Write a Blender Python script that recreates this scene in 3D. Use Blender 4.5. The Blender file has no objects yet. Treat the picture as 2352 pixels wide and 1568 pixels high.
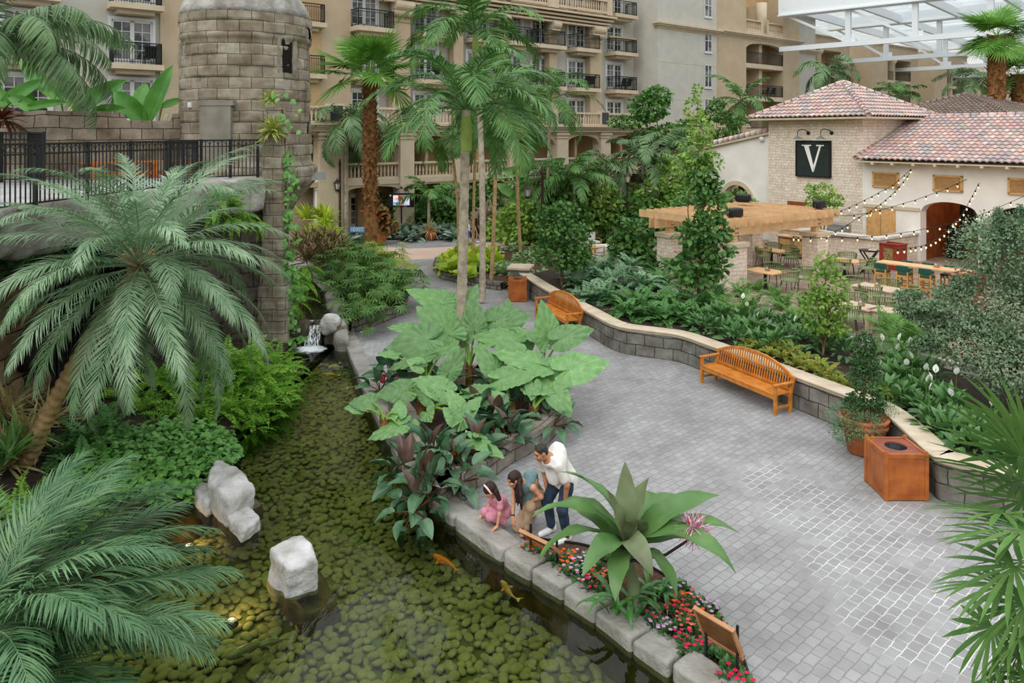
import bpy,math,random
import numpy as np
from mathutils import Vector,Matrix
SC=bpy.context.scene
COL=SC.collection
# ---------------------------------------------------------------- camera
F,CX,HY,EYE=1720.0,1176.0,308.0,6.1      # focal length in px, principal column, horizon row, eye height
cd=bpy.data.cameras.new('camera');cam=bpy.data.objects.new('camera',cd);COL.objects.link(cam)
cam.location=(0,0,EYE);cam.rotation_euler=(math.pi/2,0,0)
cd.sensor_width=36;cd.lens=F/2352*36;cd.shift_y=-(784-HY)/2352;cd.clip_start=.1;cd.clip_end=600
SC.camera=cam
# ---------------------------------------------------------------- light: bright overcast sky through the atrium glass
SC.view_settings.view_transform='Standard';SC.view_settings.look='None';SC.view_settings.gamma=1
SC.view_settings.use_curve_mapping=False;SC.view_settings.exposure=0.0
W=bpy.data.worlds.new('sky');SC.world=W;W.use_nodes=True
wn=W.node_tree;wn.nodes.clear()
tc=wn.nodes.new('ShaderNodeTexCoord');sx=wn.nodes.new('ShaderNodeSeparateXYZ');rp=wn.nodes.new('ShaderNodeValToRGB')
bg=wn.nodes.new('ShaderNodeBackground');wo=wn.nodes.new('ShaderNodeOutputWorld')
wn.links.new(tc.outputs['Generated'],sx.inputs[0]);wn.links.new(sx.outputs['Z'],rp.inputs[0])
wn.links.new(rp.outputs[0],bg.inputs[0]);wn.links.new(bg.outputs[0],wo.inputs[0])
e=rp.color_ramp.elements
e[0].position=0.0;e[0].color=(.20,.19,.17,1)
e[1].position=1.0;e[1].color=(.95,1.0,1.06,1)
x=e.new(.06);x.color=(.56,.56,.55,1)
x=e.new(.35);x.color=(.76,.785,.81,1)
bg.inputs[1].default_value=1.45
sd=bpy.data.lights.new('skylight_sun','SUN');so=bpy.data.objects.new('skylight_sun',sd);COL.objects.link(so)
sd.energy=1.75;sd.angle=math.radians(75);sd.color=(1,.985,.96);so.rotation_euler=(math.radians(30),math.radians(-26),0)
SC.cycles.max_bounces=6;SC.cycles.diffuse_bounces=3;SC.cycles.glossy_bounces=2;SC.cycles.transmission_bounces=4
SC.cycles.transparent_max_bounces=8;SC.cycles.caustics_reflective=False;SC.cycles.caustics_refractive=False
SC.cycles.use_denoising=True
SC.cycles.use_adaptive_sampling=True;SC.cycles.adaptive_threshold=.02
# ---------------------------------------------------------------- helpers
def at(x,y,Y): return Vector(((x-CX)/F*Y,Y,EYE-(y-HY)/F*Y))          # pixel at a depth
def gd(x,y,z=0.0): return at(x,y,F*(EYE-z)/(y-HY))                   # pixel on the level z
def lin(c): c=c/255;return c/12.92 if c <= .04045 else ((c+.055)/1.055)**2.4
def rgb(r,g,b): return (lin(r),lin(g),lin(b),1)
rnd=random.Random(7)
R_=np.random.default_rng(11)
U=rnd.uniform
def rad(a): return math.radians(a)

MATS={}
def pm(name,c1,c2=None,scale=4,rough=.7,bump=0,bscale=None,spec=.3,metal=0,detail=4,lo=.35,hi=.65,trans=0,coat=0,orand=0,emit=None,es=0,dist=.02):
    """A principled material whose colour wanders between c1 and c2 with a noise; optional bump, translucency and per-object variation."""
    if name in MATS: return MATS[name]
    m=bpy.data.materials.new(name);m.use_nodes=True;MATS[name]=m
    nt=m.node_tree;N=nt.nodes;Lk=nt.links.new
    b=N['Principled BSDF'];out=N['Material Output']
    b.inputs['Roughness'].default_value=rough;b.inputs['Specular IOR Level'].default_value=spec;b.inputs['Metallic'].default_value=metal
    if coat: b.inputs['Coat Weight'].default_value=coat;b.inputs['Coat Roughness'].default_value=.15
    b.inputs['Base Color'].default_value=rgb(*c1)
    col=None
    if c2 is not None or bump:
        t=N.new('ShaderNodeTexCoord')
    if c2 is not None:
        n=N.new('ShaderNodeTexNoise');n.inputs['Scale'].default_value=scale;n.inputs['Detail'].default_value=detail
        Lk(t.outputs['Object'],n.inputs['Vector'])
        r=N.new('ShaderNodeValToRGB');r.color_ramp.elements[0].position=lo;r.color_ramp.elements[1].position=hi
        r.color_ramp.elements[0].color=rgb(*c1);r.color_ramp.elements[1].color=rgb(*c2)
        Lk(n.outputs[0],r.inputs[0]);col=r.outputs[0]
    if orand:
        oi=N.new('ShaderNodeObjectInfo');hs=N.new('ShaderNodeHueSaturation')
        mr=N.new('ShaderNodeMapRange');mr.inputs[3].default_value=1-orand;mr.inputs[4].default_value=1+orand
        Lk(oi.outputs['Random'],mr.inputs[0]);Lk(mr.outputs[0],hs.inputs['Value'])
        if col: Lk(col,hs.inputs['Color'])
        else: hs.inputs['Color'].default_value=rgb(*c1)
        col=hs.outputs[0]
    if col: Lk(col,b.inputs['Base Color'])
    if bump:
        n2=N.new('ShaderNodeTexNoise');n2.inputs['Scale'].default_value=bscale or scale*3;n2.inputs['Detail'].default_value=6
        Lk(t.outputs['Object'],n2.inputs['Vector'])
        bp=N.new('ShaderNodeBump');bp.inputs['Strength'].default_value=bump;bp.inputs['Distance'].default_value=dist
        Lk(n2.outputs[0],bp.inputs['Height']);Lk(bp.outputs[0],b.inputs['Normal'])
    if trans:
        tr=N.new('ShaderNodeBsdfTranslucent');mx=N.new('ShaderNodeMixShader');mx.inputs[0].default_value=trans
        if col: Lk(col,tr.inputs[0])
        else: tr.inputs[0].default_value=rgb(*c1)
        Lk(b.outputs[0],mx.inputs[1]);Lk(tr.outputs[0],mx.inputs[2]);Lk(mx.outputs[0],out.inputs[0])
    if emit:
        b.inputs['Emission Color'].default_value=rgb(*emit);b.inputs['Emission Strength'].default_value=es
    return m

class MB:
    """Collects vertices and faces; build() links them as one mesh object."""
    def __init__(s): s.v=[];s.q=[];s.t=[];s.g=[];s.n=0
    def add(s,v,f):
        v=np.asarray(v,float).reshape(-1,3);s.v.append(v)
        for x in f:
            y=[i+s.n for i in x]
            (s.q if len(y) == 4 else s.t if len(y) == 3 else s.g).append(y)
        s.n += len(v);return s
    def addq(s,v,q=None,t=None):                     # arrays
        v=np.asarray(v,float).reshape(-1,3);s.v.append(v)
        if q is not None and len(q): s.q.extend((np.asarray(q)+s.n).tolist())
        if t is not None and len(t): s.t.extend((np.asarray(t)+s.n).tolist())
        s.n += len(v);return s
    def inst(s,tpl,M):                                # tpl = (v, q, t); M = K x 4 x 4
        v,q,t=tpl;M=np.asarray(M,float).reshape(-1,4,4);K=len(M)
        if not K: return s
        V=np.einsum('kij,nj->kni',M[:,:3,:3],v)+M[:,None,:3,3]
        o=(np.arange(K)*len(v))[:,None,None]
        return s.addq(V.reshape(-1,3),(q[None]+o).reshape(-1,4) if len(q) else None,(t[None]+o).reshape(-1,3) if len(t) else None)
    def box(s,lo,hi,M=None):
        (a,b,c),(d,e,f)=lo,hi
        v=np.array([(a,b,c),(d,b,c),(d,e,c),(a,e,c),(a,b,f),(d,b,f),(d,e,f),(a,e,f)],float)
        if M is not None: v=v@np.array(M)[:3,:3].T+np.array(M)[:3,3]
        return s.add(v,[(0,3,2,1),(4,5,6,7),(0,1,5,4),(1,2,6,5),(2,3,7,6),(3,0,4,7)])
    def bar(s,a,b,w,h=None,up=(0,0,1)):            # rectangular bar from a to b
        a=Vector(a);b=Vector(b);h=h or w;d=(b-a).normalized();u=Vector(up)
        if abs(d.dot(u)) > .98: u=Vector((0,1,0))
        r=d.cross(u).normalized()*w/2;u2=r.cross(d).normalized()*h/2
        v=[a-r-u2,a+r-u2,a+r+u2,a-r+u2,b-r-u2,b+r-u2,b+r+u2,b-r+u2]
        return s.add([tuple(x) for x in v],[(0,1,2,3),(4,7,6,5),(0,4,5,1),(1,5,6,2),(2,6,7,3),(3,7,4,0)])
    def tube(s,P,r,n=8,cap=True):
        P=np.asarray([tuple(p) for p in P],float);k=len(P);r=np.broadcast_to(np.asarray(r,float),(k,))
        T=np.gradient(P,axis=0);T /= np.linalg.norm(T,axis=1,keepdims=True)+1e-12
        ref=np.array([0,0,1.]) if abs(T[:,2]).mean() < .8 else np.array([1.,0,0])
        A=np.cross(T,ref);A /= np.linalg.norm(A,axis=1,keepdims=True)+1e-12
        B=np.cross(T,A)
        th=np.arange(n)*2*math.pi/n
        V=P[:,None]+r[:,None,None]*(A[:,None]*np.cos(th)[None,:,None]+B[:,None]*np.sin(th)[None,:,None])
        q=[(i*n+j,i*n+(j+1) % n,(i+1)*n+(j+1) % n,(i+1)*n+j) for i in range(k-1) for j in range(n)]
        f=q+([tuple(range(n)),tuple((k-1)*n+j for j in range(n))[::-1]] if cap else [])
        return s.add(V.reshape(-1,3),f)
    def lathe(s,prof,n=24,c=(0,0,0),cap=True):
        k=len(prof);th=np.arange(n)*2*math.pi/n
        V=np.array([[(c[0]+r*math.cos(a),c[1]+r*math.sin(a),c[2]+z) for a in th] for r,z in prof])
        f=[(i*n+j,i*n+(j+1) % n,(i+1)*n+(j+1) % n,(i+1)*n+j) for i in range(k-1) for j in range(n)]
        if cap: f += [tuple(range(n))[::-1],tuple((k-1)*n+j for j in range(n))]
        return s.add(V.reshape(-1,3),f)
    def prism(s,poly,z0,z1,M=None):                 # polygon (x, y) extruded from z0 to z1
        n=len(poly);v=np.array([(p[0],p[1],z0) for p in poly]+[(p[0],p[1],z1) for p in poly],float)
        if M is not None: v=v@np.array(M)[:3,:3].T+np.array(M)[:3,3]
        return s.add(v,[tuple(range(n))[::-1],tuple(range(n,2*n))]+[(i,(i+1) % n,n+(i+1) % n,n+i) for i in range(n)])
    def build(s,name,mat,parent=None,smooth=False,M=None,bev=0):
        me=bpy.data.meshes.new(name)
        V=np.concatenate(s.v) if s.v else np.zeros((0,3))
        if s.g:
            me.from_pydata(V.tolist(),[],s.q+s.t+s.g)
        else:
            nq,nt=len(s.q),len(s.t)
            li=np.concatenate([np.asarray(s.q,np.int32).reshape(-1),np.asarray(s.t,np.int32).reshape(-1)])
            tot=np.concatenate([np.full(nq,4,np.int32),np.full(nt,3,np.int32)]);st=np.concatenate([[0],np.cumsum(tot)[:-1]]).astype(np.int32)
            me.vertices.add(len(V));me.vertices.foreach_set('co',V.astype(np.float32).reshape(-1))
            me.loops.add(len(li));me.loops.foreach_set('vertex_index',li.astype(np.int32))
            me.polygons.add(nq+nt);me.polygons.foreach_set('loop_start',st);me.polygons.foreach_set('loop_total',tot)
            me.update(calc_edges=True)
        me.polygons.foreach_set('use_smooth',np.full(len(me.polygons),bool(smooth)))
        if mat: me.materials.append(mat)
        o=bpy.data.objects.new(name,me);COL.objects.link(o)
        if parent is not None: o.parent=parent
        if M is not None: o.matrix_local=M
        if bev:
            b=o.modifiers.new('edge','BEVEL');b.width=bev;b.segments=2;b.limit_method='ANGLE';b.angle_limit=rad(40)
        return o

def tag(o,label=None,cat=None,group=None,kind=None):
    if label: o['label']=label
    if cat: o['category']=cat
    if group: o['group']=group
    if kind: o['kind']=kind
    return o
def thing(name,label,cat,loc=(0,0,0),rz=0,group=None,kind=None):
    o=bpy.data.objects.new(name,None);COL.objects.link(o);o.empty_display_size=.1
    o.location=loc;o.rotation_euler=(0,0,rz)
    return tag(o,label,cat,group,kind)
KIDS={}
def dup(root,loc,rz=0,label=None,group=None,sc=None):
    """A copy of a thing, its parts and their sub-parts, sharing mesh data."""
    def cp(o,par):
        c=o.copy();COL.objects.link(c)
        if par is not None: c.parent=par
        for k in kids(o): cp(k,c)
        return c
    r=cp(root,None);r.location=loc;r.rotation_euler=(0,0,rz)
    if sc: r.scale=(sc,sc,sc) if not hasattr(sc,'__len__') else sc
    if label: r['label']=label
    if group: r['group']=group
    return r
def kids(o):
    if o.name not in KIDS: KIDS[o.name]=list(o.children)
    return KIDS[o.name]
def struct(o,label=None): o['kind']='structure';(label and tag(o,label));return o

def rowsM(X,Y,Z,P,S=1.0):                            # stacks K frames into K x 4 x 4 (columns X, Y, Z, scaled by S)
    K=len(P);M=np.zeros((K,4,4));S=np.asarray(S,float)
    S=S.reshape(-1,1) if S.ndim <= 1 else S
    if S.shape[-1] == 1: S=np.repeat(np.broadcast_to(S,(K,1)),3,1)
    M[:,:3,0]=X*S[:,0:1];M[:,:3,1]=Y*S[:,1:2];M[:,:3,2]=Z*S[:,2:3];M[:,:3,3]=P;M[:,3,3]=1
    return M
def unit(a): return a/(np.linalg.norm(a,axis=-1,keepdims=True)+1e-12)
def vnoise(P,sc,seed=0):
    """Smooth value noise on points P (n x 3), about -1..1."""
    P=np.asarray(P)*sc;I=np.floor(P).astype(np.int64);f=P-I;f=f*f*(3-2*f);out=0
    for dx in (0,1):
        for dy in (0,1):
            for dz in (0,1):
                h=((I[:,0]+dx)*374761393+(I[:,1]+dy)*668265263+(I[:,2]+dz)*2147483647+seed*97531) & 0xffffffff
                h=((h ^ (h >> 13))*1274126177) & 0xffffffff;h=((h ^ (h >> 16)) & 0xffff)/32767.5-1
                out=out+h*(f[:,0] if dx else 1-f[:,0])*(f[:,1] if dy else 1-f[:,1])*(f[:,2] if dz else 1-f[:,2])
    return out
# ---------------------------------------------------------------- special materials
def nodes(name):
    m=bpy.data.materials.new(name);m.use_nodes=True;MATS[name]=m
    return m,m.node_tree.nodes,m.node_tree.links.new,m.node_tree.nodes['Principled BSDF']
def block_mat(name,c1,c2,cm,bw,bh,mort=.018,bump=.6,dist=.03,rough=.85,wob=.06,stain=None,uv=True,rot=0,nscale=3,wsc=2.5,off=.5,spec=.25,sq=1):
    """Coursed stone: brick pattern in metres over the UV map (u along, v up), wobbling joints, worn faces."""
    m,N,L,b=nodes(name)
    t=N.new('ShaderNodeTexCoord');src=t.outputs['UV' if uv else 'Object']
    if rot:
        mp=N.new('ShaderNodeMapping');mp.inputs['Rotation'].default_value=(0,0,rot);L(src,mp.inputs[0]);src=mp.outputs[0]
    nz=N.new('ShaderNodeTexNoise');nz.inputs['Scale'].default_value=wsc;nz.inputs['Detail'].default_value=3;L(src,nz.inputs['Vector'])
    sb=N.new('ShaderNodeVectorMath');sb.operation='SUBTRACT';sb.inputs[1].default_value=(.5,.5,.5);L(nz.outputs['Color'],sb.inputs[0])
    sc=N.new('ShaderNodeVectorMath');sc.operation='SCALE';sc.inputs['Scale'].default_value=wob*2;L(sb.outputs[0],sc.inputs[0])
    ad=N.new('ShaderNodeVectorMath');L(src,ad.inputs[0]);L(sc.outputs[0],ad.inputs[1])
    br=N.new('ShaderNodeTexBrick');br.inputs['Scale'].default_value=1;br.inputs['Brick Width'].default_value=bw;br.inputs['Row Height'].default_value=bh
    br.inputs['Mortar Size'].default_value=mort;br.inputs['Mortar Smooth'].default_value=.35;br.offset=off;br.squash=sq;br.squash_frequency=3 if sq != 1 else 2
    br.inputs['Color1'].default_value=rgb(*c1);br.inputs['Color2'].default_value=rgb(*c2);br.inputs['Mortar'].default_value=rgb(*cm)
    L(ad.outputs[0],br.inputs['Vector'])
    n2=N.new('ShaderNodeTexNoise');n2.inputs['Scale'].default_value=nscale;n2.inputs['Detail'].default_value=8;n2.inputs['Roughness'].default_value=.65
    L(t.outputs['Object'],n2.inputs['Vector'])
    mx=N.new('ShaderNodeMix');mx.data_type='RGBA';mx.blend_type='MULTIPLY';mx.inputs['Factor'].default_value=1
    r=N.new('ShaderNodeValToRGB');r.color_ramp.elements[0].position=.3;r.color_ramp.elements[1].position=.7
    r.color_ramp.elements[0].color=rgb(*(stain or (190,185,175)));r.color_ramp.elements[1].color=(1,1,1,1)
    L(n2.outputs[0],r.inputs[0]);L(br.outputs['Color'],mx.inputs['A']);L(r.outputs[0],mx.inputs['B'])
    L(mx.outputs['Result'],b.inputs['Base Color'])
    inv=N.new('ShaderNodeMath');inv.operation='SUBTRACT';inv.inputs[0].default_value=1;L(br.outputs['Fac'],inv.inputs[1])
    ma=N.new('ShaderNodeMath');ma.operation='MULTIPLY_ADD';ma.inputs[1].default_value=.45;L(n2.outputs[0],ma.inputs[0]);L(inv.outputs[0],ma.inputs[2])
    bp=N.new('ShaderNodeBump');bp.inputs['Strength'].default_value=bump;bp.inputs['Distance'].default_value=dist
    L(ma.outputs[0],bp.inputs['Height']);L(bp.outputs[0],b.inputs['Normal'])
    b.inputs['Roughness'].default_value=rough;b.inputs['Specular IOR Level'].default_value=spec
    return m

def uvgrid(name,P,uvs,mat,parent=None,smooth=True,close=False):
    """A grid of points P[nu][nv] with UVs in metres as one mesh object."""
    P=np.asarray(P,float);nu,nv=P.shape[:2];uvs=np.asarray(uvs,float)
    me=bpy.data.meshes.new(name)
    f=[(i*nv+j,(i+1)*nv+j,(i+1)*nv+j+1,i*nv+j+1) for i in range(nu-1) for j in range(nv-1)]
    me.from_pydata(P.reshape(-1,3).tolist(),[],f)
    ul=me.uv_layers.new(name='UVMap');li=np.empty(len(me.loops),np.int32);me.loops.foreach_get('vertex_index',li)
    ul.data.foreach_set('uv',uvs.reshape(-1,2)[li].astype(np.float32).reshape(-1))
    if smooth: me.polygons.foreach_set('use_smooth',np.ones(len(f),bool))
    me.materials.append(mat);o=bpy.data.objects.new(name,me);COL.objects.link(o)
    if parent is not None: o.parent=parent
    return o

def resample(poly,step):
    P=np.asarray([tuple(p)[:2] for p in poly],float);d=np.r_[0,np.cumsum(np.linalg.norm(np.diff(P,axis=0),axis=1))]
    n=max(2,int(d[-1]/step)+1);t=np.linspace(0,d[-1],n)
    t=np.unique(np.r_[t,d]);return np.c_[np.interp(t,d,P[:,0]),np.interp(t,d,P[:,1])],t
def wall_strip(name,poly,z0,z1,th,mat,parent=None,step=.25,amp=.02,side=1,dz=.15,ztop=None,seed=0,batter=0,u0=0):
    """A wall along a plan line: outer face at the line (on its right when side = 1), th thick, with a top; UVs along and up."""
    Q,t=resample(poly,step);T=np.gradient(Q,axis=0);T=unit(T);Nn=np.c_[T[:,1],-T[:,0]]*side
    zs=np.linspace(z0,z1,max(2,int((z1-z0)/dz)+1))
    rows=[];uv=[]
    for z in zs:
        rows.append(np.c_[Q-Nn*batter*(z-z0),np.full(len(Q),z)]);uv.append(np.c_[t+u0,np.full(len(Q),z)])
    P=np.stack(rows,1);UVv=np.stack(uv,1)
    d=vnoise(P.reshape(-1,3),1.3,seed)*amp*1.4+vnoise(P.reshape(-1,3),4.1,seed+1)*amp*.8
    d=d.reshape(P.shape[:2]);P[:,:,:2] += Nn[:,None,:]*d[:,:,None]
    if ztop is not None: P[:,-1,2]=ztop(t)
    top=P[:,-1].copy();inner=top.copy();inner[:,:2] -= Nn*th;low=inner.copy();low[:,2]=z0
    P=np.concatenate([P,top[:,None],inner[:,None],inner[:,None],low[:,None]],1)
    uu=t+u0;ex=lambda v: np.c_[uu,np.full(len(uu),v)][:,None]
    UVv=np.concatenate([UVv,ex(z1),ex(z1+th),ex(z1+th),ex(z1+th+z1-z0)],1)
    if side < 0: P=P[::-1];UVv=UVv[::-1]
    o=uvgrid(name,P,UVv,mat,parent,smooth=False)
    # close the two ends
    return o
def cube_pts(n):
    a=np.linspace(-1,1,n+1);g=np.stack(np.meshgrid(a,a,indexing='ij'),-1).reshape(-1,2);V=[];Q=[];o=0
    base=np.array([(i*(n+1)+j,(i+1)*(n+1)+j,(i+1)*(n+1)+j+1,i*(n+1)+j+1) for i in range(n) for j in range(n)])
    for ax in range(3):
        for s in (-1,1):
            p=np.empty((len(g),3));p[:,ax]=s;p[:,(ax+1) % 3]=g[:,0];p[:,(ax+2) % 3]=g[:,1]
            V.append(p);Q.append((base if s > 0 else base[:,::-1])+o);o += len(g)
    V=np.concatenate(V);Q=np.concatenate(Q)
    key=np.round(V*1e4).astype(np.int64);_,first,inv=np.unique(key,axis=0,return_index=True,return_inverse=True)
    return V[first],inv.reshape(-1)[Q]
CUBES={n: cube_pts(n) for n in (3,6,10,16)}
def rock(mb,quad,z0,z1,n=10,m=7,amp=.03,fr=2.2,seed=0,top=None):
    """A rough rounded block over a plan quad (4 xy points), from z0 to z1; top(x, y) may shape its upper side."""
    v,q=CUBES[n];L=(np.abs(v)**m).sum(1)**(1/m);p=v/L[:,None]
    a,b,c,d=[np.array(tuple(k)[:2],float) for k in quad]
    s,t=(p[:,0:1]+1)/2,(p[:,1:2]+1)/2
    xy=a*(1-s)*(1-t)+b*s*(1-t)+c*s*t+d*(1-s)*t
    zt=np.full(len(p),z1) if top is None else np.array([top(x,y) for x,y in p[:,:2]])
    z=z0+(p[:,2]+1)/2*(zt-z0)
    P=np.c_[xy,z];nn=unit(p*np.abs(p)**2)
    dd=vnoise(P,fr,seed)*amp*1.5+vnoise(P,fr*2.7,seed+3)*amp*.8+vnoise(P,fr*7,seed+5)*amp*.3
    return mb.addq(P+nn*dd[:,None],q)

# ---------------------------------------------------------------- plan lines (metres, from the plan of the garden)
WZ=-.08                                                           # pond water level
cin=[gd(*p,WZ) for p in ((1800,1737),(1546,1561),(1448,1493),(1375,1436),(1225,1335),(1155,1292),(1040,1208),(975,1150),(918,1070),(884,1001),(864,961),(839,911),(816,854),(791,790),(776,757))]
cin=[Vector((p.x,p.y)) for p in cin]
def offs(poly,d):
    P=np.array([tuple(p)[:2] for p in poly]);T=unit(np.gradient(P,axis=0));Nn=np.c_[T[:,1],-T[:,0]]
    return [Vector(x) for x in P+Nn*d]
cout=[Vector((p.x,p.y)) for p in (gd(*q,.1) for q in ((1915,1730),(1677,1558),(1574,1498),(1481,1432),(1405,1384),(1252,1283),(1190,1245),(1072,1168)))]+offs(cin,.46)[7:]
lin_=[gd(*p,WZ) for p in ((655,815),(650,890),(628,955),(560,985),(540,1010),(552,1035),(535,1070),(500,1120),(450,1165),(380,1200),(300,1235),(220,1300),(120,1430),(-100,1600))]
left_edge=[Vector((p.x,p.y)) for p in lin_]

# ---------------------------------------------------------------- plaza paving
pm_pave=block_mat('tumbled_pavers',(170,170,171),(156,155,155),(142,137,130),.205,.145,mort=.008,bump=.5,dist=.010,wob=.026,wsc=6,uv=False,rot=rad(-42),stain=(205,203,200),nscale=.9,rough=.6,spec=.4)
def white_joints():
    m=pm_pave;N=m.node_tree.nodes;L=m.node_tree.links.new
    br=next(n for n in N if n.type == 'TEX_BRICK');t=next(n for n in N if n.type == 'TEX_COORD')
    acc=None
    for (px,py,r0,r1) in ((1790,1110,.5,1.5),(1890,1170,.7,1.6),(2020,1290,.9,1.7),(2150,1420,.9,1.9),(2090,1190,.4,1.1),(870,800,.5,1.6),(960,750,.6,2.2),(1360,800,.2,1.4)):
        c=gd(px,py);d=N.new('ShaderNodeVectorMath');d.operation='DISTANCE';d.inputs[1].default_value=(c.x,c.y,0);L(t.outputs['Object'],d.inputs[0])
        mr=N.new('ShaderNodeMapRange');mr.inputs[1].default_value=r0;mr.inputs[2].default_value=r1;mr.inputs[3].default_value=1;mr.inputs[4].default_value=0
        L(d.outputs['Value'],mr.inputs[0])
        if acc is None: acc=mr.outputs[0]
        else:
            mx=N.new('ShaderNodeMath');mx.operation='MAXIMUM';L(acc,mx.inputs[0]);L(mr.outputs[0],mx.inputs[1]);acc=mx.outputs[0]
    nz=N.new('ShaderNodeTexNoise');nz.inputs['Scale'].default_value=2.2;nz.inputs['Detail'].default_value=4;L(t.outputs['Object'],nz.inputs['Vector'])
    a=N.new('ShaderNodeMath');a.operation='MULTIPLY';L(acc,a.inputs[0]);L(nz.outputs[0],a.inputs[1])
    r=N.new('ShaderNodeMapRange');r.inputs[1].default_value=.22;r.inputs[2].default_value=.55;L(a.outputs[0],r.inputs[0])
    mx=N.new('ShaderNodeMix');mx.data_type='RGBA';mx.inputs['A'].default_value=rgb(142,137,130);mx.inputs['B'].default_value=rgb(232,230,226)
    L(r.outputs[0],mx.inputs['Factor']);L(mx.outputs['Result'],br.inputs['Mortar'])
white_joints()
mb=MB();poly=[(p.x,p.y) for p in offs(cin,.2)]
far=[(-4.6,23),(-4.9,25.4),(-6.2,29),(-16,31),(-40,45),(10,90),(60,60),(40,5),(10,4)]
mb.add([(x,y,0) for x,y in poly+far],[tuple(range(len(poly)+len(far)))])
floor=struct(mb.build('plaza_floor',pm_pave),'grey tumbled stone plaza paving between pond and curved wall')
m_path=pm('pink_concrete',(206,180,164),(196,168,152),1.2,.75,.1,20)
mb=MB();path=[(850,566),(960,570),(1040,566),(1215,545),(1245,551),(1160,572),(1010,594),(880,599)]
mb.add([tuple(gd(*p,.006)) for p in path],[tuple(range(len(path)))[::-1]]);struct(mb.build('pink_path',m_path),'pale pink concrete path crossing behind the planters')
# ---------------------------------------------------------------- pond
m_bed=pm('pond_silt',(120,128,80),(92,100,62),2,.9)
mb=MB();mb.add([(-14,2,-.66),(14,2,-.66),(6,24,-.66),(-14,24,-.66)],[(0,1,2,3)]);struct(mb.build('pond_floor',m_bed),'silty floor of the koi pond')
m_peb=pm('river_pebbles',(172,170,126),(128,132,92),3.0,.75,.2,12,lo=.3,hi=.7)
v,q=CUBES[3];sp=unit(v);tpl=(sp,q,np.zeros((0,3),int))
inpoly_e=np.array([(p.x,p.y) for p in cin]);
def inside(poly,x,y):
    P=np.asarray(poly);X,Yy=P[:,0],P[:,1];X2,Y2=np.roll(X,-1),np.roll(Yy,-1)
    c=((Yy > y) != (Y2 > y)) & (x < (X2-X)*(y-Yy)/(Y2-Yy+1e-12)+X);return c.sum() % 2 == 1
pond_poly=[(p.x,p.y) for p in cin]+[(-4.9,23.5),(-6.4,23.5)]+[(p.x,p.y) for p in left_edge]+[(-9,4)]
P=[]
cell=.125
for iy,y in enumerate(np.arange(7.4,22.5,cell)):
    for x in np.arange(-8.5,4.5,cell*1.05):
        xx,yy=x+U(-.05,.05)+(iy % 2)*.08,y+U(-.05,.05)
        if abs(xx/yy*F) < 1300 and inside(pond_poly,xx,yy) and U(0,1) < .93: P.append((xx,yy,-.63+U(-.02,.03)))
P=np.array(P);K=len(P);a=R_.uniform(0,6.28,K);s=R_.uniform(.052,.092,K);tl=R_.uniform(-.2,.2,K)
Mx=rowsM(np.c_[np.cos(a),np.sin(a),tl],np.c_[-np.sin(a),np.cos(a),tl],np.tile([0,0,1.],(K,1)),P,np.c_[s*R_.uniform(1,1.4,K),s*R_.uniform(.7,1,K),s*R_.uniform(.42,.65,K)])
mb=MB();mb.inst(tpl,Mx);peb=mb.build('pond_pebbles',m_peb,smooth=True);tag(peb,'rounded olive river pebbles covering the pond floor','pebbles',kind='stuff')
# water surface: clear with a green cast, mirror-like at low angles
m_water,N,L,b=nodes('pond_water');N.remove(b)
tr=N.new('ShaderNodeBsdfTransparent');tr.inputs[0].default_value=(.60,.67,.42,1)
gl=N.new('ShaderNodeBsdfGlossy');gl.inputs['Roughness'].default_value=.03
fr=N.new('ShaderNodeFresnel');fr.inputs[0].default_value=1.33
t=N.new('ShaderNodeTexCoord');mpn=N.new('ShaderNodeMapping');mpn.inputs['Scale'].default_value=(1,.45,1);nz=N.new('ShaderNodeTexNoise');nz.inputs['Scale'].default_value=5;nz.inputs['Detail'].default_value=3
L(t.outputs['Object'],mpn.inputs[0]);L(mpn.outputs[0],nz.inputs['Vector'])
bp=N.new('ShaderNodeBump');bp.inputs['Strength'].default_value=.12;bp.inputs['Distance'].default_value=.05;L(nz.outputs[0],bp.inputs['Height'])
L(bp.outputs[0],gl.inputs['Normal']);L(bp.outputs[0],fr.inputs['Normal'])
mx=N.new('ShaderNodeMixShader');L(fr.outputs[0],mx.inputs[0]);L(tr.outputs[0],mx.inputs[1]);L(gl.outputs[0],mx.inputs[2])
L(mx.outputs[0],N['Material Output'].inputs[0])
wpoly=[(p.x,p.y) for p in offs(cin,.1)]+[(-5.0,23.6),(-7.5,23.4)]+[(p.x-.4,p.y) for p in left_edge]+[(-9,4)]
mb=MB();mb.add([(x,y,WZ) for x,y in wpoly],[tuple(range(len(wpoly)))]);struct(mb.build('pond_water',m_water),'clear green koi pond water')
# ---------------------------------------------------------------- pond kerb of big blocks
m_wet=pm('wet_shaded_rock',(112,98,64),(60,54,36),4,.5,.6,9)  # wet, algae-dark rock, with underwater shade also put into the colour
m_kerb=pm('kerb_stone',(168,164,156),(136,132,122),2.2,.85,.8,9,lo=.3,hi=.7,detail=8,dist=.05)
kerb=thing('pond_kerb','long kerb of rough grey stone blocks edging the koi pond','kerb',kind='structure')
def along(poly,t):                                                 # point at a share of the length
    P=np.array([tuple(p)[:2] for p in poly]);d=np.r_[0,np.cumsum(np.linalg.norm(np.diff(P,axis=0),axis=1))]
    return np.array([np.interp(t,d,P[:,0]),np.interp(t,d,P[:,1])]),d[-1]
Lk=along(cin,0)[1];pos=0.0;k=0
cin_a=np.array([tuple(p) for p in cin]);cut_t=[]
def nearest_cin(pt):
    best=min(((np.hypot(*(along(cin,s)[0]-pt)),s) for s in np.arange(0,Lk,.05)));return best[1]
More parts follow.
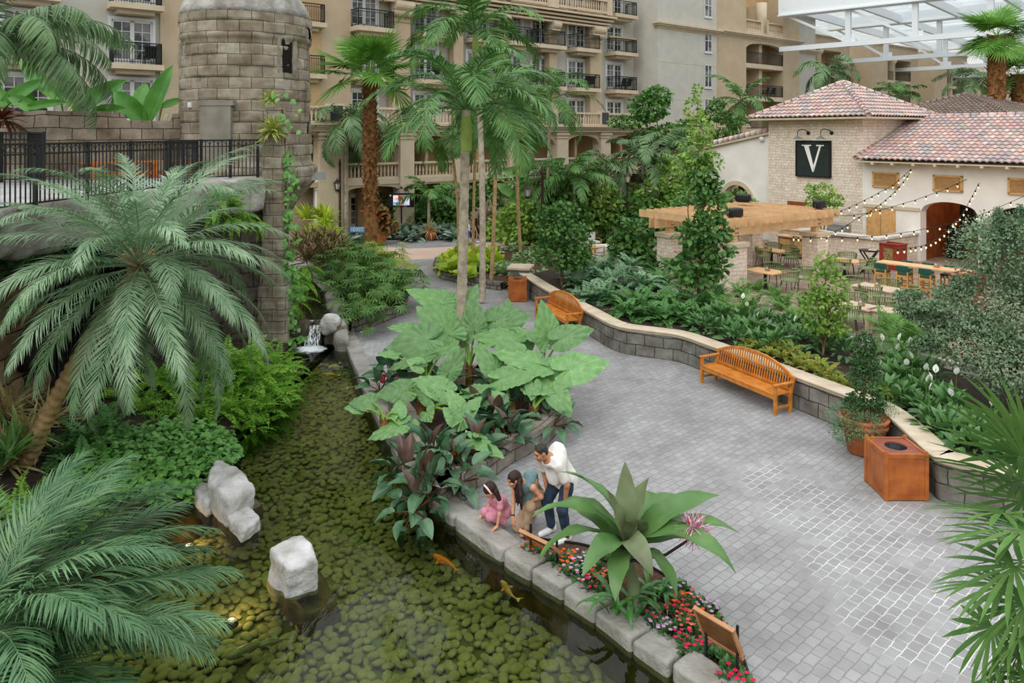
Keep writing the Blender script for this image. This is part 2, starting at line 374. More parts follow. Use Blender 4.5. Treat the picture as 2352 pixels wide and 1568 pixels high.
joints=[nearest_cin(np.array(gd(*p,0.0)[:2])) for p in ((1700,1668),(1549,1530),(1451,1480),(1379,1415),(1310,1360),(1235,1310),(1160,1275),(1047,1195))]
joints=[0,1.2]+joints
while joints[-1] < Lk-1.2: joints.append(joints[-1]+U(.9,1.4))
joints.append(Lk)
for a0,a1 in zip(joints[:-1],joints[1:]):
    if a1-a0 < .2: continue
    g=.012;p0,p1=along(cin,a0+g)[0],along(cin,a1-g)[0];d=unit(p1-p0);nr=np.array([d[1],-d[0]])
    w=.38 if a0 < joints[9] else .40
    mb=MB();zt=.10+U(-.02,.02);rock(mb,(p0-nr*.03,p1-nr*.03,p1+nr*w,p0+nr*w),WZ-.1,zt,10,11,.022,1.6,k);k += 1
    mb.build('kerb_stone',m_kerb,kerb,smooth=True)
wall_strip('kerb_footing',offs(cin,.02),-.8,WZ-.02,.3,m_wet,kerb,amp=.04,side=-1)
# ---------------------------------------------------------------- left bank of soil
m_soil=pm('dark_soil',(62,50,38),(40,34,26),8,.95,.6,20)
le=np.array([tuple(p) for p in left_edge]);le_ord=np.argsort(le[:,1])
def xedge(y): return np.interp(y,le[le_ord,1],le[le_ord,0])
xs=np.linspace(0,1,24)**1.5*6.5;ys=np.linspace(4,23,50);G=[]
for y in ys:
    x0=xedge(y);G.append([(x0-x+.12,y,-.8+min(1,(x+.0)/.25)*.80+.42*min(1,x/3)) for x in xs])
G=np.array(G);G[:,:,2] += vnoise(G.reshape(-1,3),1.1,4).reshape(G.shape[:2])*.06
struct(uvgrid('bank_soil',G,G[:,:,:2],m_soil),'dark planting soil of the bank below the walkway')
def bed(name,pts,z,label,mat=m_soil,lift=.05):
    c=np.mean(np.array([tuple(p)[:2] for p in pts]),axis=0);n=len(pts);V=[(p[0],p[1],z) for p in pts]+[tuple(c+(np.array(tuple(p)[:2])-c)*.6)+(z+lift,) for p in pts]+[(c[0],c[1],z+lift*1.4)]
    f=[(i,(i+1) % n,n+(i+1) % n,n+i) for i in range(n)]+[(n+i,n+(i+1) % n,2*n) for i in range(n)]
    mb=MB();mb.add(V,f);return struct(mb.build(name,mat,smooth=True),label)
# ---------------------------------------------------------------- planter with the elephant ears
m_low=block_mat('planter_blocks',(158,152,142),(138,132,122),(96,90,80),.62,.24,.014,.7,.03,wob=.03,stain=(180,174,160))
pA,pB=gd(1044,1151),gd(1313,967);pl=[Vector((p.x,p.y)) for p in (gd(1012,1172),pA,gd(1187,1061),gd(1255,1017),pB,gd(1300,890),gd(1100,868),gd(905,880))]
pl_left=offs(cin,.30)
pl=pl+[Vector(tuple(along(pl_left,s)[0])) for s in (nearest_cin(np.array(gd(862,955)[:2])),nearest_cin(np.array(gd(905,1050)[:2])))]+[pl[0]]
ep=thing('stone_planter','low stone planter holding the elephant ear plants by the pond','planter',kind='structure')
wall_strip('planter_wall',pl,-.02,.36,.34,m_low,ep,amp=.03,side=1)
bed('planter_soil',offs(pl,-.3)[:-1],.26,'brown soil under the elephant ears')
# flower bed
m_mulch=pm('bark_mulch',(104,74,54),(64,46,36),30,.95,.8,60,dist=.03)
fb=[gd(*p) for p in ((1203,1238),(1265,1246),(1330,1254),(1420,1276),(1500,1310),(1568,1351),(1636,1408),(1680,1460),(1704,1504),(1723,1566),(1765,1660))]
fb=[Vector((p.x,p.y)) for p in fb]+[c.copy() for c in cout[:6]]
bed('flower_bed',fb,.02,'brown bark mulch flower bed beside the pond kerb',m_mulch,.06)
m_edge=pm('black_edging',(38,36,34),None,rough=.6)
mb=MB();
for a,b2 in zip(fb[:10],fb[1:11]): mb.bar((a.x,a.y,.02),(b2.x,b2.y,.02),.02,.07)
struct(mb.build('bed_edging',m_edge),'thin dark edging strip between flower bed and paving')
# ---------------------------------------------------------------- island with the lady palms
m_cob=block_mat('cobble_blocks',(152,146,136),(128,122,112),(84,80,72),.34,.17,.02,.9,.04,wob=.05,stain=(170,168,160))
ib=[gd(*p) for p in ((806,766),(860,748),(928,722),(938,690),(925,655),(905,628),(885,606),(840,588),(760,585),(700,600))];ib=[Vector((p.x,p.y)) for p in ib]
isl=thing('island_planter','low cobble planter of lady palms beside the waterfall','planter',kind='structure')
wall_strip('planter_wall',ib,-.02,.34,.3,m_cob,isl,amp=.03,side=1)
bed('planter_soil',offs(ib,-.2)+[Vector((-6.5,27)),Vector((-4.75,23.4))],.3,'soil under the lady palms')
# ---------------------------------------------------------------- planter in the middle distance
mp=[gd(*p) for p in ((1150,667),(1100,660),(1050,650),(1012,640),(994,622),(1000,605),(1040,594),(1130,585),(1215,575),(1260,590))];mp=[Vector((p.x,p.y)) for p in mp]
m_=thing('cobble_planter','curved low cobble planter of hostas beyond the palm trunk','planter',kind='structure')
wall_strip('planter_wall',mp,-.02,.3,.3,m_cob,m_,amp=.03,side=-1)
bed('planter_soil',mp+[Vector((3.2,30.5)),Vector((1.2,30))],.26,'brown mulch under the hostas',m_mulch)
# ---------------------------------------------------------------- curved retaining wall with a cap
m_wall=block_mat('retaining_blocks',(152,149,142),(128,126,119),(76,73,66),.52,.30,.012,.9,.045,wob=.05,stain=(158,150,136),nscale=2.2)
m_cap=pm('cast_stone_cap',(206,191,168),(182,165,138),2.6,.7,.25,14,lo=.35,hi=.75,detail=7)
CAPZ=.76
wl=[gd(*p,CAPZ) for p in ((1190,624),(1263,669),(1344,710),(1412,748),(1500,759),(1560,766),(1644,796),(1827,862),(1939,903),(2013,931),(2050,957),(2135,1038),(2155,1048),(2243,1072),(2352,1094),(2560,1130),(2900,1180))]
wl=[Vector((p.x,p.y)) for p in wl]
rw=thing('retaining_wall','curving grey block wall with a cream cap holding up the raised bed','wall',kind='structure')
def smooth_line(poly,it=2):
    P=np.array([tuple(p)[:2] for p in poly])
    for _ in range(it):
        Qn=[P[0]]
        for a,b2 in zip(P[:-1],P[1:]): Qn += [a*.8+b2*.2,a*.2+b2*.8]
        P=np.array(Qn+[P[-1]])
    return [Vector(x) for x in P]
wls=smooth_line(wl)
wall_strip('wall_blocks',offs(wls,-.06),-.02,.66,.3,m_wall,rw,amp=.03,side=1)
Q,t=resample(wls,.2);T=unit(np.gradient(Q,axis=0));Nn=np.c_[T[:,1],-T[:,0]]
prof=[(-.02,.64),(.0,.66),(.015,.69),(.015,.71),(.03,.715),(.04,.735),(.03,.755),(.0,.765),(-.40,.765),(-.42,.75),(-.42,.62)]
P=np.stack([np.c_[Q+Nn*d,np.full(len(Q),z)] for d,z in prof],1);uvs=np.stack([np.c_[t,np.full(len(Q),d)] for d,z in prof],1)
uvgrid('wall_cap',P,uvs,m_cap,rw)
ps=gd(1196,612,.98);mb=MB();Mq=Matrix.Translation((ps.x,ps.y+.25,0))@Matrix.Rotation(rad(-12),4,'Z')
post=thing('wall_post','square stone post with a cream cap at the far end of the curved wall','post',(ps.x,ps.y+.25,0),rad(-12),kind='structure')
mb.box((-.36,-.36,-.02),(.36,.36,.86));mb.build('post_shaft',pm('post_stone',(134,131,126),(108,106,100),3,.85,.7,9),post)
mb=MB();mb.prism([(-.46,-.46),(.46,-.46),(.46,.46),(-.46,.46)],.86,.98);mb.build('post_cap',m_cap,post,bev=.03)
# raised bed behind the wall, terrace beyond it
rb_=offs(wls,-.35)
bk=[Vector((q[0],q[1])) for q in ((14,9),(12.6,14.5),(11.3,17.5),(9.3,20.7),(6.9,24.0),(5.6,27.5),(5.5,31),(3.6,34.5))]
mb=MB();allp=[(p.x,p.y,.6) for p in rb_]+[(p.x,p.y,.35) for p in bk];mb.add(allp,[tuple(range(len(allp)))]);struct(mb.build('raised_bed_soil',m_soil),'dark soil of the raised bed behind the curved wall')
m_ter=block_mat('terrace_pavers',(176,158,140),(150,132,116),(122,108,94),.30,.20,.012,.4,.01,wob=.015,uv=False,rot=rad(34),stain=(205,200,190),nscale=1.5)
mb=MB();tp=[(p.x,p.y) for p in bk]+[(2.5,50),(22,50),(36,32),(30,6)]
mb.add([(x,y,.02) for x,y in tp],[tuple(range(len(tp)))]);struct(mb.build('terrace_floor',m_ter),'tan stone paved restaurant terrace')
m_wht=pm('white_kerb',(214,208,198),(196,190,180),3,.8)
mb=MB()
for a,b2 in zip(bk[1:-1],bk[2:]): mb.bar((a.x,a.y,.26),(b2.x,b2.y,.26),.16,.56)
struct(mb.build('terrace_kerb',m_wht),'pale kerb between the raised bed and the restaurant terrace')
# ground beyond, under the far plants
mb=MB();fp=[gd(*p) for p in ((640,600),(760,560),(865,552),(1060,549),(1140,545),(1240,538),(1330,560),(1420,560))];fp=[(p.x,p.y) for p in fp]+[(20,75),(8,72),(-12,58),(-30,40),(-9.5,29.5)]
mb.add([(x,y,.05) for x,y in fp],[tuple(range(len(fp)))]);struct(mb.build('garden_soil',m_soil),'planting soil in front of the hotel')
# ---------------------------------------------------------------- rocks in the pond
m_rock=pm('pale_boulder',(216,216,216),(164,160,152),2.4,.85,.9,7,lo=.32,hi=.6,detail=8,dist=.06)
def boulder(name,label,q0,qz0,pieces):
    c=gd(*q0,WZ);t_=thing(name,label,'rock',(c.x,c.y,-.7))
    for nm,mt,quad,z0,z1,sd_,m_e in pieces:
        mb=MB();qd=[(gd(*p,z0)-c)[:2] for p in quad];rock(mb,qd,z0+.7,z1+.7,16,m_e,.045,2.2,sd_);mb.build(nm,mt,t_,smooth=True)
boulder('boulder','pale weathered boulder with a lower step near the ivy, in the pond',(520,1210),WZ,[
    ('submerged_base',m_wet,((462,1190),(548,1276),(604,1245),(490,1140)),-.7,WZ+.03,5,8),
    ('boulder_top',m_rock,((474,1178),(522,1222),(590,1190),(500,1118)),WZ-.03,.44,11,9),
    ('lower_step',m_rock,((518,1216),(556,1256),(600,1220),(562,1182)),WZ-.03,.13,15,9),
    ('side_step',m_rock,((442,1152),(474,1190),(510,1168),(472,1128)),WZ-.03,.14,19,7)])
boulder('boulder','pale upright boulder standing alone mid pond beside a sunken slab',(672,1375),WZ,[
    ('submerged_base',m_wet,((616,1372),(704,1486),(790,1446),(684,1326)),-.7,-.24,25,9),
    ('boulder_top',m_rock,((614,1346),(660,1402),(738,1372),(684,1312)),WZ-.12,.36,29,9)])
# ---------------------------------------------------------------- raised walkway, stone tower and pillar
WK=4.85
m_ash=block_mat('ashlar_grey',(192,182,164),(164,152,132),(92,84,72),.62,.33,.012,1.0,.05,wob=.045,stain=(150,138,118),nscale=1.4,wsc=1.6)
m_tow=block_mat('tower_blocks',(184,176,160),(158,148,128),(92,86,74),.66,.34,.010,.9,.05,wob=.04,stain=(160,150,132),nscale=1.6,wsc=1.5)
m_brn=block_mat('brown_blocks',(150,130,100),(124,106,80),(40,34,26),1.1,.52,.014,1.0,.06,wob=.06,stain=(140,126,104),nscale=1.5,wsc=1.2)
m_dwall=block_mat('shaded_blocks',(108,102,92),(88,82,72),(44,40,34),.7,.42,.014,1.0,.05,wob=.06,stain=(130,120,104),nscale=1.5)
m_slab=pm('walkway_concrete',(172,172,170),(150,149,146),2,.8,.15,20)
m_ledge=pm('ledge_rock',(178,174,166),(132,127,117),1.8,.9,.9,8,detail=8,dist=.05)
m_iron=pm('black_iron',(24,25,28),None,rough=.45,spec=.4)
p0=at(-260,330,10.0);p1=at(0,330,12.7);p2=at(452,320,18.4);p3=at(391,320,19.7);p4=at(592,315,21.6)
wk=[Vector((p.x,p.y)) for p in (p0,p1,p2,p3,p4)]
pill=at(632,300,22.1)
mb=MB();sp_=[(q.x+.12,q.y) for q in wk[:3]]+[(wk[3].x+.3,wk[3].y-.2),(wk[4].x,wk[4].y-.25),(pill.x,pill.y+.2),(-6.2,25),(-8,27),(-24,27),(-24,10)]
mb.prism(sp_,WK-.25,WK);struct(mb.build('walkway_floor',m_slab),'grey concrete floor of the raised walkway')
lw=thing('walkway_ledge','rough grey rock ledge running along under the walkway railing','ledge',kind='structure')
k=40
for a,b2,n in ((wk[0],wk[1],2),(wk[1],wk[2],5),(wk[3]+Vector((.75,.05)),wk[4],3)):
    for i in range(n):
        u0,u1=a.lerp(b2,i/n),a.lerp(b2,(i+1)/n);d=(u1-u0).normalized();nr=Vector((d.y,-d.x))
        mb=MB();rock(mb,(u0-nr*.5-d*.05,u1-nr*.5+d*.05,u1+nr*.32+d*.05,u0+nr*.32-d*.05),WK-.75-U(0,.2),WK+.03,10,7,.07,1.1,k);k += 1
        mb.build('ledge_rock',m_ledge,lw,smooth=True)
def fence(name,label,a,b,z0,h,npost,arches=True,gap=.115,cat='railing',bottom=.06):
    """Black iron railing from a to b (plan points): posts, top rail, arched upper band, bars."""
    a=Vector(a);b=Vector(b);d=(b-a);Ln=d.length;d.normalize();ang=math.atan2(d.y,d.x)
    t_=thing(name,label,cat,(a.x,a.y,z0),ang)
    mb=MB();mb.box((0,-.025,h-.04),(Ln,.025,h));mb.box((0,-.012,h-.20),(Ln,.012,h-.175));mb.box((0,-.012,bottom),(Ln,.012,bottom+.03));mb.build('top_rail',m_iron,t_)
    nb=max(1,int(Ln/gap));per=Ln/max(1,npost-1)
    for i in range(npost):
        mb=MB();x=i*per;mb.box((x-.03,-.03,0),(x+.03,.03,h+.01));mb.build('railing_post',m_iron,t_)
    for i in range(npost-1):
        mb=MB();n=max(1,int(round(per/gap)));g=per/n
        for j in range(1,n): x=i*per+j*g;mb.box((x-.009,-.009,bottom),(x+.009,.009,h-.04))
        if arches:
            for j in range(0,n-1,2):
                x0=i*per+j*g;r=g;c0=x0+g
                for th in range(6):
                    A,B_=math.pi*th/6,math.pi*(th+1)/6
                    mb.bar((c0-math.cos(A)*r,0,h-.17+math.sin(A)*.12),(c0-math.cos(B_)*r,0,h-.17+math.sin(B_)*.12),.012)
        mb.build('bar_panel',m_iron,t_)
    return t_
fence('iron_railing','black iron railing along the front edge of the raised walkway, arched top band',wk[0],wk[2],WK,1.1,7)
fence('iron_railing','short black railing seen end-on where the walkway steps back',wk[2],wk[3],WK,1.1,2)
fence('iron_railing','black railing in front of the stone tower door',wk[3],wk[4],WK,1.1,4)
# wall behind the walkway, with the sunken gap in its top
bw=[at(-330,300,19.8),at(110,300,20.5),at(300,300,22),at(440,300,23.4)];bw=[Vector((p.x,p.y)) for p in bw]
Lb=sum((b2-a).length for a,b2 in zip(bw[:-1],bw[1:]))
tA=Lb-(bw[3]-Vector(at(286,0,21.9)[:2])).length;tB=Lb-(bw[3]-Vector(at(386,0,22.9)[:2])).length
def wtop(t): return np.where((t > tA) & (t < tB),6.42,6.74)+vnoise(np.c_[t*1.0,t*0,t*0],2.0,3)*.025
pw=thing('parapet_wall','grey block parapet wall behind the walkway bench, sunken in one place','wall',kind='structure')
wall_strip('wall_blocks',bw,WK-.3,6.72,.55,m_ash,pw,step=.12,amp=.03,ztop=wtop,side=1,dz=.2)
# the tower
def stone_column(name,prof,mat,parent,n=96,bw_=.66,bh_=.34,sq=None,rel=.03,groove=.03,loc=(0,0)):
    zs=np.arange(prof[0][0],prof[-1][0]+1e-6,.045);rr=np.interp(zs,[p[0] for p in prof],[p[1] for p in prof])
    th=np.linspace(0,2*math.pi,n+1);TH,ZZ=np.meshgrid(th,zs,indexing='ij');R0=np.interp(zs,[p[0] for p in prof],[p[1] for p in prof])[None]*np.ones_like(TH)
    if sq: R0=R0/((np.abs(np.cos(TH))**sq+np.abs(np.sin(TH))**sq)**(1/sq))
    per=2*math.pi*np.mean(rr);u=TH/(2*math.pi)*max(1,round(per/bw_))*bw_
    if sq: u=TH/(2*math.pi)*4*2*np.mean(rr)
    row=np.floor(ZZ/bh_);uu=u/bw_+.5*(row % 2);colm=np.floor(uu);fx,fz=uu-colm,ZZ/bh_-row
    hsh=np.sin(colm*12.9898+row*78.233)*43758.5453;hsh -= np.floor(hsh)
    ed=np.minimum(np.minimum(fx,1-fx)*bw_,np.minimum(fz,1-fz)*bh_)
    disp=(hsh-.5)*2*rel-groove*np.exp(-(ed/.02)**2)
    P=np.stack([loc[0]+R0*np.cos(TH),loc[1]+R0*np.sin(TH),ZZ],-1)
    disp=disp+vnoise(P.reshape(-1,3),2.6,5).reshape(TH.shape)*rel*.9+vnoise(P.reshape(-1,3),8,6).reshape(TH.shape)*rel*.35
    P[...,0] += np.cos(TH)*disp;P[...,1] += np.sin(TH)*disp
    return uvgrid(name,P,np.stack([u+.002,ZZ],-1),mat,parent,smooth=True)
tc_=at(566,300,24.3)
tw=thing('stone_tower','round grey stone block tower with a domed top','tower',(tc_.x,tc_.y,0))
stone_column('tower_body',[(3.4,1.3),(4.1,1.75),(4.6,2.2),(5.0,2.26),(5.25,2.04),(8.95,1.98),(9.05,2.06),(9.8,2.04)],m_tow,tw,150)
mb=MB();mb.lathe([(2.02,9.77),(1.99,9.98),(1.88,10.25),(1.65,10.55),(1.25,10.82),(.7,11.0),(.05,11.06)],40);o=mb.build('tower_dome',m_ledge,tw,smooth=True)
ang=-math.pi/2-.09
def onT(a,r,z): return Vector((math.cos(a)*r,math.sin(a)*r,z))
m_panel=pm('weathered_plaster',(150,146,132),(122,118,104),1.5,.7,.1,10)
mb=MB();mb.box((-.48,-.05,WK),(.48,.2,6.95));mb.box((-.56,-.07,6.95),(.56,.25,7.1));mb.build('tower_door',m_panel,tw,M=Matrix.Translation(onT(ang,2.06,0))@Matrix.Rotation(ang+math.pi/2,4,'Z'))
m_dark=pm('recess_shade',(26,24,20),None,rough=1)  # near-black colour stands in for the shade inside the slit recesses
m_jamb=pm('tower_jamb',(160,152,136),(132,124,108),4,.9,.6,12)
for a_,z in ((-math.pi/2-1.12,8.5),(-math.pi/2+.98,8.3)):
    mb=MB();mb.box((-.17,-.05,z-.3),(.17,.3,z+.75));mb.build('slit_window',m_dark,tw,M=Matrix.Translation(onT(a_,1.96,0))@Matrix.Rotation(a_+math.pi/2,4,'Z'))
    for s_ in (-1,1):
        mb=MB();rock(mb,((s_*.29-.07,-.03),(s_*.29+.07,-.03),(s_*.29+.07,.2),(s_*.29-.07,.2)),z-.4,z+.9,6,8,.03,3,60+s_);mb.build('slit_jamb',m_jamb,tw,smooth=True,M=Matrix.Translation(onT(a_,1.98,0))@Matrix.Rotation(a_+math.pi/2,4,'Z'))
m_white=pm('white_plastic',(226,226,222),None,rough=.4)
a_=math.pi*-.5-.56;mb=MB();mb.box((-.07,-.03,6.9),(.07,.03,7.06));mb.box((-.035,-.04,6.93),(.035,-.03,7.0));o=mb.build('wall_thermostat',m_white,None,M=Matrix.Translation(Vector((tc_.x,tc_.y,0))+onT(a_,2.05,0))@Matrix.Rotation(a_+math.pi/2,4,'Z'));tag(o,'small white switch plate on the tower wall beside its door','switch')
# the pillar at the water
pc=thing('stone_pillar','tall square stone block pillar rising out of the pond by the waterfall','pillar',(pill.x,pill.y,0))
stone_column('pillar_blocks',[(-.9,.50),(1.4,.44),(1.9,.41),(2.3,.36),(4.2,.33),(6.05,.31),(6.1,.36),(6.25,.3),(6.85,.22),(6.9,.05)],m_tow,pc,64,.6,.42,sq=6,rel=.025)
# shaded walls under the walkway
uw=thing('undercroft_wall','shaded grey block wall below the walkway behind the date palm','wall',kind='structure')
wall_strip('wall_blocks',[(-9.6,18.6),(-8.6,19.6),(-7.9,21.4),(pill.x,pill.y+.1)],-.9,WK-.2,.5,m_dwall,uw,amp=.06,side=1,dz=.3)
uw2=thing('cave_wall','brown stone block wall at the picture edge beside the dark cave opening','wall',kind='structure')
wall_strip('wall_blocks',[(-10.2,8.0),(-10.3,12.0),(-10.2,14.8),(-10.25,16.4)],-.9,WK-.2,.9,m_brn,uw2,amp=.13,side=1,dz=.2,step=.2)
for zz,w_ in ((.3,.5),(1.15,.75),(1.75,.5),(2.5,.55),(3.3,.7)):
    mb=MB();rock(mb,((-10.9,15.7),(-10.2+w_*.15,15.6),(-10.3+w_*.25,16.55),(-11,16.7)),zz,zz+.8,10,8,.06,1.4,int(zz*10));mb.build('wall_block',m_brn if zz != 1.15 else m_brn,uw2,smooth=True)
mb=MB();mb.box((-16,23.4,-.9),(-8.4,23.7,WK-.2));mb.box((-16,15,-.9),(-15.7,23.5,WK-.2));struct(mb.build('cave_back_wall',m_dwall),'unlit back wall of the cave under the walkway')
mb=MB();mb.box((-16,14,-.9),(-9,23.6,.02));struct(mb.build('cave_floor',m_soil),'dark floor of the cave under the walkway')
fence('iron_railing','black iron fence closing the dark cave opening under the walkway',(-10.15,16.75),(-9.35,18.35),.15,1.75,3,True,.1)
fence('iron_gate','black iron fence panel at the end of the walkway, by the parapet wall',at(-60,0,19.3)[:2],at(66,0,19.6)[:2],WK,1.3,3,True,.11,'fence')
fence('iron_gate','black iron gate leaf standing open, seen nearly edge-on on the walkway',at(66,0,19.6)[:2],at(101,0,18.6)[:2],WK,1.3,2,True,.08,'gate')
# slatted bench on the walkway
m_teak=pm('orange_teak',(206,122,44),(184,100,32),7,.5,.08,20,spec=.35)
ba,bb=at(186,370,20.1),at(512,366,22.6);bd=(bb-ba);bl=Vector((bd.x,bd.y)).length
bn=thing('backless_bench','long orange wooden bench without a back against the walkway wall','bench',(ba.x,ba.y,WK),math.atan2(bd.y,bd.x))
mb=MB()
for i in range(3): mb.box((0,.02+i*.13,.44),(bl,.13+i*.13,.49))
mb.build('seat',m_teak,bn,bev=.006)
for x in (.32,bl*.5,bl-.32):
    mb=MB();mb.box((x-.05,.02,.06),(x+.05,.4,.44));mb.box((x-.07,-.01,0),(x+.07,.43,.06));mb.box((x-.08,.0,.38),(x+.08,.42,.44));mb.build('leg',m_teak,bn,bev=.006)
mb=MB();mb.box((.32,.17,.1),(bl-.32,.22,.2));mb.build('stretcher',m_teak,bn)
# ---------------------------------------------------------------- upper basin and waterfall
m_basin=pm('wet_stone',(92,84,66),(52,48,38),3,.55,.7,9)
up=[gd(*p,.45) for p in ((672,748),(694,735),(742,734),(772,733),(772,690),(752,640),(720,636),(690,660))]
mb=MB();mb.add([tuple(p) for p in up],[tuple(range(len(up)))[::-1]])
m_up,N,L,b=nodes('dark_water');b.inputs['Base Color'].default_value=rgb(34,34,22);b.inputs['Roughness'].default_value=.05;b.inputs['Specular IOR Level'].default_value=.5
struct(mb.build('basin_water',m_up),'dark still water of the upper basin above the waterfall')
fl=thing('waterfall_ledge','dark wet rock ledge the waterfall runs over','rock',kind='structure')
for i,(x0,x1,zt,yo) in enumerate(((662,706,.50,0),(704,740,.40,.12),(738,790,.52,0))):
    a_,b_=gd(x0,792,WZ),gd(x1,792,WZ);mb=MB();rock(mb,((a_.x,a_.y+yo),(b_.x,b_.y+yo),(b_.x,b_.y+.9),(a_.x,a_.y+.9)),-.9,zt,10,6,.08,2.2,80+i);mb.build('ledge_rock',m_basin,fl,smooth=True)
rim=thing('basin_rim','smooth pale rock rim between the upper basin and the lady palm planter','rim',kind='structure')
for i,(qd,zt) in enumerate(((((768,768),(806,768),(800,728),(762,728)),.42),(((762,735),(802,735),(793,690),(757,692)),.62),(((752,700),(790,700),(770,655),(742,660)),.60),(((738,664),(772,662),(745,632),(712,634)),.55),(((716,640),(748,636),(725,618),(690,622)),.5))):
    mb=MB();rock(mb,[gd(*p,zt)[:2] for p in qd],-.5,zt,10,5,.06,1.5,90+i);mb.build('rim_rock',m_kerb,rim,smooth=True)
c=gd(748,742,.5);mb=MB();rock(mb,((c.x-.1,c.y-.3),(c.x+.45,c.y-.3),(c.x+.4,c.y+.2),(c.x-.05,c.y+.2)),.2,.72,10,3,.05,3,99);o=mb.build('pale_rock',m_rock,None,smooth=True);tag(o,'small rounded pale rock beside the top of the waterfall','rock')
m_fall,N,L,b=nodes('falling_water')
N.remove(b);t=N.new('ShaderNodeTexCoord');mpn=N.new('ShaderNodeMapping');mpn.inputs['Scale'].default_value=(26,26,1.6);nz=N.new('ShaderNodeTexNoise');nz.inputs['Scale'].default_value=1;nz.inputs['Detail'].default_value=5
L(t.outputs['Object'],mpn.inputs[0]);L(mpn.outputs[0],nz.inputs['Vector']);r=N.new('ShaderNodeMapRange');r.inputs[1].default_value=.46;r.inputs[2].default_value=.62;L(nz.outputs[0],r.inputs[0])
di=N.new('ShaderNodeBsdfDiffuse');di.inputs[0].default_value=rgb(235,240,240);tr=N.new('ShaderNodeBsdfTransparent');mx=N.new('ShaderNodeMixShader');L(r.outputs[0],mx.inputs[0]);L(tr.outputs[0],mx.inputs[1]);L(di.outputs[0],mx.inputs[2]);L(mx.outputs[0],N['Material Output'].inputs[0])
la,lb2=gd(701,792,WZ),gd(736,792,WZ)
wf=thing('waterfall','white sheet of water falling over the dark ledge into the pond','waterfall')
mb=MB();n=14
for off in (0,.05):
    V=[]
    for i in range(n+1):
        s=i/n;z=.44-s*s*.78 if i else .46;yy=la.y+.18-off-.34*s
        for j in range(9): V.append((la.x+(lb2.x-la.x)*j/8+off*.3,yy+.03*math.sin(j*2.1),max(z,WZ-.02)))
    mb.add(V,[(i*9+j,i*9+j+1,(i+1)*9+j+1,(i+1)*9+j) for i in range(n) for j in range(8)])
mb.build('falling_sheet',m_fall,wf,smooth=True)
m_foam,N,L,b=nodes('water_foam')
N.remove(b);t=N.new('ShaderNodeTexCoord');nz=N.new('ShaderNodeTexNoise');nz.inputs['Scale'].default_value=4;nz.inputs['Detail'].default_value=7;L(t.outputs['Object'],nz.inputs['Vector'])
fc=((la.x+lb2.x)/2+.05,la.y-.42,WZ);dn=N.new('ShaderNodeVectorMath');dn.operation='DISTANCE';dn.inputs[1].default_value=(0,0,0);L(t.outputs['Object'],dn.inputs[0])
m1=N.new('ShaderNodeMapRange');m1.inputs[1].default_value=.1;m1.inputs[2].default_value=.85;m1.inputs[3].default_value=.75;m1.inputs[4].default_value=-.25;L(dn.outputs['Value'],m1.inputs[0])
ad=N.new('ShaderNodeMath');L(m1.outputs[0],ad.inputs[0]);L(nz.outputs[0],ad.inputs[1]);m2=N.new('ShaderNodeMapRange');m2.inputs[1].default_value=.72;m2.inputs[2].default_value=1.12;L(ad.outputs[0],m2.inputs[0])
di=N.new('ShaderNodeBsdfDiffuse');di.inputs[0].default_value=rgb(235,240,242);tr=N.new('ShaderNodeBsdfTransparent');mx=N.new('ShaderNodeMixShader');L(m2.outputs[0],mx.inputs[0]);L(tr.outputs[0],mx.inputs[1]);L(di.outputs[0],mx.inputs[2]);L(mx.outputs[0],N['Material Output'].inputs[0])
mb=MB();mb.add([(-.95,-.9,.006),(.95,-.9,.006),(.95,.5,.006),(-.95,.5,.006)],[(0,1,2,3)]);o=mb.build('foam',m_foam,wf);o.location=fc
# ---------------------------------------------------------------- hotel facade
m_tan=pm('tan_stucco',(192,174,146),(184,165,136),1.2,.85,.12,40,orand=.015)
m_pale=pm('pale_stucco',(194,191,180),(186,182,170),1.2,.85,.12,40)
m_ochre=pm('ochre_stucco',(196,166,124),(186,155,111),1.0,.85,.1,40)
m_stone=pm('cast_stone',(206,190,164),(197,180,152),2,.8,.1,30)
m_wfr=pm('white_frame',(212,214,212),None,rough=.5)
m_glass=pm('dark_pane',(40,44,46),(120,122,118),.9,.12,spec=.6,lo=.45,hi=.55)
m_green=pm('dark_green_iron',(28,38,36),None,rough=.5)
u_,n_=Vector((.777,.629,0)),Vector((.629,-.777,0))
FM=Matrix(((u_.x,-n_.x,0,7.8),(u_.y,-n_.y,0,60),(0,0,1,0),(0,0,0,1)))
def fs(px,y=0.0):
    k=(px-CX)/F;return (k*(60+.777*y)-7.8+.629*y)/(.777-.629*k)
def fz(s,y,py): Y=60+.629*s+.777*y;return EYE-(py-HY)/F*Y
LV=[0,3.45,6.6,9.6,12.6,15.6,18.6]
def bld(name,label,group=None):
    t_=thing(name,label,'building');t_.matrix_world=FM;return t_
def wallbox(par,s0,s1,y0,y1,z0,z1,mat,name='wall_panel',bev=0):
    mb=MB();mb.box((s0,y0,z0),(s1,y1,z1));return mb.build(name,mat,par,bev=bev)
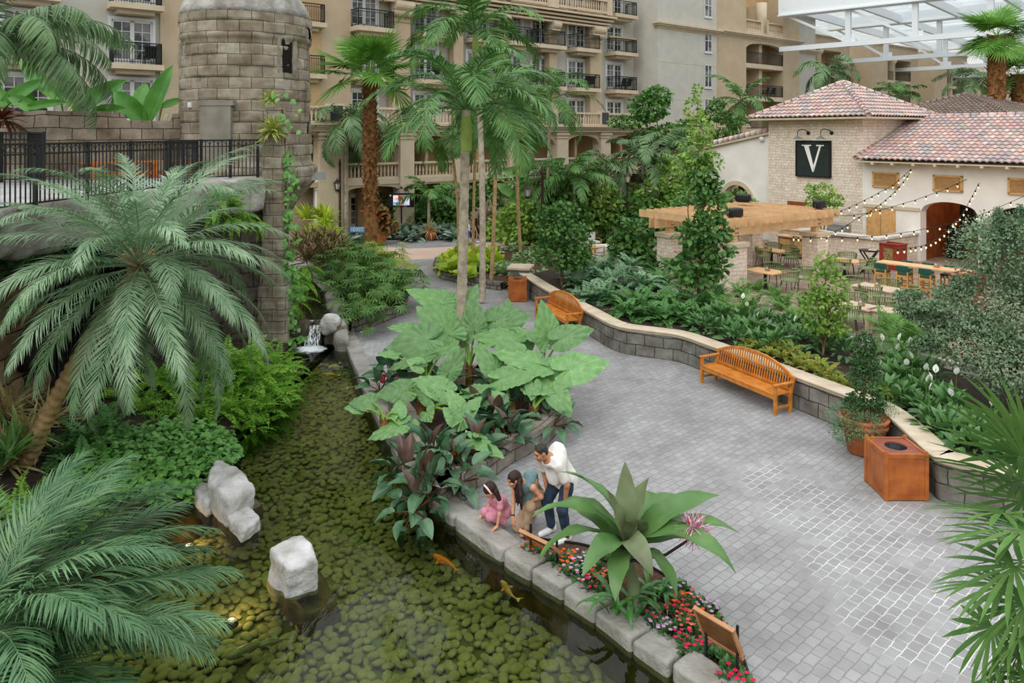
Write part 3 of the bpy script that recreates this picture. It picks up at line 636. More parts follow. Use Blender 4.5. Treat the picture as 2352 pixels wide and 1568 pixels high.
def french(par,s,y,z,w=1.75,h=2.15,cols=2,rows=4,name='french_door'):
    mb=MB();fr=.1
    mb.box((s-w/2-.14,y-.1,z),(s-w/2,y+.06,z+h+.16));mb.box((s+w/2,y-.1,z),(s+w/2+.14,y+.06,z+h+.16));mb.box((s-w/2,y-.1,z+h),(s+w/2,y+.06,z+h+.16))
    for k in range(2):
        a=s-w/2+k*w/2;b_=a+w/2
        mb.box((a,y-.05,z),(a+fr,y+.02,z+h));mb.box((b_-fr,y-.05,z),(b_,y+.02,z+h));mb.box((a,y-.05,z),(b_,y+.02,z+.3));mb.box((a,y-.05,z+h-fr),(b_,y+.02,z+h))
        for c in range(1,cols): x=a+fr+(w/2-2*fr)*c/cols;mb.box((x-.02,y-.04,z+.3),(x+.02,y,z+h))
        for r_ in range(1,rows): zz=z+.3+(h-.3-fr)*r_/rows;mb.box((a,y-.04,zz-.02),(b_,y,zz+.02))
    d=mb.build(name,m_wfr,par)
    mb=MB();mb.box((s-w/2,y-.005,z+.2),(s+w/2,y+.02,z+h));mb.build('pane',m_glass,d)
def sash(par,s,y,z,w=1.0,h=1.9):
    mb=MB();f=.06
    for (a,b_,c,d) in ((-w/2,w/2,0,f),(-w/2,w/2,h-f,h),(-w/2,-w/2+f,0,h),(w/2-f,w/2,0,h),(-f/2,f/2,0,h),(-w/2,w/2,h/2-f/2,h/2+f/2)): mb.box((s+a,y-.06,z+c),(s+b_,y+.04,z+d))
    mb.box((s-w/2-.06,y-.1,z-.14),(s+w/2+.06,y+.02,z-.02))
    d=mb.build('sash_window',m_wfr,par);mb=MB();mb.box((s-w/2,y-.01,z),(s+w/2,y+.02,z+h));mb.build('pane',m_glass,d)
def balcony(par,s0,s1,y,z,dep=1.15,slab=True,h=1.05,gap=.12,sides=True):
    if slab:
        mb=MB();mb.prism([(s0-.12,y),(s1+.12,y),(s1+.12,y-dep-.12),(s0-.12,y-dep-.12)],z-.28,z);mb.prism([(s0+.25,y),(s1-.25,y),(s1-.25,y-dep+.2),(s0+.25,y-dep+.2)],z-.5,z-.27);mb.build('balcony_slab',m_stone,par)
    mb=MB();yo=y-dep
    runs=[((s0,yo),(s1,yo))]+([((s0,y),(s0,yo)),((s1,yo),(s1,y))] if sides else [])
    for (a,b_) in runs:
        a=Vector(a);b_=Vector(b_);L_=(b_-a).length;n=max(1,int(L_/gap))
        mb.bar((a.x,a.y,z+h),(b_.x,b_.y,z+h),.06,.05);mb.bar((a.x,a.y,z+h-.16),(b_.x,b_.y,z+h-.16),.03,.03);mb.bar((a.x,a.y,z+.1),(b_.x,b_.y,z+.1),.03,.03)
        for i in range(n+1): p=a.lerp(b_,i/n);wd=.05 if i in (0,n) else .022;mb.bar((p.x,p.y,z),(p.x,p.y,z+h),wd)
    mb.build('balcony_railing',m_green,par)
BALP=[(.05,0),(.075,.06),(.05,.1),(.075,.3),(.06,.45),(.035,.58),(.055,.66),(.04,.72)]
def balustrade(par,s0,s1,y,z,h=.95,mat=None):
    mat=mat or m_stone;mb=MB();mb.box((s0,y-.14,z),(s1,y+.14,z+.13));mb.box((s0,y-.16,z+h-.13),(s1,y+.16,z+h));n=max(1,int((s1-s0)/.24))
    for i in range(n): mb.lathe([(r_,zz/.72*(h-.26)) for r_,zz in BALP],6,(s0+(i+.5)*(s1-s0)/n,y,z+.13),cap=False)
    mb.build('balustrade',mat,par)
def cornice(par,s0,s1,y,z,mat=None,steps=((.06,-.42),(.16,-.3),(.3,-.2),(.42,-.08))):
    mb=MB()
    for d,dz in steps: mb.box((s0-d,y-d,z+dz),(s1+d,y+.3,z+(dz+.14)))
    mb.build('cornice',mat or m_stone,par)
def pilaster(par,s0,s1,y,z0,z1,scroll=True,mat=None):
    mb=MB();mb.box((s0,y,z0),(s1,y+.6,z1));mb.box((s0-.08,y-.08,z1-.14),(s1+.08,y+.6,z1));mb.box((s0-.06,y-.06,z1-.45),(s1+.06,y+.6,z1-.38));p=mb.build('pilaster',mat or m_tan,par)
    if scroll:
        mb=MB();w=s1-s0
        for i in range(2):
            r_=.34-.08*i;c=(y-.25+.12*i,z1+.55-.42*i)
            V=[];n=14
            for j in range(n): a=2*math.pi*j/n;V += [(s0-.02,c[0]+math.cos(a)*r_,c[1]+math.sin(a)*r_),(s1+.02,c[0]+math.cos(a)*r_,c[1]+math.sin(a)*r_)]
            mb.add(V,[(2*j,2*j+1,(2*j+3) % (2*n),(2*j+2) % (2*n)) for j in range(n)]+[tuple(range(0,2*n,2)),tuple(range(1,2*n,2))[::-1]])
        mb.box((s0,y-.1,z1),(s1,y+.6,z1+.9));mb.build('scroll_capital',m_stone,p,smooth=False)
def arch(par,s0,s1,y0,y1,zs,za,zt,mat,name='arch_band',n=12):
    """A flat band with an arched underside between s0 and s1: springing zs, crown za, top zt."""
    mb=MB();pts=[(s0,zs)]+[(s0+(s1-s0)*i/n,zs+(za-zs)*math.sqrt(max(0,1-((i/n-.5)*2)**2))) for i in range(1,n)]+[(s1,zs)]
    for (a,b_) in zip(pts[:-1],pts[1:]):
        v=[(a[0],y0,a[1]),(b_[0],y0,b_[1]),(b_[0],y0,zt),(a[0],y0,zt),(a[0],y1,a[1]),(b_[0],y1,b_[1]),(b_[0],y1,zt),(a[0],y1,zt)]
        mb.add(v,[(0,1,2,3),(7,6,5,4),(0,4,5,1),(3,2,6,7)])
    return mb.build(name,mat,par)
H1=bld('hotel_building','tan and cream hotel facade with balconies and arcades behind the palms')
sL,sR=fs(735,-.4),fs(1512,0)
wallbox(H1,fs(560,-.3),fs(806,-.3),-.3,1.0,0,22,m_tan)                # tan pier beside the tower
for z in LV[2:6]:
    a,b_=fs(690,-.32),fs(737,-.32)
    wallbox(H1,a,b_,-.33,-.31,z,z+2.5,m_ochre,'recess_panel');balcony(H1,a-.4,b_,-.3,z,.5,True)
wallbox(H1,fs(806,0),sR,0,1.0,6.6,22,m_pale)
cols=[(835,1,1),(976,1,1),(1095,1,1),(1175,0,0),(1240,1,1),(1322,1,1),(1409,1,1)]
for px,d,r_ in cols:
    s=fs(px,0)
    for z in LV[2:6]:
        french(H1,s,-.02,z)
        if z > 7: balcony(H1,s-.95,s+1.45,0,z)
for a,b_ in ((902,943),(1042,1064),(1148,1163),(1262,1279),(1356,1382)):
    pilaster(H1,fs(a,-.7),fs(b_,-.7),-.7,6.6,13.6)
    wallbox(H1,fs(a,-.7),fs(b_,-.7),-.55,.2,13.6,22,m_tan,'upper_pier')
s0,s1=fs(890,-1.2),fs(1402,-1.2)
cornice(H1,s0,s1,-1.1,15.25,None,((0,-.95),(.1,-.7),(.25,-.45),(.45,-.2)));wallbox(H1,s0,s1,-.7,.4,14.4,15.2,m_stone,'frieze')
for a,b_ in ((905,1040),(1066,1140),(1155,1255),(1280,1392)): balustrade(H1,fs(a,-1.2),fs(b_,-1.2),-1.2,15.4,1.05)
for a,b_ in ((1040,1066),(1140,1155),(1256,1280),(1392,1403)): wallbox(H1,fs(a,-1.2),fs(b_,-1.2),-1.4,-1.0,15.3,16.55,m_stone,'parapet_post')
wallbox(H1,fs(1402,.3),fs(1512,.3),.3,1,6.6,22,m_pale)
for z in LV[3:6]:
    s=fs(1494,.28);french(H1,s,.26,z,1.2);balcony(H1,s-.9,s+1.2,.3,z,1.0)
cornice(H1,fs(1403,0),fs(1512,0),.1,13.9)
# lower storeys: arcade with a terrace balustrade on top
yA=-2.2;aL,aR=fs(700,yA),fs(1500,yA)
wallbox(H1,aL,fs(1535,yA),.1,.5,0,6.5,m_ochre,'arcade_back_wall');wallbox(H1,aL,aR,yA+.1,.3,6.1,6.5,m_tan,'terrace_slab');wallbox(H1,aL,aR,yA+.25,.3,3.1,3.4,m_tan,'arcade_floor')
cornice(H1,aL,aR,yA-.1,6.75,None,((0,-.5),(.08,-.36),(.2,-.26),(.34,-.14)))
cpx=[(735,800),(920,952),(1045,1062),(1171,1190),(1280,1306),(1381,1403),(1492,1512)]
for a,b_ in cpx:
    mb=MB();s0,s1=fs(a,yA),fs(b_,yA);mb.box((s0,yA,0),(s1,yA+.9,6.3));mb.box((s0-.1,yA-.1,6.02),(s1+.1,yA+1,6.18));mb.box((s0-.06,yA-.06,5.8),(s1+.06,yA+1,5.86));mb.build('arcade_column',m_stone,H1)
for (a,b_),(c,d) in zip(cpx[:-1],cpx[1:]):
    s0,s1=fs(b_,yA),fs(c,yA);arch(H1,s0,s1,yA+.2,yA+.7,5.35,6.0,6.3,m_tan);arch(H1,s0,s1,yA+.2,yA+.7,2.75,3.0,3.3,m_tan)
    balustrade(H1,s0,s1,yA+.4,3.42,.98);mid=(s0+s1)/2
    wallbox(H1,s0,s1,yA+.15,yA+.6,3.1,3.43,m_stone,'floor_band')
    for f_ in ((.25,.72) if s1-s0 > 5 else (.35,)):
        french(H1,s0+(s1-s0)*f_,.08,3.42,1.6,2.0);french(H1,s0+(s1-s0)*f_,.08,.3,1.6,2.0)
    wallbox(H1,mid-.12,mid+.12,yA+1.0,.1,0,6.1,m_ochre,'partition')
for a,b_ in ((702,752),(790,806),(870,915),(960,1040),(1066,1092),(1105,1170),(1192,1276),(1310,1378),(1398,1480)): balustrade(H1,fs(a,yA),fs(b_,yA),yA+.1,6.72,.98)
m_grille=pm('dark_grille',(52,56,54),(74,78,74),24,.6,.4,30)
for a,b_ in ((752,790),(915,960),(1042,1066),(1092,1106),(1170,1192),(1276,1310),(1378,1398)):
    wallbox(H1,fs(a,yA),fs(b_,yA),yA-.1,yA+.3,6.7,7.85,m_stone,'parapet_post');w=(fs(b_,yA)-fs(a,yA));wallbox(H1,fs(a,yA)+w*.14,fs(b_,yA)-w*.14,yA-.15,yA-.08,6.85,7.72,m_grille,'vent_grille')
# ground floor balustrade along the garden
for (a,b_),(c,d) in zip(cpx[1:-2],cpx[2:-1]): balustrade(H1,fs(b_,yA),fs(c,yA),yA+.4,.1,.9)
# pale stair tower and the tan wing beside it
H2=bld('hotel_tower','pale stucco hotel tower with stacked sash windows between the balconies')
y2=-2.6;wallbox(H2,fs(1511,y2),fs(1646,y2),y2,1,0,22,m_pale)
for z in (7.2,10.1,13.1,16.1): sash(H2,fs(1626,y2),y2,z)
french(H2,fs(1622,y2),y2,6.6,1.0,1.3)
cornice(H2,fs(1511,y2),fs(1646,y2),y2,15.0,m_stone)
for z in (8.9,11.9): wallbox(H2,fs(1511,y2),fs(1646,y2),y2-.012,y2+.1,z,z+.03,m_stone,'score_line')
wallbox(H2,fs(1505,y2-.4),fs(1730,y2-.4),y2-.4,y2+2,5.7,6.6,m_tan,'terrace_band');wallbox(H2,fs(1585,y2-.4),fs(1645,y2-.4),y2-.4,y2,6.6,8.0,m_stone,'parapet_panel')
balustrade(H2,fs(1646,y2-.3),fs(1722,y2-.3),y2-.3,6.7,1.0)
wallbox(H2,fs(1512,y2),fs(1720,y2),y2+.2,1,0,6,m_ochre,'lower_wall')
H3=bld('hotel_wing','tan hotel wing with recessed balconies behind the tiled roof')
y3=-2.2;a,b_=fs(1646,y3),fs(1836,y3);r0,r1=fs(1714,y3),fs(1799,y3)
wallbox(H3,a,r0,y3,1.6,0,22,m_tan);wallbox(H3,r1,b_,y3,1.6,0,22,m_tan);wallbox(H3,r0,r1,y3+1.7,y3+2,0,22,m_ochre,'recess_wall')
for z in LV[1:6]:
    wallbox(H3,r0,r1,y3+.02,y3+1.8,z-.42,z,m_stone,'balcony_slab');wallbox(H3,(r0+r1)/2-.25,(r0+r1)/2+.25,y3+.5,y3+1.8,z,z+2.6,m_stone,'partition')
    if z < 14: balcony(H3,r0+.05,r1-.05,y3+1.1,z,1.05,False,sides=False)
arch(H3,r0,r1,y3,y3+.5,14.0,14.5,15.2,m_tan);cornice(H3,a,b_,y3,15.2)
mb=MB();mb.lathe([(.5,15.6),(.5,18.4)],16,((r0+r1)/2,y3+.4,0));mb.build('round_column',m_stone,H3,smooth=True)
balustrade(H3,r0,(r0+r1)/2-.6,y3+.2,15.62,1.0);balustrade(H3,(r0+r1)/2+.6,r1,y3+.2,15.62,1.0);wallbox(H3,(r0+r1)/2-.6,(r0+r1)/2+.6,y3,y3+.5,15.5,16.8,m_stone,'parapet_post')
wallbox(H3,b_,fs(1873,y3+.6),y3+.6,3,0,22,m_pale);cornice(H3,b_,fs(1873,y3+.6),y3+.6,14.6)
# far wing, stepping back beyond the steel trusses
H4=bld('hotel_wing','distant stepped tan hotel wing under the white roof trusses')
def unitA(p0,p1,q0,q1,pc_,top=16.7,y=-.5):
    a,b_=fs(p0,y),fs(p1,y);r0,r1=fs(q0,y),fs(q1,y)
    wallbox(H4,a,r0,y,6,0,top,m_tan);wallbox(H4,r1,b_,y,6,0,top,m_tan);wallbox(H4,r0,r1,y+1.8,y+3,0,top,m_ochre,'recess_wall');wallbox(H4,r0,r1,y,y+1.9,15.1,top,m_tan);cornice(H4,a,b_,y,top,m_tan,((.05,-.4),(.15,-.2)))
    mb=MB();s=fs(pc_,y);mb.lathe([(.65,6),(.55,9),(.55,14.6),(.75,14.8),(.8,15.1)],14,(s,y+.7,0));mb.build('round_column',m_stone,H4,smooth=True)
    for z in LV[2:5]: wallbox(H4,r0,r1,y,y+1.9,z-.35,z,m_stone,'balcony_slab');balcony(H4,r0,s-.6,y+1.1,z,1.0,False,sides=False,gap=.2);balcony(H4,s+.6,r1,y+1.1,z,1.0,False,sides=False,gap=.2)
def unitB(p0,p1,pd,top=15.2,y=2.0):
    a,b_=fs(p0,y),fs(p1,y);wallbox(H4,a,b_,y,6,0,top,m_pale);cornice(H4,a,b_,y,top-.6,m_stone)
    for z in LV[2:5]: s=fs(pd,y);french(H4,s,y,z,1.6);balcony(H4,s-2.8,s-.9,y,z,1.2,gap=.2);balcony(H4,s-.8,s+2.0,y,z,1.4,gap=.2)
unitA(1868,1951,1872,1932,1888);unitB(1945,2010,1982);unitA(2003,2108,2039,2092,2058,16.9);unitB(2100,2150,2128);unitA(2146,2221,2175,2216,2190,17.0)
wallbox(H4,fs(2215,4),fs(2300,4),4,6,0,17,m_ochre,'recess_wall');wallbox(H4,fs(2290,0),fs(2420,0),0,6,0,16,m_tan)
for p in (2228,2246,2262): wallbox(H4,fs(p,3.9),fs(p+10,3.9),3.8,4.1,6,12,pm('dark_entrance',(40,26,20),None,rough=.5),'dark_opening')
# near wing behind the banana plants
H0=bld('hotel_wing','cream hotel wing with french doors behind the banana plants')
y0=fs(300,0);
def lw_s(px,y=0): return fs(px,y)
wallbox(H0,fs(-120,0),fs(368,0),0,1,0,22,m_pale);wallbox(H0,fs(368,-.15),fs(560,-.15),-.15,1,0,22,m_tan)
for px in (60,303):
    s=fs(px,0)
    for z in LV[2:5]:
        french(H0,s,-.02,z,1.9,2.25)
        if z > 7: balcony(H0,s-1.05,s+1.15,0,z,1.0)
mb=MB();s=fs(175,-.8);mb.box((s-.3,-.9,5),(s+.3,-.3,8.4));mb.box((s-.5,-1.1,8.4),(s+.5,-.1,8.7));mb.build('garden_pier',m_stone,H0)
# dark chairs on the balconies
m_wick=pm('dark_wicker',(40,40,42),(28,28,30),30,.7,.3,60)
def chair_proto(label):
    t_=thing('balcony_chair',label,'chair',group='balcony chairs')
    mb=MB();mb.box((-.27,-.27,.36),(.27,.27,.44));mb.build('seat',m_wick,t_)
    mb=MB();mb.add([(-.27,.24,.42),(.27,.24,.42),(.27,.38,.95),(-.27,.38,.95),(-.27,.29,.42),(.27,.29,.42),(.27,.43,.95),(-.27,.43,.95)],[(0,1,2,3),(7,6,5,4),(0,3,7,4),(1,5,6,2),(2,6,7,3)]);mb.build('backrest',m_wick,t_)
    for sx in (-1,1):
        mb=MB();mb.bar((sx*.28,-.27,.62),(sx*.28,.32,.66),.05,.04);mb.build('arm',m_wick,t_)
        for sy in (-.24,.24): mb=MB();mb.bar((sx*.25,sy,0),(sx*.25,sy,.64 if sy < 0 else .4),.04);mb.build('leg',m_wick,t_)
    return t_
cp_=None
for (s,y,z,lab) in [(fs(1322,0)+.25,-.6,9.6,'on the balcony above the thin palms, first of the pair'),(fs(1322,0)+.95,-.6,9.6,'on the balcony above the thin palms, second of the pair'),(fs(1409,0)+.15,-.6,9.6,'on the balcony by the scroll pilaster, first of the pair'),(fs(1409,0)+.85,-.6,9.6,'on the balcony by the scroll pilaster, second of the pair'),(fs(1722,y3)+.2,y3+.9,9.6,'in the recessed balcony, at its near end'),(fs(1775,y3),y3+.9,9.6,'in the recessed balcony, middle one'),(fs(1790,y3),y3+.9,9.6,'in the recessed balcony, at its far end'),(fs(303,0)+.7,-.5,9.6,'on the cream wing balcony above the banana leaves'),(fs(976,0)+.3,-.6,9.6,'on the balcony behind the big palm crown')]:
    p=FM@Vector((s,y,z));ang_=math.atan2(u_.y,u_.x)+rad(180)+U(-.3,.3)
    lab='dark wicker chair '+lab
    if cp_ is None: cp_=chair_proto(lab);c_=cp_
    else: c_=dup(cp_,p,0,lab)
    c_.location=p;c_.rotation_euler=(0,0,ang_)
# ---------------------------------------------------------------- restaurant pavilion
RM=Matrix(((.5645,.8254,0,19.4),(-.8254,.5645,0,35.8),(0,0,1,0),(0,0,0,1)))   # local x along its front, y inward, z up
def rs(px,y=0.0): k=(px-CX)/F;return (k*(35.8+.5645*y)-19.4-.8254*y)/(.5645+.8254*k)
def rz(s,y,py): return EYE-(py-HY)/F*(35.8-.8254*s+.5645*y)
def rloc(w): return RM.inverted()@Vector(w)
m_ven=block_mat('cream_veneer',(244,234,220),(230,216,200),(206,192,176),.40,.155,.008,1.0,.045,wob=.09,wsc=3.0,stain=(232,222,208),off=.37,sq=.5,nscale=3,uv=True)
m_wwall=pm('white_render',(238,233,224),(228,222,212),1.0,.8,.15,30)
m_oak=pm('light_oak',(212,168,112),(196,150,94),6,.55,.05,30)
m_cedar=pm('cedar_beam',(222,184,138),(206,164,118),3,.6,.06,30,orand=.06)
m_warm=pm('warm_wood_panel',(150,84,44),(126,66,34),3,.6,.05,20)
m_blk=pm('black_metal',(26,27,28),None,rough=.4,spec=.4)
def face_uv(name,par,quad,mat):                       # quad in local coords (4 points), UV in metres
    a,b,c,d=[np.array(q,float) for q in quad];Lx=np.linalg.norm(b-a);Lz=np.linalg.norm(d-a)
    nu,nv=max(2,int(Lx/.5)+1),max(2,int(Lz/.5)+1);P=np.empty((nu,nv,3));UVv=np.empty((nu,nv,2))
    for i in range(nu):
        for j in range(nv):
            u,v=i/(nu-1),j/(nv-1);P[i,j]=(a*(1-u)+b*u)*(1-v)+(d*(1-u)+c*u)*v;UVv[i,j]=(u*Lx+a[0]*.37,v*Lz)
    return uvgrid(name,P,UVv,mat,par,smooth=False)
def veneer_box(name,par,x0,x1,y0,y1,z0,z1,mat=None):
    V,UVs,Fc=[],[],[]
    def quad(a,b,c,d,u):
        n=len(V);V.extend([a,b,c,d]);Lx=(Vector(b)-Vector(a)).length;UVs.extend([(u,a[2]),(u+Lx,b[2]),(u+Lx,c[2]),(u,d[2])]);Fc.append((n,n+1,n+2,n+3));return u+Lx
    u=quad((x0,y0,z0),(x1,y0,z0),(x1,y0,z1),(x0,y0,z1),.13);u=quad((x1,y0,z0),(x1,y1,z0),(x1,y1,z1),(x1,y0,z1),u)
    u=quad((x1,y1,z0),(x0,y1,z0),(x0,y1,z1),(x1,y1,z1),u);u=quad((x0,y1,z0),(x0,y0,z0),(x0,y0,z1),(x0,y1,z1),u);quad((x0,y0,z1),(x1,y0,z1),(x1,y1,z1),(x0,y1,z1),u)
    me=bpy.data.meshes.new(name);me.from_pydata(V,[],Fc);ul=me.uv_layers.new(name='UVMap')
    for i,uv in enumerate(UVs): ul.data[i].uv=uv
    me.materials.append(mat or m_ven);o=bpy.data.objects.new(name,me);COL.objects.link(o);o.parent=par;return o
# barrel tile roofs
def tile_mat(name,cols):
    m,N,L,b=nodes(name);t=N.new('ShaderNodeTexCoord');fl=N.new('ShaderNodeVectorMath');fl.operation='FLOOR';L(t.outputs['UV'],fl.inputs[0])
    wn_=N.new('ShaderNodeTexWhiteNoise');wn_.noise_dimensions='2D';L(fl.outputs[0],wn_.inputs['Vector']);r=N.new('ShaderNodeValToRGB');el=r.color_ramp.elements;r.color_ramp.interpolation='LINEAR'
    el[0].position=0;el[0].color=rgb(*cols[0]);el[1].position=1;el[1].color=rgb(*cols[-1])
    for i,c in enumerate(cols[1:-1]): x=el.new((i+1)/(len(cols)-1));x.color=rgb(*c)
    L(wn_.outputs['Value'],r.inputs[0]);n2=N.new('ShaderNodeTexNoise');n2.inputs['Scale'].default_value=2;n2.inputs['Detail'].default_value=6;L(t.outputs['Object'],n2.inputs['Vector'])
    mx=N.new('ShaderNodeMix');mx.data_type='RGBA';mx.blend_type='MULTIPLY';mx.inputs['Factor'].default_value=.5;L(r.outputs[0],mx.inputs['A']);L(n2.outputs['Color'],mx.inputs['B']);hs=N.new('ShaderNodeHueSaturation');hs.inputs['Value'].default_value=1.08;hs.inputs['Saturation'].default_value=.8;L(mx.outputs['Result'],hs.inputs['Color'])
    L(hs.outputs[0],b.inputs['Base Color']);b.inputs['Roughness'].default_value=.75;return m
m_tile=tile_mat('clay_tiles',[(214,196,190),(196,150,134),(186,176,174),(222,178,158),(168,162,162),(210,160,140),(228,206,196)])
m_tile2=tile_mat('weathered_tiles',[(150,128,112),(134,112,96),(160,140,124),(124,110,100),(150,116,98)])
def tile_face(name,par,A,B,C,D,mat,w=.29,course=.40,amp=.075):
    """A roof face of barrel tiles: eave A to B, upper edge D to C."""
    A,B,C,D=[np.array(p,float) for p in (A,B,C,D)];ex=unit(B-A);Lx=np.linalg.norm(B-A);up=D-A;up=up-ex*(up@ex);H=np.linalg.norm(up);eu=up/H;nn=np.cross(ex,eu)
    n=int(Lx/w*8)+1;a=np.linspace(0,Lx,n);lo1=(D-A)@ex;hi1=(C-A)@ex;nc=max(1,int(round(H/course)));P=[];UVv=[]
    pr=amp*np.abs(np.sin(math.pi*a/w))**.8
    for j in range(nc):
        for tt,lift in (((j-.10)/nc,.02),((j-.12)/nc,.085),((j+.9)/nc,.012)):
            lo,hi=lo1*tt,Lx+(hi1-Lx)*tt;x=np.clip(a,lo,max(hi,lo));tt=max(tt,0)
            P.append(A+ex*x[:,None]+eu*(tt*H)+nn*(pr+lift)[:,None]);UVv.append(np.c_[a/w+.001,np.full(n,j+.5)])
    return uvgrid(name,np.stack(P,1),np.stack(UVv,1),mat,par,smooth=False)
def hip_caps(par,a,b,mat,r=.13,name='hip_tiles'):
    a,b=Vector(a),Vector(b);n=max(2,int((b-a).length/.4));mb=MB()
    for i in range(n): p,q=a.lerp(b,i/n),a.lerp(b,(i+1)/n);mb.tube([p,p.lerp(q,.9)],[r*1.08,r*.9],10)
    o=mb.build(name,mat,par,smooth=True);ul=o.data.uv_layers.new(name='UVMap');nl=len(o.data.loops)
    vi=np.empty(nl,np.int32);o.data.loops.foreach_get('vertex_index',vi);ul.data.foreach_set('uv',np.c_[vi//20+.5+37,np.full(nl,7.5)].astype(np.float32).reshape(-1));return o
PV=thing('restaurant_pavilion','cream stone and white rendered restaurant pavilion with clay tile roofs','building');PV.matrix_world=RM
x0,x1=rs(1765),rs(1981.5);TW=x1-x0
veneer_box('stone_walls',PV,x0,x1,0,TW,0,7.05)
ov=.75;zE,zP=6.98,8.95;e_=[(x0-ov,-ov,zE),(x1+ov,-ov,zE),(x1+ov,TW+ov,zE),(x0-ov,TW+ov,zE)];pk=((x0+x1)/2,TW/2,zP)
for i in range(4): tile_face('roof_tiles',PV,e_[i],e_[(i+1) % 4],pk,pk,m_tile)
for i in range(4): hip_caps(PV,Vector(e_[i])+Vector((0,0,.08)),Vector(pk)+Vector((0,0,.1)),m_tile)
mb=MB();mb.prism([p[:2] for p in e_],zE-.1,zE);mb.build('roof_soffit',m_stone,PV)
# right wing
yE=-.7;L0=rs(1965,yE);R0=rs(2700,yE);rx0=L0+5.4;zr0,zr1=4.82,7.02;yR=5.0
tile_face('roof_tiles',PV,(L0,yE,zr0),(R0,yE,zr0),(R0,yR,zr1),(rs(2085,yR),yR,zr1),m_tile)
hip_caps(PV,(L0,yE,zr0+.08),(rs(2085,yR),yR,zr1+.06),m_tile);hip_caps(PV,(rs(2085,yR),yR,zr1+.05),(R0,yR,zr1+.05),m_tile)
tile_face('roof_tiles',PV,(R0,10.7,zr0),(rs(2085,yR),10.7,zr0),(rs(2085,yR),yR,zr1),(R0,yR,zr1),m_tile)
mb=MB();mb.box((L0,yE,zr0-.12),(R0,10,zr0-.06))
mb.build('roof_soffit',m_stone,PV);mb=MB()
s=L0+.8
while s < R0: mb.box((s,yE-.02,zr0-.22),(s+.12,.2,zr0-.08));s += 1.0
mb.build('rafter_tails',m_stone,PV)
a0,a1,b0,b1=rs(2114),rs(2247),rs(2281),rs(2440)
WT=.55
def wpanel(s0,s1,z0,z1,name='render_wall',mat=None,y0=0.0,y1=WT): mb=MB();mb.box((s0,y0,z0),(s1,y1,z1));return mb.build(name,mat or m_wwall,PV)
wpanel(x1,a0,0,4.8);wpanel(a1,b0,0,4.8);wpanel(b1,R0,0,4.8)
arch(PV,a0,a1,0,WT,2.42,2.95,4.8,m_wwall,'render_wall',16);arch(PV,b0,b1,0,WT,2.42,2.95,4.8,m_wwall,'render_wall',16)
wpanel(x1+.02,a0-.02,2.42,2.58,'string_course',m_stone,-.07,.1)
mb=MB();d0,d1=rs(1989,-.05),rs(2057,-.05)
for i in range(2): w=(d1-d0)/2;mb.box((d0+i*w+.02,-.06,.3),(d0+(i+1)*w-.02,0,2.36));mb.box((d0+i*w+.14,-.075,.45),(d0+(i+1)*w-.14,-.05,2.22))
mb.build('cabinet_doors',m_oak,PV)
mb=MB();mb.box((x1,3.4,0),(R0,3.6,4.7));mb.box((x1,.6,4.55),(R0,3.5,4.65));mb.box((a0-.4,.55,0),(a0-.2,3.4,4.6));mb.build('interior_panelling',m_warm,PV)
for s in (a0+.3,a0+2.1,b0+.4):
    mb=MB();w_,h_=1.5,1.7
    for i in range(4): mb.box((s+i*w_/3-.03,3.3,1.3),(s+i*w_/3+.03,3.4,1.3+h_));mb.box((s,3.3,1.3+i*h_/3-.03),(s+w_,3.4,1.3+i*h_/3+.03))
    f_=mb.build('mullioned_window',m_blk,PV);mb=MB();mb.box((s,3.36,1.3),(s+w_,3.39,1.3+h_));mb.build('pane',m_glass,f_)
mb=MB();mb.box((a0+.15,2.2,0),(a0+.95,2.3,1.6));mb.build('host_stand',m_blk,PV)
ld=bpy.data.lights.new('interior_fill','POINT');ld.energy=55;ld.color=(1,.72,.45);ld.shadow_soft_size=.3;lo_=bpy.data.objects.new('interior_fill',ld);COL.objects.link(lo_);lo_.location=RM@Vector(((a0+a1)/2,1.9,3.9))  # added warm fill light, no visible fixture, brightens the room behind the arch
for i,(p0,p1,q0,q1) in enumerate(((2004,2064,394,429),(2143,2211,401,438),(2315,2385,408,446))):
    s0,s1=rs(p0,-.06),rs(p1,-.06);z1,z0=rz(s0,-.06,q0),rz(s0,-.06,q1);mb=MB();f_=.09
    for (a,b_,c,d) in ((s0,s1,z0,z0+f_),(s0,s1,z1-f_,z1),(s0,s0+f_,z0,z1),(s1-f_,s1,z0,z1)): mb.box((a,-.09,c),(b_,0,d))
    o=mb.build('louvre_vent',m_oak,PV);mb=MB();n=9
    for j in range(n): z=z0+f_+(z1-z0-2*f_)*(j+.3)/n;mb.add([(s0+f_,-.07,z),(s1-f_,-.07,z),(s1-f_,-.01,z+.035),(s0+f_,-.01,z+.035),(s0+f_,-.07,z+.02),(s1-f_,-.07,z+.02),(s1-f_,-.01,z+.05),(s0+f_,-.01,z+.05)],[(0,3,2,1),(4,5,6,7),(0,1,5,4),(2,3,7,6)])
    mb.build('slat',m_oak,o)
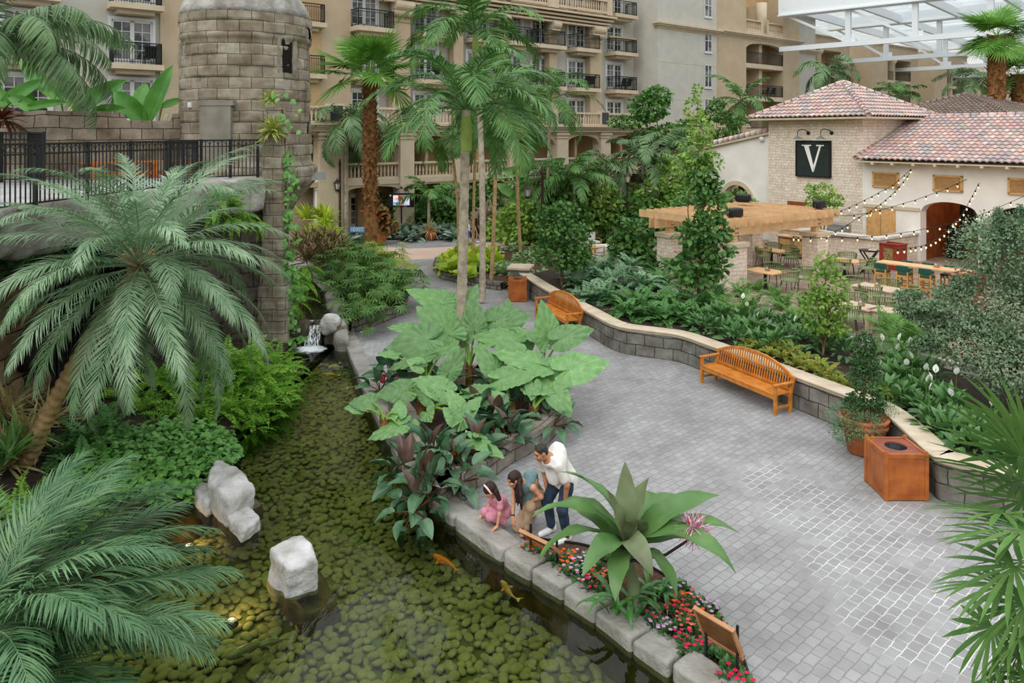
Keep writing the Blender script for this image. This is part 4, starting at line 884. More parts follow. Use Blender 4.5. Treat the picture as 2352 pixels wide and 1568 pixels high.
# left gable wing with the arched niche
g0,g1=rs(1572,.2),x0;gz0,gz1=5.0,6.25;n0,n1=rs(1661,.2),rs(1726,.2);nz=2.05;na=nz+(n1-n0)/2*1.0
def slope(s): return gz0+(gz1-gz0)*(s-g0)/(g1-g0)
for s0_,s1_,zb in ((g0,n0,0),(n1,g1,0)):
    mb=MB();mb.add([(s0_,.2,zb),(s1_,.2,zb),(s1_,.2,slope(s1_)),(s0_,.2,slope(s0_)),(s0_,.7,zb),(s1_,.7,zb),(s1_,.7,slope(s1_)),(s0_,.7,slope(s0_))],[(0,1,2,3),(7,6,5,4),(0,3,7,4),(1,5,6,2),(3,2,6,7)]);mb.build('gable_wall',m_wwall,PV)
arch(PV,n0,n1,.2,.7,nz,na,slope(n0),m_wwall,'gable_wall',20)
mb=MB();mb.add([(n0,.2,slope(n0)),(n1,.2,slope(n0)),(n1,.2,slope(n1)),(n0,.7,slope(n0)),(n1,.7,slope(n0)),(n1,.7,slope(n1))],[(0,1,2),(5,4,3),(0,2,5,3)]);mb.build('gable_wall',m_wwall,PV)
mb=MB();rr=(n1-n0)/2;cc=(n0+n1)/2
for j in range(18):
    A,B_=math.pi*j/18,math.pi*(j+1)/18;v=[]
    for a in (A,B_):
        for r_ in (rr*.97,rr*1.22):
            for y in (.1,.25): v.append((cc-math.cos(a)*r_,y,nz+math.sin(a)*r_))
    mb.add(v,[(0,2,6,4),(1,5,7,3),(2,3,7,6),(0,4,5,1)])
mb.box((n0-rr*.22,.1,0),(n0+.03,.25,nz));mb.box((n1-.03,.1,0),(n1+rr*.22,.25,nz));mb.build('arch_surround',m_stone,PV)
mb=MB();mb.box((n0,1.6,0),(n1,1.7,4));mb.build('niche_wall',m_ochre,PV);mb=MB();mb.box((n0,.5,1.05),(n1,1.2,1.15));mb.box((n0+.45,1.1,1.15),(n0+.65,1.3,4));mb.build('niche_sill',m_warm,PV)
hip_caps(PV,(g0-.95,.1,slope(g0-.95)+.08),(x0,.1,gz1+.1),m_tile,.17,'barge_tiles')
mb=MB();mb.prism([(g0-.9,.0),(x0,.0),(x0,5),(g0-.9,5)],0,.12);o=mb.build('shed_roof',m_stone,PV)
for v in o.data.vertices: v.co.z += slope(v.co.x)-.16
mb=MB();mb.lathe([(.16,0),(.17,.1),(.12,.2),(.02,.23)],14);s=rs(1752,.2);mb.build('bulkhead_light',m_white,PV,True,Matrix.Translation((s,.2,rz(s,.2,319)))@Matrix.Rotation(rad(90),4,'X'))
mb=MB();s0,s1=rs(1809),rs(1858);mb.box((s0,-.02,1.6),(s1,.3,rz(s0,0,461)));mb.build('fireplace_opening',m_warm,PV)
# far pavilion roof
P2=thing('pavilion_roof','weathered brown tiled hip roof of a second pavilion behind','building');c2=at(2222,218,52);hw=7.2;P2.matrix_world=Matrix.Translation((c2.x,c2.y,0))@Matrix.Rotation(rad(-55.6),4,'Z')
ee=[(-hw,-hw,6.4),(hw,-hw,6.4),(hw,hw,6.4),(-hw,hw,6.4)]
for i in range(4): tile_face('roof_tiles',P2,ee[i],ee[(i+1) % 4],(0,0,c2.z),(0,0,c2.z),m_tile2)
for i in range(4): hip_caps(P2,Vector(ee[i])+Vector((0,0,.08)),(0,0,c2.z+.1),m_tile2)
mb=MB();mb.box((-hw+.8,-hw+.8,0),(hw-.8,hw-.8,6.4));mb.build('pavilion_walls',m_wwall,P2)
# sign with the letter V, and its gooseneck lamps
s0,s1=rs(1828,-.1),rs(1907.5,-.1);zt,zb=rz(s0,-.1,322.5),rz(s0,-.1,404.5)
sg=thing('wall_sign','black square wall sign with a large white serif letter V','sign');sg.matrix_world=RM@Matrix.Translation(((s0+s1)/2,-.1,(zt+zb)/2))
hw_,hh=(s1-s0)/2,(zt-zb)/2;m_sign=pm('charcoal_sign',(44,52,50),(38,45,43),3,.6)
mb=MB();mb.box((-hw_,0,-hh),(hw_,.1,hh));mb.build('sign_board',m_sign,sg);mb=MB()
for (a,b_,c,d) in ((-hw_,hw_,-hh,-hh+.05),(-hw_,hw_,hh-.05,hh),(-hw_,-hw_+.05,-hh,hh),(hw_-.05,hw_,-hh,hh)): mb.box((a,-.04,c),(b_,.1,d))
mb.build('sign_frame',m_blk,sg)
Vt,Vb=hh*.70,-hh*.72;w_=hw_*.62
mb=MB()
def slab(pts,y=-.03): n=len(pts);mb.add([(p[0],y,p[1]) for p in pts]+[(p[0],.01,p[1]) for p in pts],[tuple(range(n)),tuple(range(n,2*n))[::-1]]+[(i,n+i,n+(i+1) % n,(i+1) % n) for i in range(n)])
slab([(-w_*.80,Vt),(-w_*.80+.001,Vt-.02),(-.02*w_,Vb),(.10*w_,Vb),(.13*w_,Vb+.22*hh),(-w_*.38,Vt)]);slab([(w_*.60,Vt),(.06*w_,Vb+.30*hh),(.02*w_,Vb),(.10*w_,Vb),(w_*.78,Vt)])
slab([(-w_*1.04,Vt),(-w_*1.04,Vt+.07*hh),(-w_*.14,Vt+.07*hh),(-w_*.14,Vt)]);slab([(w_*.34,Vt),(w_*.34,Vt+.07*hh),(w_*1.04,Vt+.07*hh),(w_*1.04,Vt)])
mb.build('letter_v',pm('sign_white',(240,238,232),None,rough=.5),sg)
for i,(px,lab) in enumerate(((1833,'black gooseneck wall lamp above the V sign, nearer the white gable'),(1886,'black gooseneck wall lamp above the V sign, nearer the big tiled roof'))):
    s=rs(px,-.5);t_=thing('gooseneck_lamp',lab,'lamp',group=None);t_.matrix_world=RM@Matrix.Translation((s,-.02,rz(s,-.4,319)))
    P=[(0.30,0,.32),(.25,-.12,.46),(.12,-.35,.52),(.02,-.5,.46),(0,-.52,.3),(0,-.52,.16)]
    mb=MB();mb.tube(P,.022,8);mb.build('lamp_arm',m_blk,t_,True);mb=MB();mb.lathe([(.03,.2),(.06,.15),(.1,.1),(.24,.02),(.25,0),(.2,.02)],18,(0,-.52,0),False);mb.build('lamp_shade',pm('grey_enamel',(110,112,112),None,rough=.4),t_,True)
    mb=MB();mb.lathe([(.1,0),(.1,.04),(.03,.06)],14);mb.build('wall_plate',m_blk,t_,True,Matrix.Translation((.30,0.02,.32))@Matrix.Rotation(rad(90),4,'X'))
# ---------------------------------------------------------------- pergola
ex_,ey_=Vector((.5645,-.8254,0)),Vector((.8254,.5645,0))
FR=Vector((8.67,29.4,0));TE,TD=5.41,3.36
def pg(a,b,z=0): return FR+ex_*a+ey_*b+Vector((0,0,z))
PG=thing('pergola','timber pergola of pale rafters on square stone pillars','pergola');PG.matrix_world=Matrix(((ex_.x,ey_.x,0,FR.x),(ex_.y,ey_.y,0,FR.y),(0,0,1,0),(0,0,0,1)))
for a,b in ((0,0),(-TD,0),(0,TE),(-TD,TE)):
    p=veneer_box('pillar',PG,a-.38,a+.38,b-.38,b+.38,0,1.72);mb=MB();mb.box((a-.46,b-.46,1.70),(a+.46,b+.46,1.88));mb.build('pillar_cap',m_stone,p,bev=.01);mb=MB();mb.box((a-.13,b-.13,1.88),(a+.13,b+.13,2.5));mb.build('timber_post',m_cedar,p)
for a in (0,-TD):
    for da in (-.19,.13): mb=MB();mb.box((a+da,-1.05,2.14),(a+da+.06,TE+1.05,2.54));mb.build('beam',m_cedar,PG)
    mb=MB()
    for b in (0,TE):
        for i in (-.06,.06):
            for z in (2.24,2.42): mb.lathe([(.025,0),(.025,.02)],8,(b+i,z,0))
    o=mb.build('bolt',m_blk,PG,M=Matrix(((0,0,-1,a-.19),(1,0,0,0),(0,1,0,0),(0,0,0,1))))
    o=mb.build('bolt',m_blk,PG,M=Matrix(((0,0,1,a+.19),(1,0,0,0),(0,1,0,0),(0,0,0,1))))
for i in range(17):
    b=-.85+i*(TE+1.7)/16;mb=MB();mb.box((-TD-.95,b-.035,2.54),(.62,b+.035,2.84));mb.build('rafter',m_cedar,PG)
def speaker(px,py,Y,rz_,lab):
    p=at(px,py,Y);t_=thing('outdoor_speaker',lab,'speaker',p,rz_);mb=MB();rock(mb,((-.34,-.17),(.34,-.17),(.34,.17),(-.34,.17)),0,.36,6,6,0,1,0);mb.build('speaker_body',m_blk,t_,True)
    mb=MB();mb.tube([(-.36,0,.2),(-.38,0,-.02),(.38,0,-.02),(.36,0,.2)],.018,6);mb.build('mounting_bracket',pm('steel',(150,150,150),None,rough=.4,metal=1),t_)
speaker(1707,463,34.2,rad(-30),'black outdoor speaker on the far rafters of the pergola, below the arched niche');speaker(1882,478,32.6,rad(40),'black outdoor speaker on the pergola corner beside the small potted tree');speaker(1688,498,29.6,rad(30),'black outdoor speaker on the pergola half hidden by the slender tree')
# low stone bar wall and cabinets of the outdoor kitchen
bw_=[rloc(at(1770,600,37.0)),rloc(at(2023,600,35.2)),rloc(at(2078,600,36.8))]
kt=thing('stone_counter','low cream stone wall with a white counter top beside the potted tree','counter');kt.matrix_world=RM
xa,xb=rs(1790,-3.2),rs(2023,-3.2)
veneer_box('counter_wall',kt,xa,xb,-3.35,-3.0,0,1.30);veneer_box('counter_wall',kt,xb-.35,xb,-3.0,-.1,0,1.30)
mb=MB();mb.prism([(xa-.1,-3.5),(xb+.1,-3.5),(xb+.1,-.02),(xb-.5,-.02),(xb-.5,-2.85),(xa-.1,-2.85)],1.30,1.40);mb.build('counter_top',m_wht,kt)
sb_=thing('sideboard','oak sideboard cabinet with pale door panels under the pergola','cabinet');sb_.matrix_world=RM
q0,q1=rs(1784,-4.1),rs(1850,-4.1);m_grey=pm('grey_oak',(166,142,116),(150,126,100),5,.6)
mb=MB();mb.box((q0,-4.0,.08),(q1,-3.5,1.0));mb.build('cabinet_body',m_grey,sb_);mb=MB();mb.box((q0-.05,-4.08,1.0),(q1+.05,-3.45,1.06));mb.build('cabinet_top',m_cedar,sb_)
for i in range(2): w=(q1-q0)/2;mb=MB();mb.box((q0+i*w+.12,-4.03,.25),(q0+(i+1)*w-.12,-3.99,.88));mb.build('door',m_oak,sb_)
mb=MB();sgc=rs(1990,-2);mb.box((sgc-1.6,-2.7,1.0),(sgc-.7,-2.1,1.75));gr=mb.build('grill_hood',pm('brushed_steel',(176,178,178),None,rough=.35,metal=.9),None,bev=.03);gr.matrix_world=RM;tag(gr,'steel grill hood standing behind the stone counter','grill')
# red cabinets
m_red=pm('rust_red_paint',(150,62,40),(134,52,34),3,.6,.05)
def redbox(px,py,Y,w,d,h,lab,plaque):
    p=at(px,py,Y);t_=thing('red_cabinet',lab,'cabinet',(p.x,p.y,.02),rad(-55.6));mb=MB();mb.box((-w/2,-d/2,0),(w/2,d/2,h));mb.build('cabinet_body',m_red,t_)
    mb=MB()
    for (a,b_,c,e) in ((-w/2-.03,w/2+.03,-d/2-.03,-d/2+.05),(-w/2-.03,w/2+.03,d/2-.05,d/2+.03),(-w/2-.03,-w/2+.05,-d/2,d/2),(w/2-.05,w/2+.03,-d/2,d/2)): mb.box((a,c,h),(b_,e,h+.05))
    mb.build('rim',m_red,t_)
    if plaque: mb=MB();mb.box((-.22,-d/2-.02,.45),(.22,-d/2,.95));mb.build('plaque',pm('brass_plaque',(176,150,96),(96,80,50),14,.5),t_)
redbox(2050,612,33.8,.95,.7,1.12,'rust red cabinet with a brass plaque beside the restaurant arch',True)
redbox(2222,690,27.0,.9,.9,1.0,'rust red cabinet under the end of the high bar table',False)
# ---------------------------------------------------------------- terrace furniture
m_rope=pm('green_rope',(138,154,106),(116,132,86),12,.7);m_leg=pm('dark_steel',(48,46,42),None,rough=.5);m_cush=pm('sage_cushion',(150,160,124),None,rough=.9)
def rope_chair():
    t_=thing('rope_chair','x','chair');mb=MB();mb.lathe([(.24,.42),(.27,.44),(.27,.47),(.2,.485),(.01,.485)],18);mb.build('seat',m_cush,t_,True)
    fr=MB()
    def hoop(z,r,lo=-20,hi=200): A=[rad(a) for a in np.linspace(lo,hi,19)];return [(math.cos(a)*r,math.sin(a)*r*.92+.02,z) for a in A]
    fr.tube(hoop(.80,.34),.02,6);fr.tube(hoop(.43,.27,-200,160),.014,6);fr.build('frame_hoop',m_rope,t_,True)
    mb=MB();A0,A1=hoop(.80,.34),hoop(.43,.27)
    for i in range(19): a,b_=Vector(A0[i]),Vector(A1[i]);mb.tube([a,a.lerp(b_,.5)*1.0+Vector((0,0,-.02)),b_],.013,5)
    mb.tube(hoop(.68,.325),.010,5);mb.build('rope_back',m_rope,t_,True)
    for sx,sy in ((-1,-1),(1,-1),(-1,1),(1,1)): mb=MB();mb.tube([(sx*.18,sy*.18,.43),(sx*.24,sy*.25,0)],[.014,.011],6);mb.build('leg',m_leg,t_)
    return t_
def tbl(px,py,w,d,rz_,lab,top,leg='post',h=.75,Y=None):
    p=gd(px,py,h) if Y is None else at(px,py,Y);t_=thing('dining_table',lab,'table',(p.x,p.y,.02),rz_);h -= .02
    mb=MB()
    n=1 if leg == 'post' else 7
    for i in range(n): mb.box((-w/2,-d/2+i*d/n,h-.045),(w/2,-d/2+(i+1)*d/n-(.012 if n > 1 else 0),h))
    mb.build('table_top',top,t_,bev=.004)
    if leg == 'post': mb=MB();mb.bar((0,0,.03),(0,0,h-.04),.09);mb.box((-.3,-.3,0),(.3,.3,.03));mb.build('pedestal',m_leg,t_)
    else:
        mb=MB();mb.box((-w/2+.05,-d/2+.05,h-.13),(w/2-.05,d/2-.05,h-.045));mb.build('apron',top,t_)
        for sx in (-1,1):
            for sy in (-1,1): mb=MB();mb.box((sx*(w/2-.08)-.045,sy*(d/2-.08)-.045,0),(sx*(w/2-.08)+.045,sy*(d/2-.08)+.045,h-.1));mb.build('leg',top,t_)
    return t_,p
m_teakg=pm('weathered_teak',(206,184,160),(186,162,138),5,.7);m_tan_top=pm('oak_top',(222,182,134),(206,162,114),4,.5)
def caddy(p,rz_,lab):
    t_=thing('condiment_box',lab,'box',(p.x,p.y,p.z),rz_);mb=MB()
    for (a,b_,c,d,z0_,z1_) in ((-.09,.09,-.05,.05,0,.01),(-.09,.09,-.05,-.04,0,.1),(-.09,.09,.04,.05,0,.1),(-.09,-.08,-.05,.05,0,.1),(.08,.09,-.05,.05,0,.1)): mb.box((a,c,z0_),(b_,d,z1_))
    mb.build('tray',m_grey,t_);mb=MB();mb.box((-.06,-.035,.01),(.0,.03,.14));mb.build('packet',m_wht,t_)
RZ=rad(-55.6)
tA_=tbl(2016,659,1.5,.95,RZ,'square weathered teak dining table in front of the bar stools',m_teakg,'legs');caddy(tA_[1],RZ,'small wooden condiment box on the square weathered teak table')
tB_=tbl(1958,698,1.55,.9,RZ,'long weathered teak table, half nearest the slender shrub',m_teakg,'legs');tC_=tbl(2065,716,1.55,.9,RZ,'long weathered teak table, half nearest the big silvery bush',m_teakg,'legs');caddy(tB_[1]+ex_*.3,RZ,'small wooden condiment box on the long weathered teak table')
tD_=tbl(1758,621,1.35,.95,RZ,'oak topped table beside the near pergola pillar',m_tan_top);caddy(tD_[1]+ex_*.1,RZ,'pale condiment box on the oak table by the near pillar')
tE_=tbl(1772,573,1.5,.9,RZ,'oak topped table under the middle of the pergola',m_tan_top);caddy(tE_[1]-ex_*.3,RZ,'pale condiment box on the oak table under the pergola')
tF_=tbl(1940,596,1.5,.9,RZ,'oak topped table beside the patterned tree pot',m_tan_top)
rc=rope_chair();first=[True]
def chair_at(tp,a,b,face,lab):
    """A chair at an offset from a table centre (a along, b across the table), turned so its back faces outwards."""
    p=tp[1];q=Vector((p.x,p.y,.02))+ex_*a+ey_*b;r_=math.atan2((ex_*a+ey_*b).y,(ex_*a+ey_*b).x)-math.pi/2+U(-.15,.15) if face is None else face
    if first[0]: o=rc;o.location=q;o.rotation_euler=(0,0,r_);o.scale=(1.12,)*3;o['label']=lab;o['group']='green rope chairs';first[0]=False
    else: o=dup(rc,q,r_,lab,'green rope chairs',1.12)
for tp,lst in ((tA_,((-.95,.1,'at the far short end of the square teak table'),(.0,.72,'on the bar side of the square teak table'),(.15,-.72,'on the near side of the square teak table'),(1.0,.1,'at the short end of the square teak table nearest the bush'))),
                (tB_,((-.35,.72,'at the far side of the long teak table'),(.3,-.75,'on the near side of the long teak table'),(.55,.75,'at the far side of the long teak table, toward its middle'),(-1.1,0,'at the end of the long teak table behind the shrub'))),
                (tC_,((.1,.75,'at the far side of the long teak table by the bush'),(.2,-.75,'on the near side of the long teak table by the bush'))),
                (tD_,((-.2,.75,'on the far side of the oak table by the near pillar'),(1.0,.1,'at the near end of the oak table by the near pillar'),(1.0,1.0,'standing off the corner of the oak table by the near pillar'))),
                (tE_,((-.4,.7,'behind the oak table under the pergola'),(.4,.72,'behind the oak table under the pergola, toward the sideboard'),(.1,-.7,'on the near side of the oak table under the pergola'),(1.0,.05,'at the end of the oak table under the pergola'),(-.9,-.1,'at the pillar end of the oak table under the pergola'))),
                (tF_,((.95,.05,'at the end of the oak table by the tray stand'),(.3,-.72,'in front of the table by the patterned pot'),(-.3,.7,'behind the oak table by the patterned pot')))):
    for a,b_,lab in lst: chair_at(tp,a,b_,None,'green rope armchair '+lab)
p=gd(2205,735,0);o=dup(rc,(p.x,p.y,.02),rad(100),'green rope armchair on its own beside the big silvery bush','green rope chairs')
# high bar table and stools
bp0,bp1=gd(2026,599,1.06),gd(2215,622,1.06);bd_=bp1-bp0;bl_=bd_.length;br_=math.atan2(bd_.y,bd_.x)
bt=thing('bar_table','long oak high bar table with green stools along it','table',(bp0.x,bp0.y,.02),br_)
mb=MB();mb.box((-.1,-.38,.98),(bl_+.2,.38,1.04));mb.build('table_top',m_tan_top,bt,bev=.006)
for x in (.05,bl_):
    for y in (-.28,.28): mb=MB();mb.box((x-.05,y-.05,0),(x+.05,y+.05,.98));mb.build('leg',m_tan_top,bt)
mb=MB();mb.box((.05,-.03,.12),(bl_,.03,.2));mb.build('foot_rail',m_tan_top,bt)
caddy(bp0.lerp(bp1,.68)+Vector((0,0,0)),br_,'small condiment box on the long high bar table')
m_gseat=pm('green_vinyl',(38,86,72),(32,74,62),4,.45);m_honey=pm('honey_oak',(206,154,84),(188,136,70),5,.5)
def stool():
    t_=thing('bar_stool','x','stool',group='green bar stools')
    mb=MB();mb.box((-.22,-.2,.70),(.22,.2,.78));mb.build('seat',m_gseat,t_,bev=.02);mb=MB();mb.box((-.22,-.26,.84),(.22,-.2,1.06));mb.build('backrest',m_gseat,t_,bev=.02)
    for sx in (-1,1):
        mb=MB();mb.bar((sx*.2,-.23,0),(sx*.19,-.23,.88),.045);mb.build('leg',m_honey,t_);mb=MB();mb.bar((sx*.2,.2,0),(sx*.19,.17,.71),.045);mb.build('leg',m_honey,t_)
    mb=MB();mb.box((-.2,-.24,.62),(.2,.19,.7));mb.box((-.19,-.245,.24),(.19,-.215,.28));mb.box((-.19,.17,.24),(.19,.2,.28));mb.box((-.2,-.22,.3),(-.17,.2,.34));mb.box((.17,-.22,.3),(.2,.2,.34));mb.build('stretcher',m_honey,t_)
    return t_
st=stool()
for i,(px,side,lab) in enumerate(((2040,-1,'green seated oak bar stool at the bar table, nearest the rust red bin'),(2092,-1,'green seated oak bar stool at the bar table, middle of the near row'),(2144,-1,'green seated oak bar stool at the bar table, nearest the silvery bush'),(2070,1,'green bar stool behind the bar table, nearest the rust red bin'),(2120,1,'green bar stool behind the bar table, middle one'),(2170,1,'green bar stool behind the bar table, nearest the arch'))):
    u=(px-2026)/(2215-2026);q=bp0.lerp(bp1,u);nr=Vector((-bd_.y,bd_.x,0)).normalized()*side*.48;q=Vector((q.x,q.y,.02))+nr;r_=br_+(0 if side < 0 else math.pi)
    o=st if i == 0 else dup(st,q,r_,lab);o.location=q;o.rotation_euler=(0,0,r_);o['label']=lab
# folding tray stand
p=gd(1996,630,0);ts=thing('tray_stand','black folding tray stand with crossed legs and a plate on it','stand',(p.x,p.y,.02),rad(-40))
for y in (-.2,.2):
    for s_ in (-1,1): mb=MB();mb.bar((-.32*s_,y,0),(.32*s_,y,1.0),.045);mb.build('leg',m_blk,ts)
mb=MB();mb.box((-.3,-.2,.2),(-.2,.2,.24));mb.box((.14,-.2,.3),(.24,.2,.34));mb.build('cross_bar',m_blk,ts);mb=MB();mb.lathe([(.02,1.0),(.40,1.0),(.42,1.04),(.40,1.03),(.02,1.02)],24);mb.build('tray',m_leg,ts)
pl_=thing('plate_of_food','white plate of food on the folding tray stand','plate',(p.x+.12,p.y-.05,1.05));mb=MB();mb.lathe([(.02,0),(.1,0),(.17,.02),(.165,.03),(.02,.015)],20);mb.build('plate',m_white,pl_);mb=MB();rock(mb,((-.09,-.06),(.09,-.06),(.09,.06),(-.09,.06)),.01,.07,6,3,.015,12,3);mb.build('food',pm('bread',(214,190,150),(180,140,90),12),pl_,True)
# string lights
m_cable=pm('black_cable',(30,30,32),None,rough=.6);m_bulb=pm('lit_bulb',(255,214,150),None,rough=.3,emit=(255,206,140),es=2.4)
def strings(lab,pts,Y0,Y1):
    n=len(pts);W_=[at(1480+x/2.697,360+y/2.697,Y0+(Y1-Y0)*i/(n-1)) for i,(x,y) in enumerate(pts)]
    t_=thing('string_lights',lab,'string lights',W_[0]);W_=[w-W_[0] for w in W_];mb=MB();mb.tube([w+Vector((0,0,.12)) for w in W_],.011,5);mb.build('cable',m_cable,t_)
    for w in W_[1:-1]:
        mb=MB();mb.lathe([(.02,.13),(.03,.10),(.028,.04)],8,w);s_=mb.build('socket',m_cable,t_,True);mb=MB();mb.lathe([(.016,.05),(.034,.015),(.036,-.015),(.022,-.045),(.004,-.06)],8,w);mb.build('bulb',m_bulb,s_,True)
strings('string of bulbs from the wall above the first louvre down to the pergola corner',[(1665,75),(1650,95),(1610,130),(1575,160),(1540,190),(1495,215),(1450,240),(1410,262),(1365,285),(1315,310),(1270,330),(1220,350),(1160,385)],36.3,32.4)
strings('string of bulbs from the first louvre sagging across the potted tree to a pergola pillar',[(1668,80),(1630,135),(1605,170),(1580,200),(1553,230),(1525,257),(1495,283),(1465,308),(1435,328),(1405,350),(1380,365),(1330,390),(1260,438),(1225,458),(1185,478),(1140,490),(1095,500),(1030,512),(955,516),(925,512),(900,505)],36.3,31)
strings('string of bulbs from the second louvre running toward the pergola',[(2110,92),(2062,123),(2003,152),(1940,183),(1878,210),(1812,237),(1745,260),(1678,285),(1605,305),(1535,327),(1460,348),(1400,362),(1300,378),(1165,385)],34.3,32.4)
strings('string of bulbs hanging steeply from the second louvre in front of the arch',[(2112,92),(2100,120),(2085,155),(2068,190),(2050,225),(2033,258),(2015,290),(1997,325),(1978,360),(1955,390),(1930,415),(1912,432),(1885,465),(1858,490),(1830,512),(1805,532),(1775,547),(1745,562),(1715,572),(1680,578),(1650,583),(1610,588),(1570,592),(1470,560)],34.3,28)
strings('lowest string of bulbs crossing from the silvery bush to the pergola pillar',[(2350,262),(2270,298),(2200,328),(2135,355),(2060,385),(1990,405),(1910,425),(1830,447),(1755,460),(1670,478),(1590,490),(1500,500),(1410,508),(1320,515),(1225,518),(1130,518),(1030,520),(955,515),(920,505)],32,31)
# ---------------------------------------------------------------- steel roof trusses and glazing over the far court
m_steel=pm('white_steel',(226,232,234),None,rough=.5)
def truss(lab,P0,P1,zb,zt,n,deep,seed):
    a,b=Vector(P0),Vector(P1);d=(b-a);L_=d.length;t_=thing('roof_truss',lab,'truss',(a.x,a.y,0),math.atan2(d.y,d.x),kind='structure')
    mb=MB();mb.box((-3,-.2,zb),(L_+8,.2,zb+.45));mb.build('bottom_chord',m_steel,t_);mb=MB();mb.box((-3,-.35,zt),(L_+8,.35,zt+deep));mb.box((-3,-.6,zt-.12),(L_+8,.6,zt));mb.build('top_girder',m_steel,t_)
    for i in range(n):
        x=L_*(i+.6)/n;mb=MB();mb.box((x-.22,-.18,zb),(x+.22,.18,zt));mb.box((x-.6,-.04,zb+.1),(x+.6,.04,zb+.9));mb.build('truss_post',m_steel,t_)
        s=1 if i < n*.55 else -1;x2=x-L_/n if s > 0 else x+L_/n;mb=MB();mb.bar((x2,0,zt-.1),(x,0,zb+.4),.22);mb.build('diagonal',m_steel,t_)
truss('nearest white steel roof truss spanning from the hotel tower',(27.6,69),(39.5,57.8),13.9,17.3,3,1.9,0)
truss('second white steel roof truss, behind the nearest',(37.7,82),(48.5,71),13.9,17.8,3,1.0,1)
truss('third white steel roof truss, thin in the distance',(50.2,92),(60,82.5),13.9,18,3,1.0,2)
truss('farthest white steel roof truss, by the far wing',(58,108),(74,92),13.9,18,4,1.0,3)
gt=thing('roof_girders','white steel girders and purlins of the glazed atrium roof','roof frame',kind='structure')
dv,pv=Vector((.728,-.685,0)),Vector((.685,.728,0));o0=Vector((26,70,0))
for i in range(9):
    a=o0+dv*(i*5.4-6);mb=MB();p,q=a+Vector((0,0,18.2)),a+pv*60+Vector((0,0,18.2));mb.bar(p,q,.3,.8);mb.build('girder',m_steel,gt)
for j in range(1,26):
    a=o0-dv*8+pv*(j*2.4);mb=MB();mb.bar(a+Vector((0,0,19.4)),a+dv*60+Vector((0,0,19.4)),.16,.3);mb.build('purlin',m_steel,gt)
for i in range(24):
    a=o0+dv*(i*2.2-8)-pv*0;mb=MB();mb.bar(a+Vector((0,0,19.8)),a+pv*62+Vector((0,0,19.8)),.10,.16);mb.build('glazing_bar',m_steel,gt)
m_rglass,N,L,b=nodes('roof_glass');N.remove(b);tr=N.new('ShaderNodeBsdfTransparent');tr.inputs[0].default_value=(.97,.98,.98,1);gl=N.new('ShaderNodeBsdfGlossy');gl.inputs['Roughness'].default_value=.1;mx=N.new('ShaderNodeMixShader');mx.inputs[0].default_value=.06;L(tr.outputs[0],mx.inputs[1]);L(gl.outputs[0],mx.inputs[2]);L(mx.outputs[0],N['Material Output'].inputs[0])
mb=MB();c=[o0-dv*8,o0+dv*52,o0+dv*52+pv*62,o0-dv*8+pv*62];mb.add([(p.x,p.y,20) for p in c],[(0,1,2,3)]);mb.build('roof_glazing',m_rglass,gt)
# ---------------------------------------------------------------- plant building blocks
Z0=np.zeros((0,3),int)
def leaf_tpl(nx=4,ny=1,w=None,curl=.3,fold=0.0,wave=0.0,x0=0.0):
    """A blade along +x of unit length and unit half width profile w(t); curls down by curl, folds up at the edges, waves at the margin."""
    fold *= .3;wave *= .4;w=w or (lambda t: np.sin(np.pi*np.clip(t,0,1)**.8)**.8)
    t=np.linspace(0,1,nx+1);ww=np.maximum(w(t),.004);c=np.linspace(-1,1,ny+1);V=np.empty((nx+1,ny+1,3))
    V[...,0]=t[:,None];V[...,1]=ww[:,None]*c[None];V[...,2]=-curl*t[:,None]**2+fold*np.abs(c)[None]*ww[:,None]+wave*np.sin(t[:,None]*17+c[None]*1.3)*np.abs(c)[None]*ww[:,None]
    V[...,0] -= .25*curl*t[:,None]**2
    q=np.array([(i*(ny+1)+j,(i+1)*(ny+1)+j,(i+1)*(ny+1)+j+1,i*(ny+1)+j+1) for i in range(nx) for j in range(ny)])
    return V.reshape(-1,3),q,Z0
LINEAR=lambda t: np.interp(t,[0,.15,.5,.85,1],[.45,.9,1,.6,.03])
LANCE=lambda t: np.interp(t,[0,.12,.35,.6,.85,1],[.12,.6,1,.85,.4,.02])
OVAL=lambda t: np.interp(t,[0,.1,.3,.55,.8,.93,1],[.06,.55,.95,1,.66,.3,.02])
STRAP=lambda t: np.interp(t,[0,.2,.5,.8,1],[.5,.85,1,.7,.03])
T_NEEDLE=leaf_tpl(2,1,LINEAR,.25);T_NEEDLE3=leaf_tpl(3,1,LINEAR,.35);T_DROOP=leaf_tpl(4,1,LINEAR,.75)
T_OVAL=leaf_tpl(3,2,OVAL,.15,.25);T_OVAL5=leaf_tpl(5,2,OVAL,.3,.3);T_LANCE=leaf_tpl(4,2,LANCE,.35,.3);T_STRAP=leaf_tpl(7,2,STRAP,.9,.35,.1);T_SMALL=leaf_tpl(2,1,OVAL,.1)
def frames(d,up=(0,0,1)):
    """Frames whose x axis is d and z axis as near up as can be."""
    d=unit(np.asarray(d,float));up=np.broadcast_to(np.asarray(up,float),d.shape);y=np.cross(up,d);bad=np.linalg.norm(y,axis=1) < 1e-3;y[bad]=(0,1,0);y=unit(y);return d,y,np.cross(d,y)
def rach(L,e0,e1,n=14,pw=1.3):
    t=np.linspace(0,1,n+1);e=np.radians(e0+(e1-e0)*t**pw);dx=np.cos(e)*L/n;dz=np.sin(e)*L/n
    P=np.zeros((n+1,3));P[1:,0]=np.cumsum((dx[1:]+dx[:-1])/2);P[1:,2]=np.cumsum((dz[1:]+dz[:-1])/2);return t,P,e
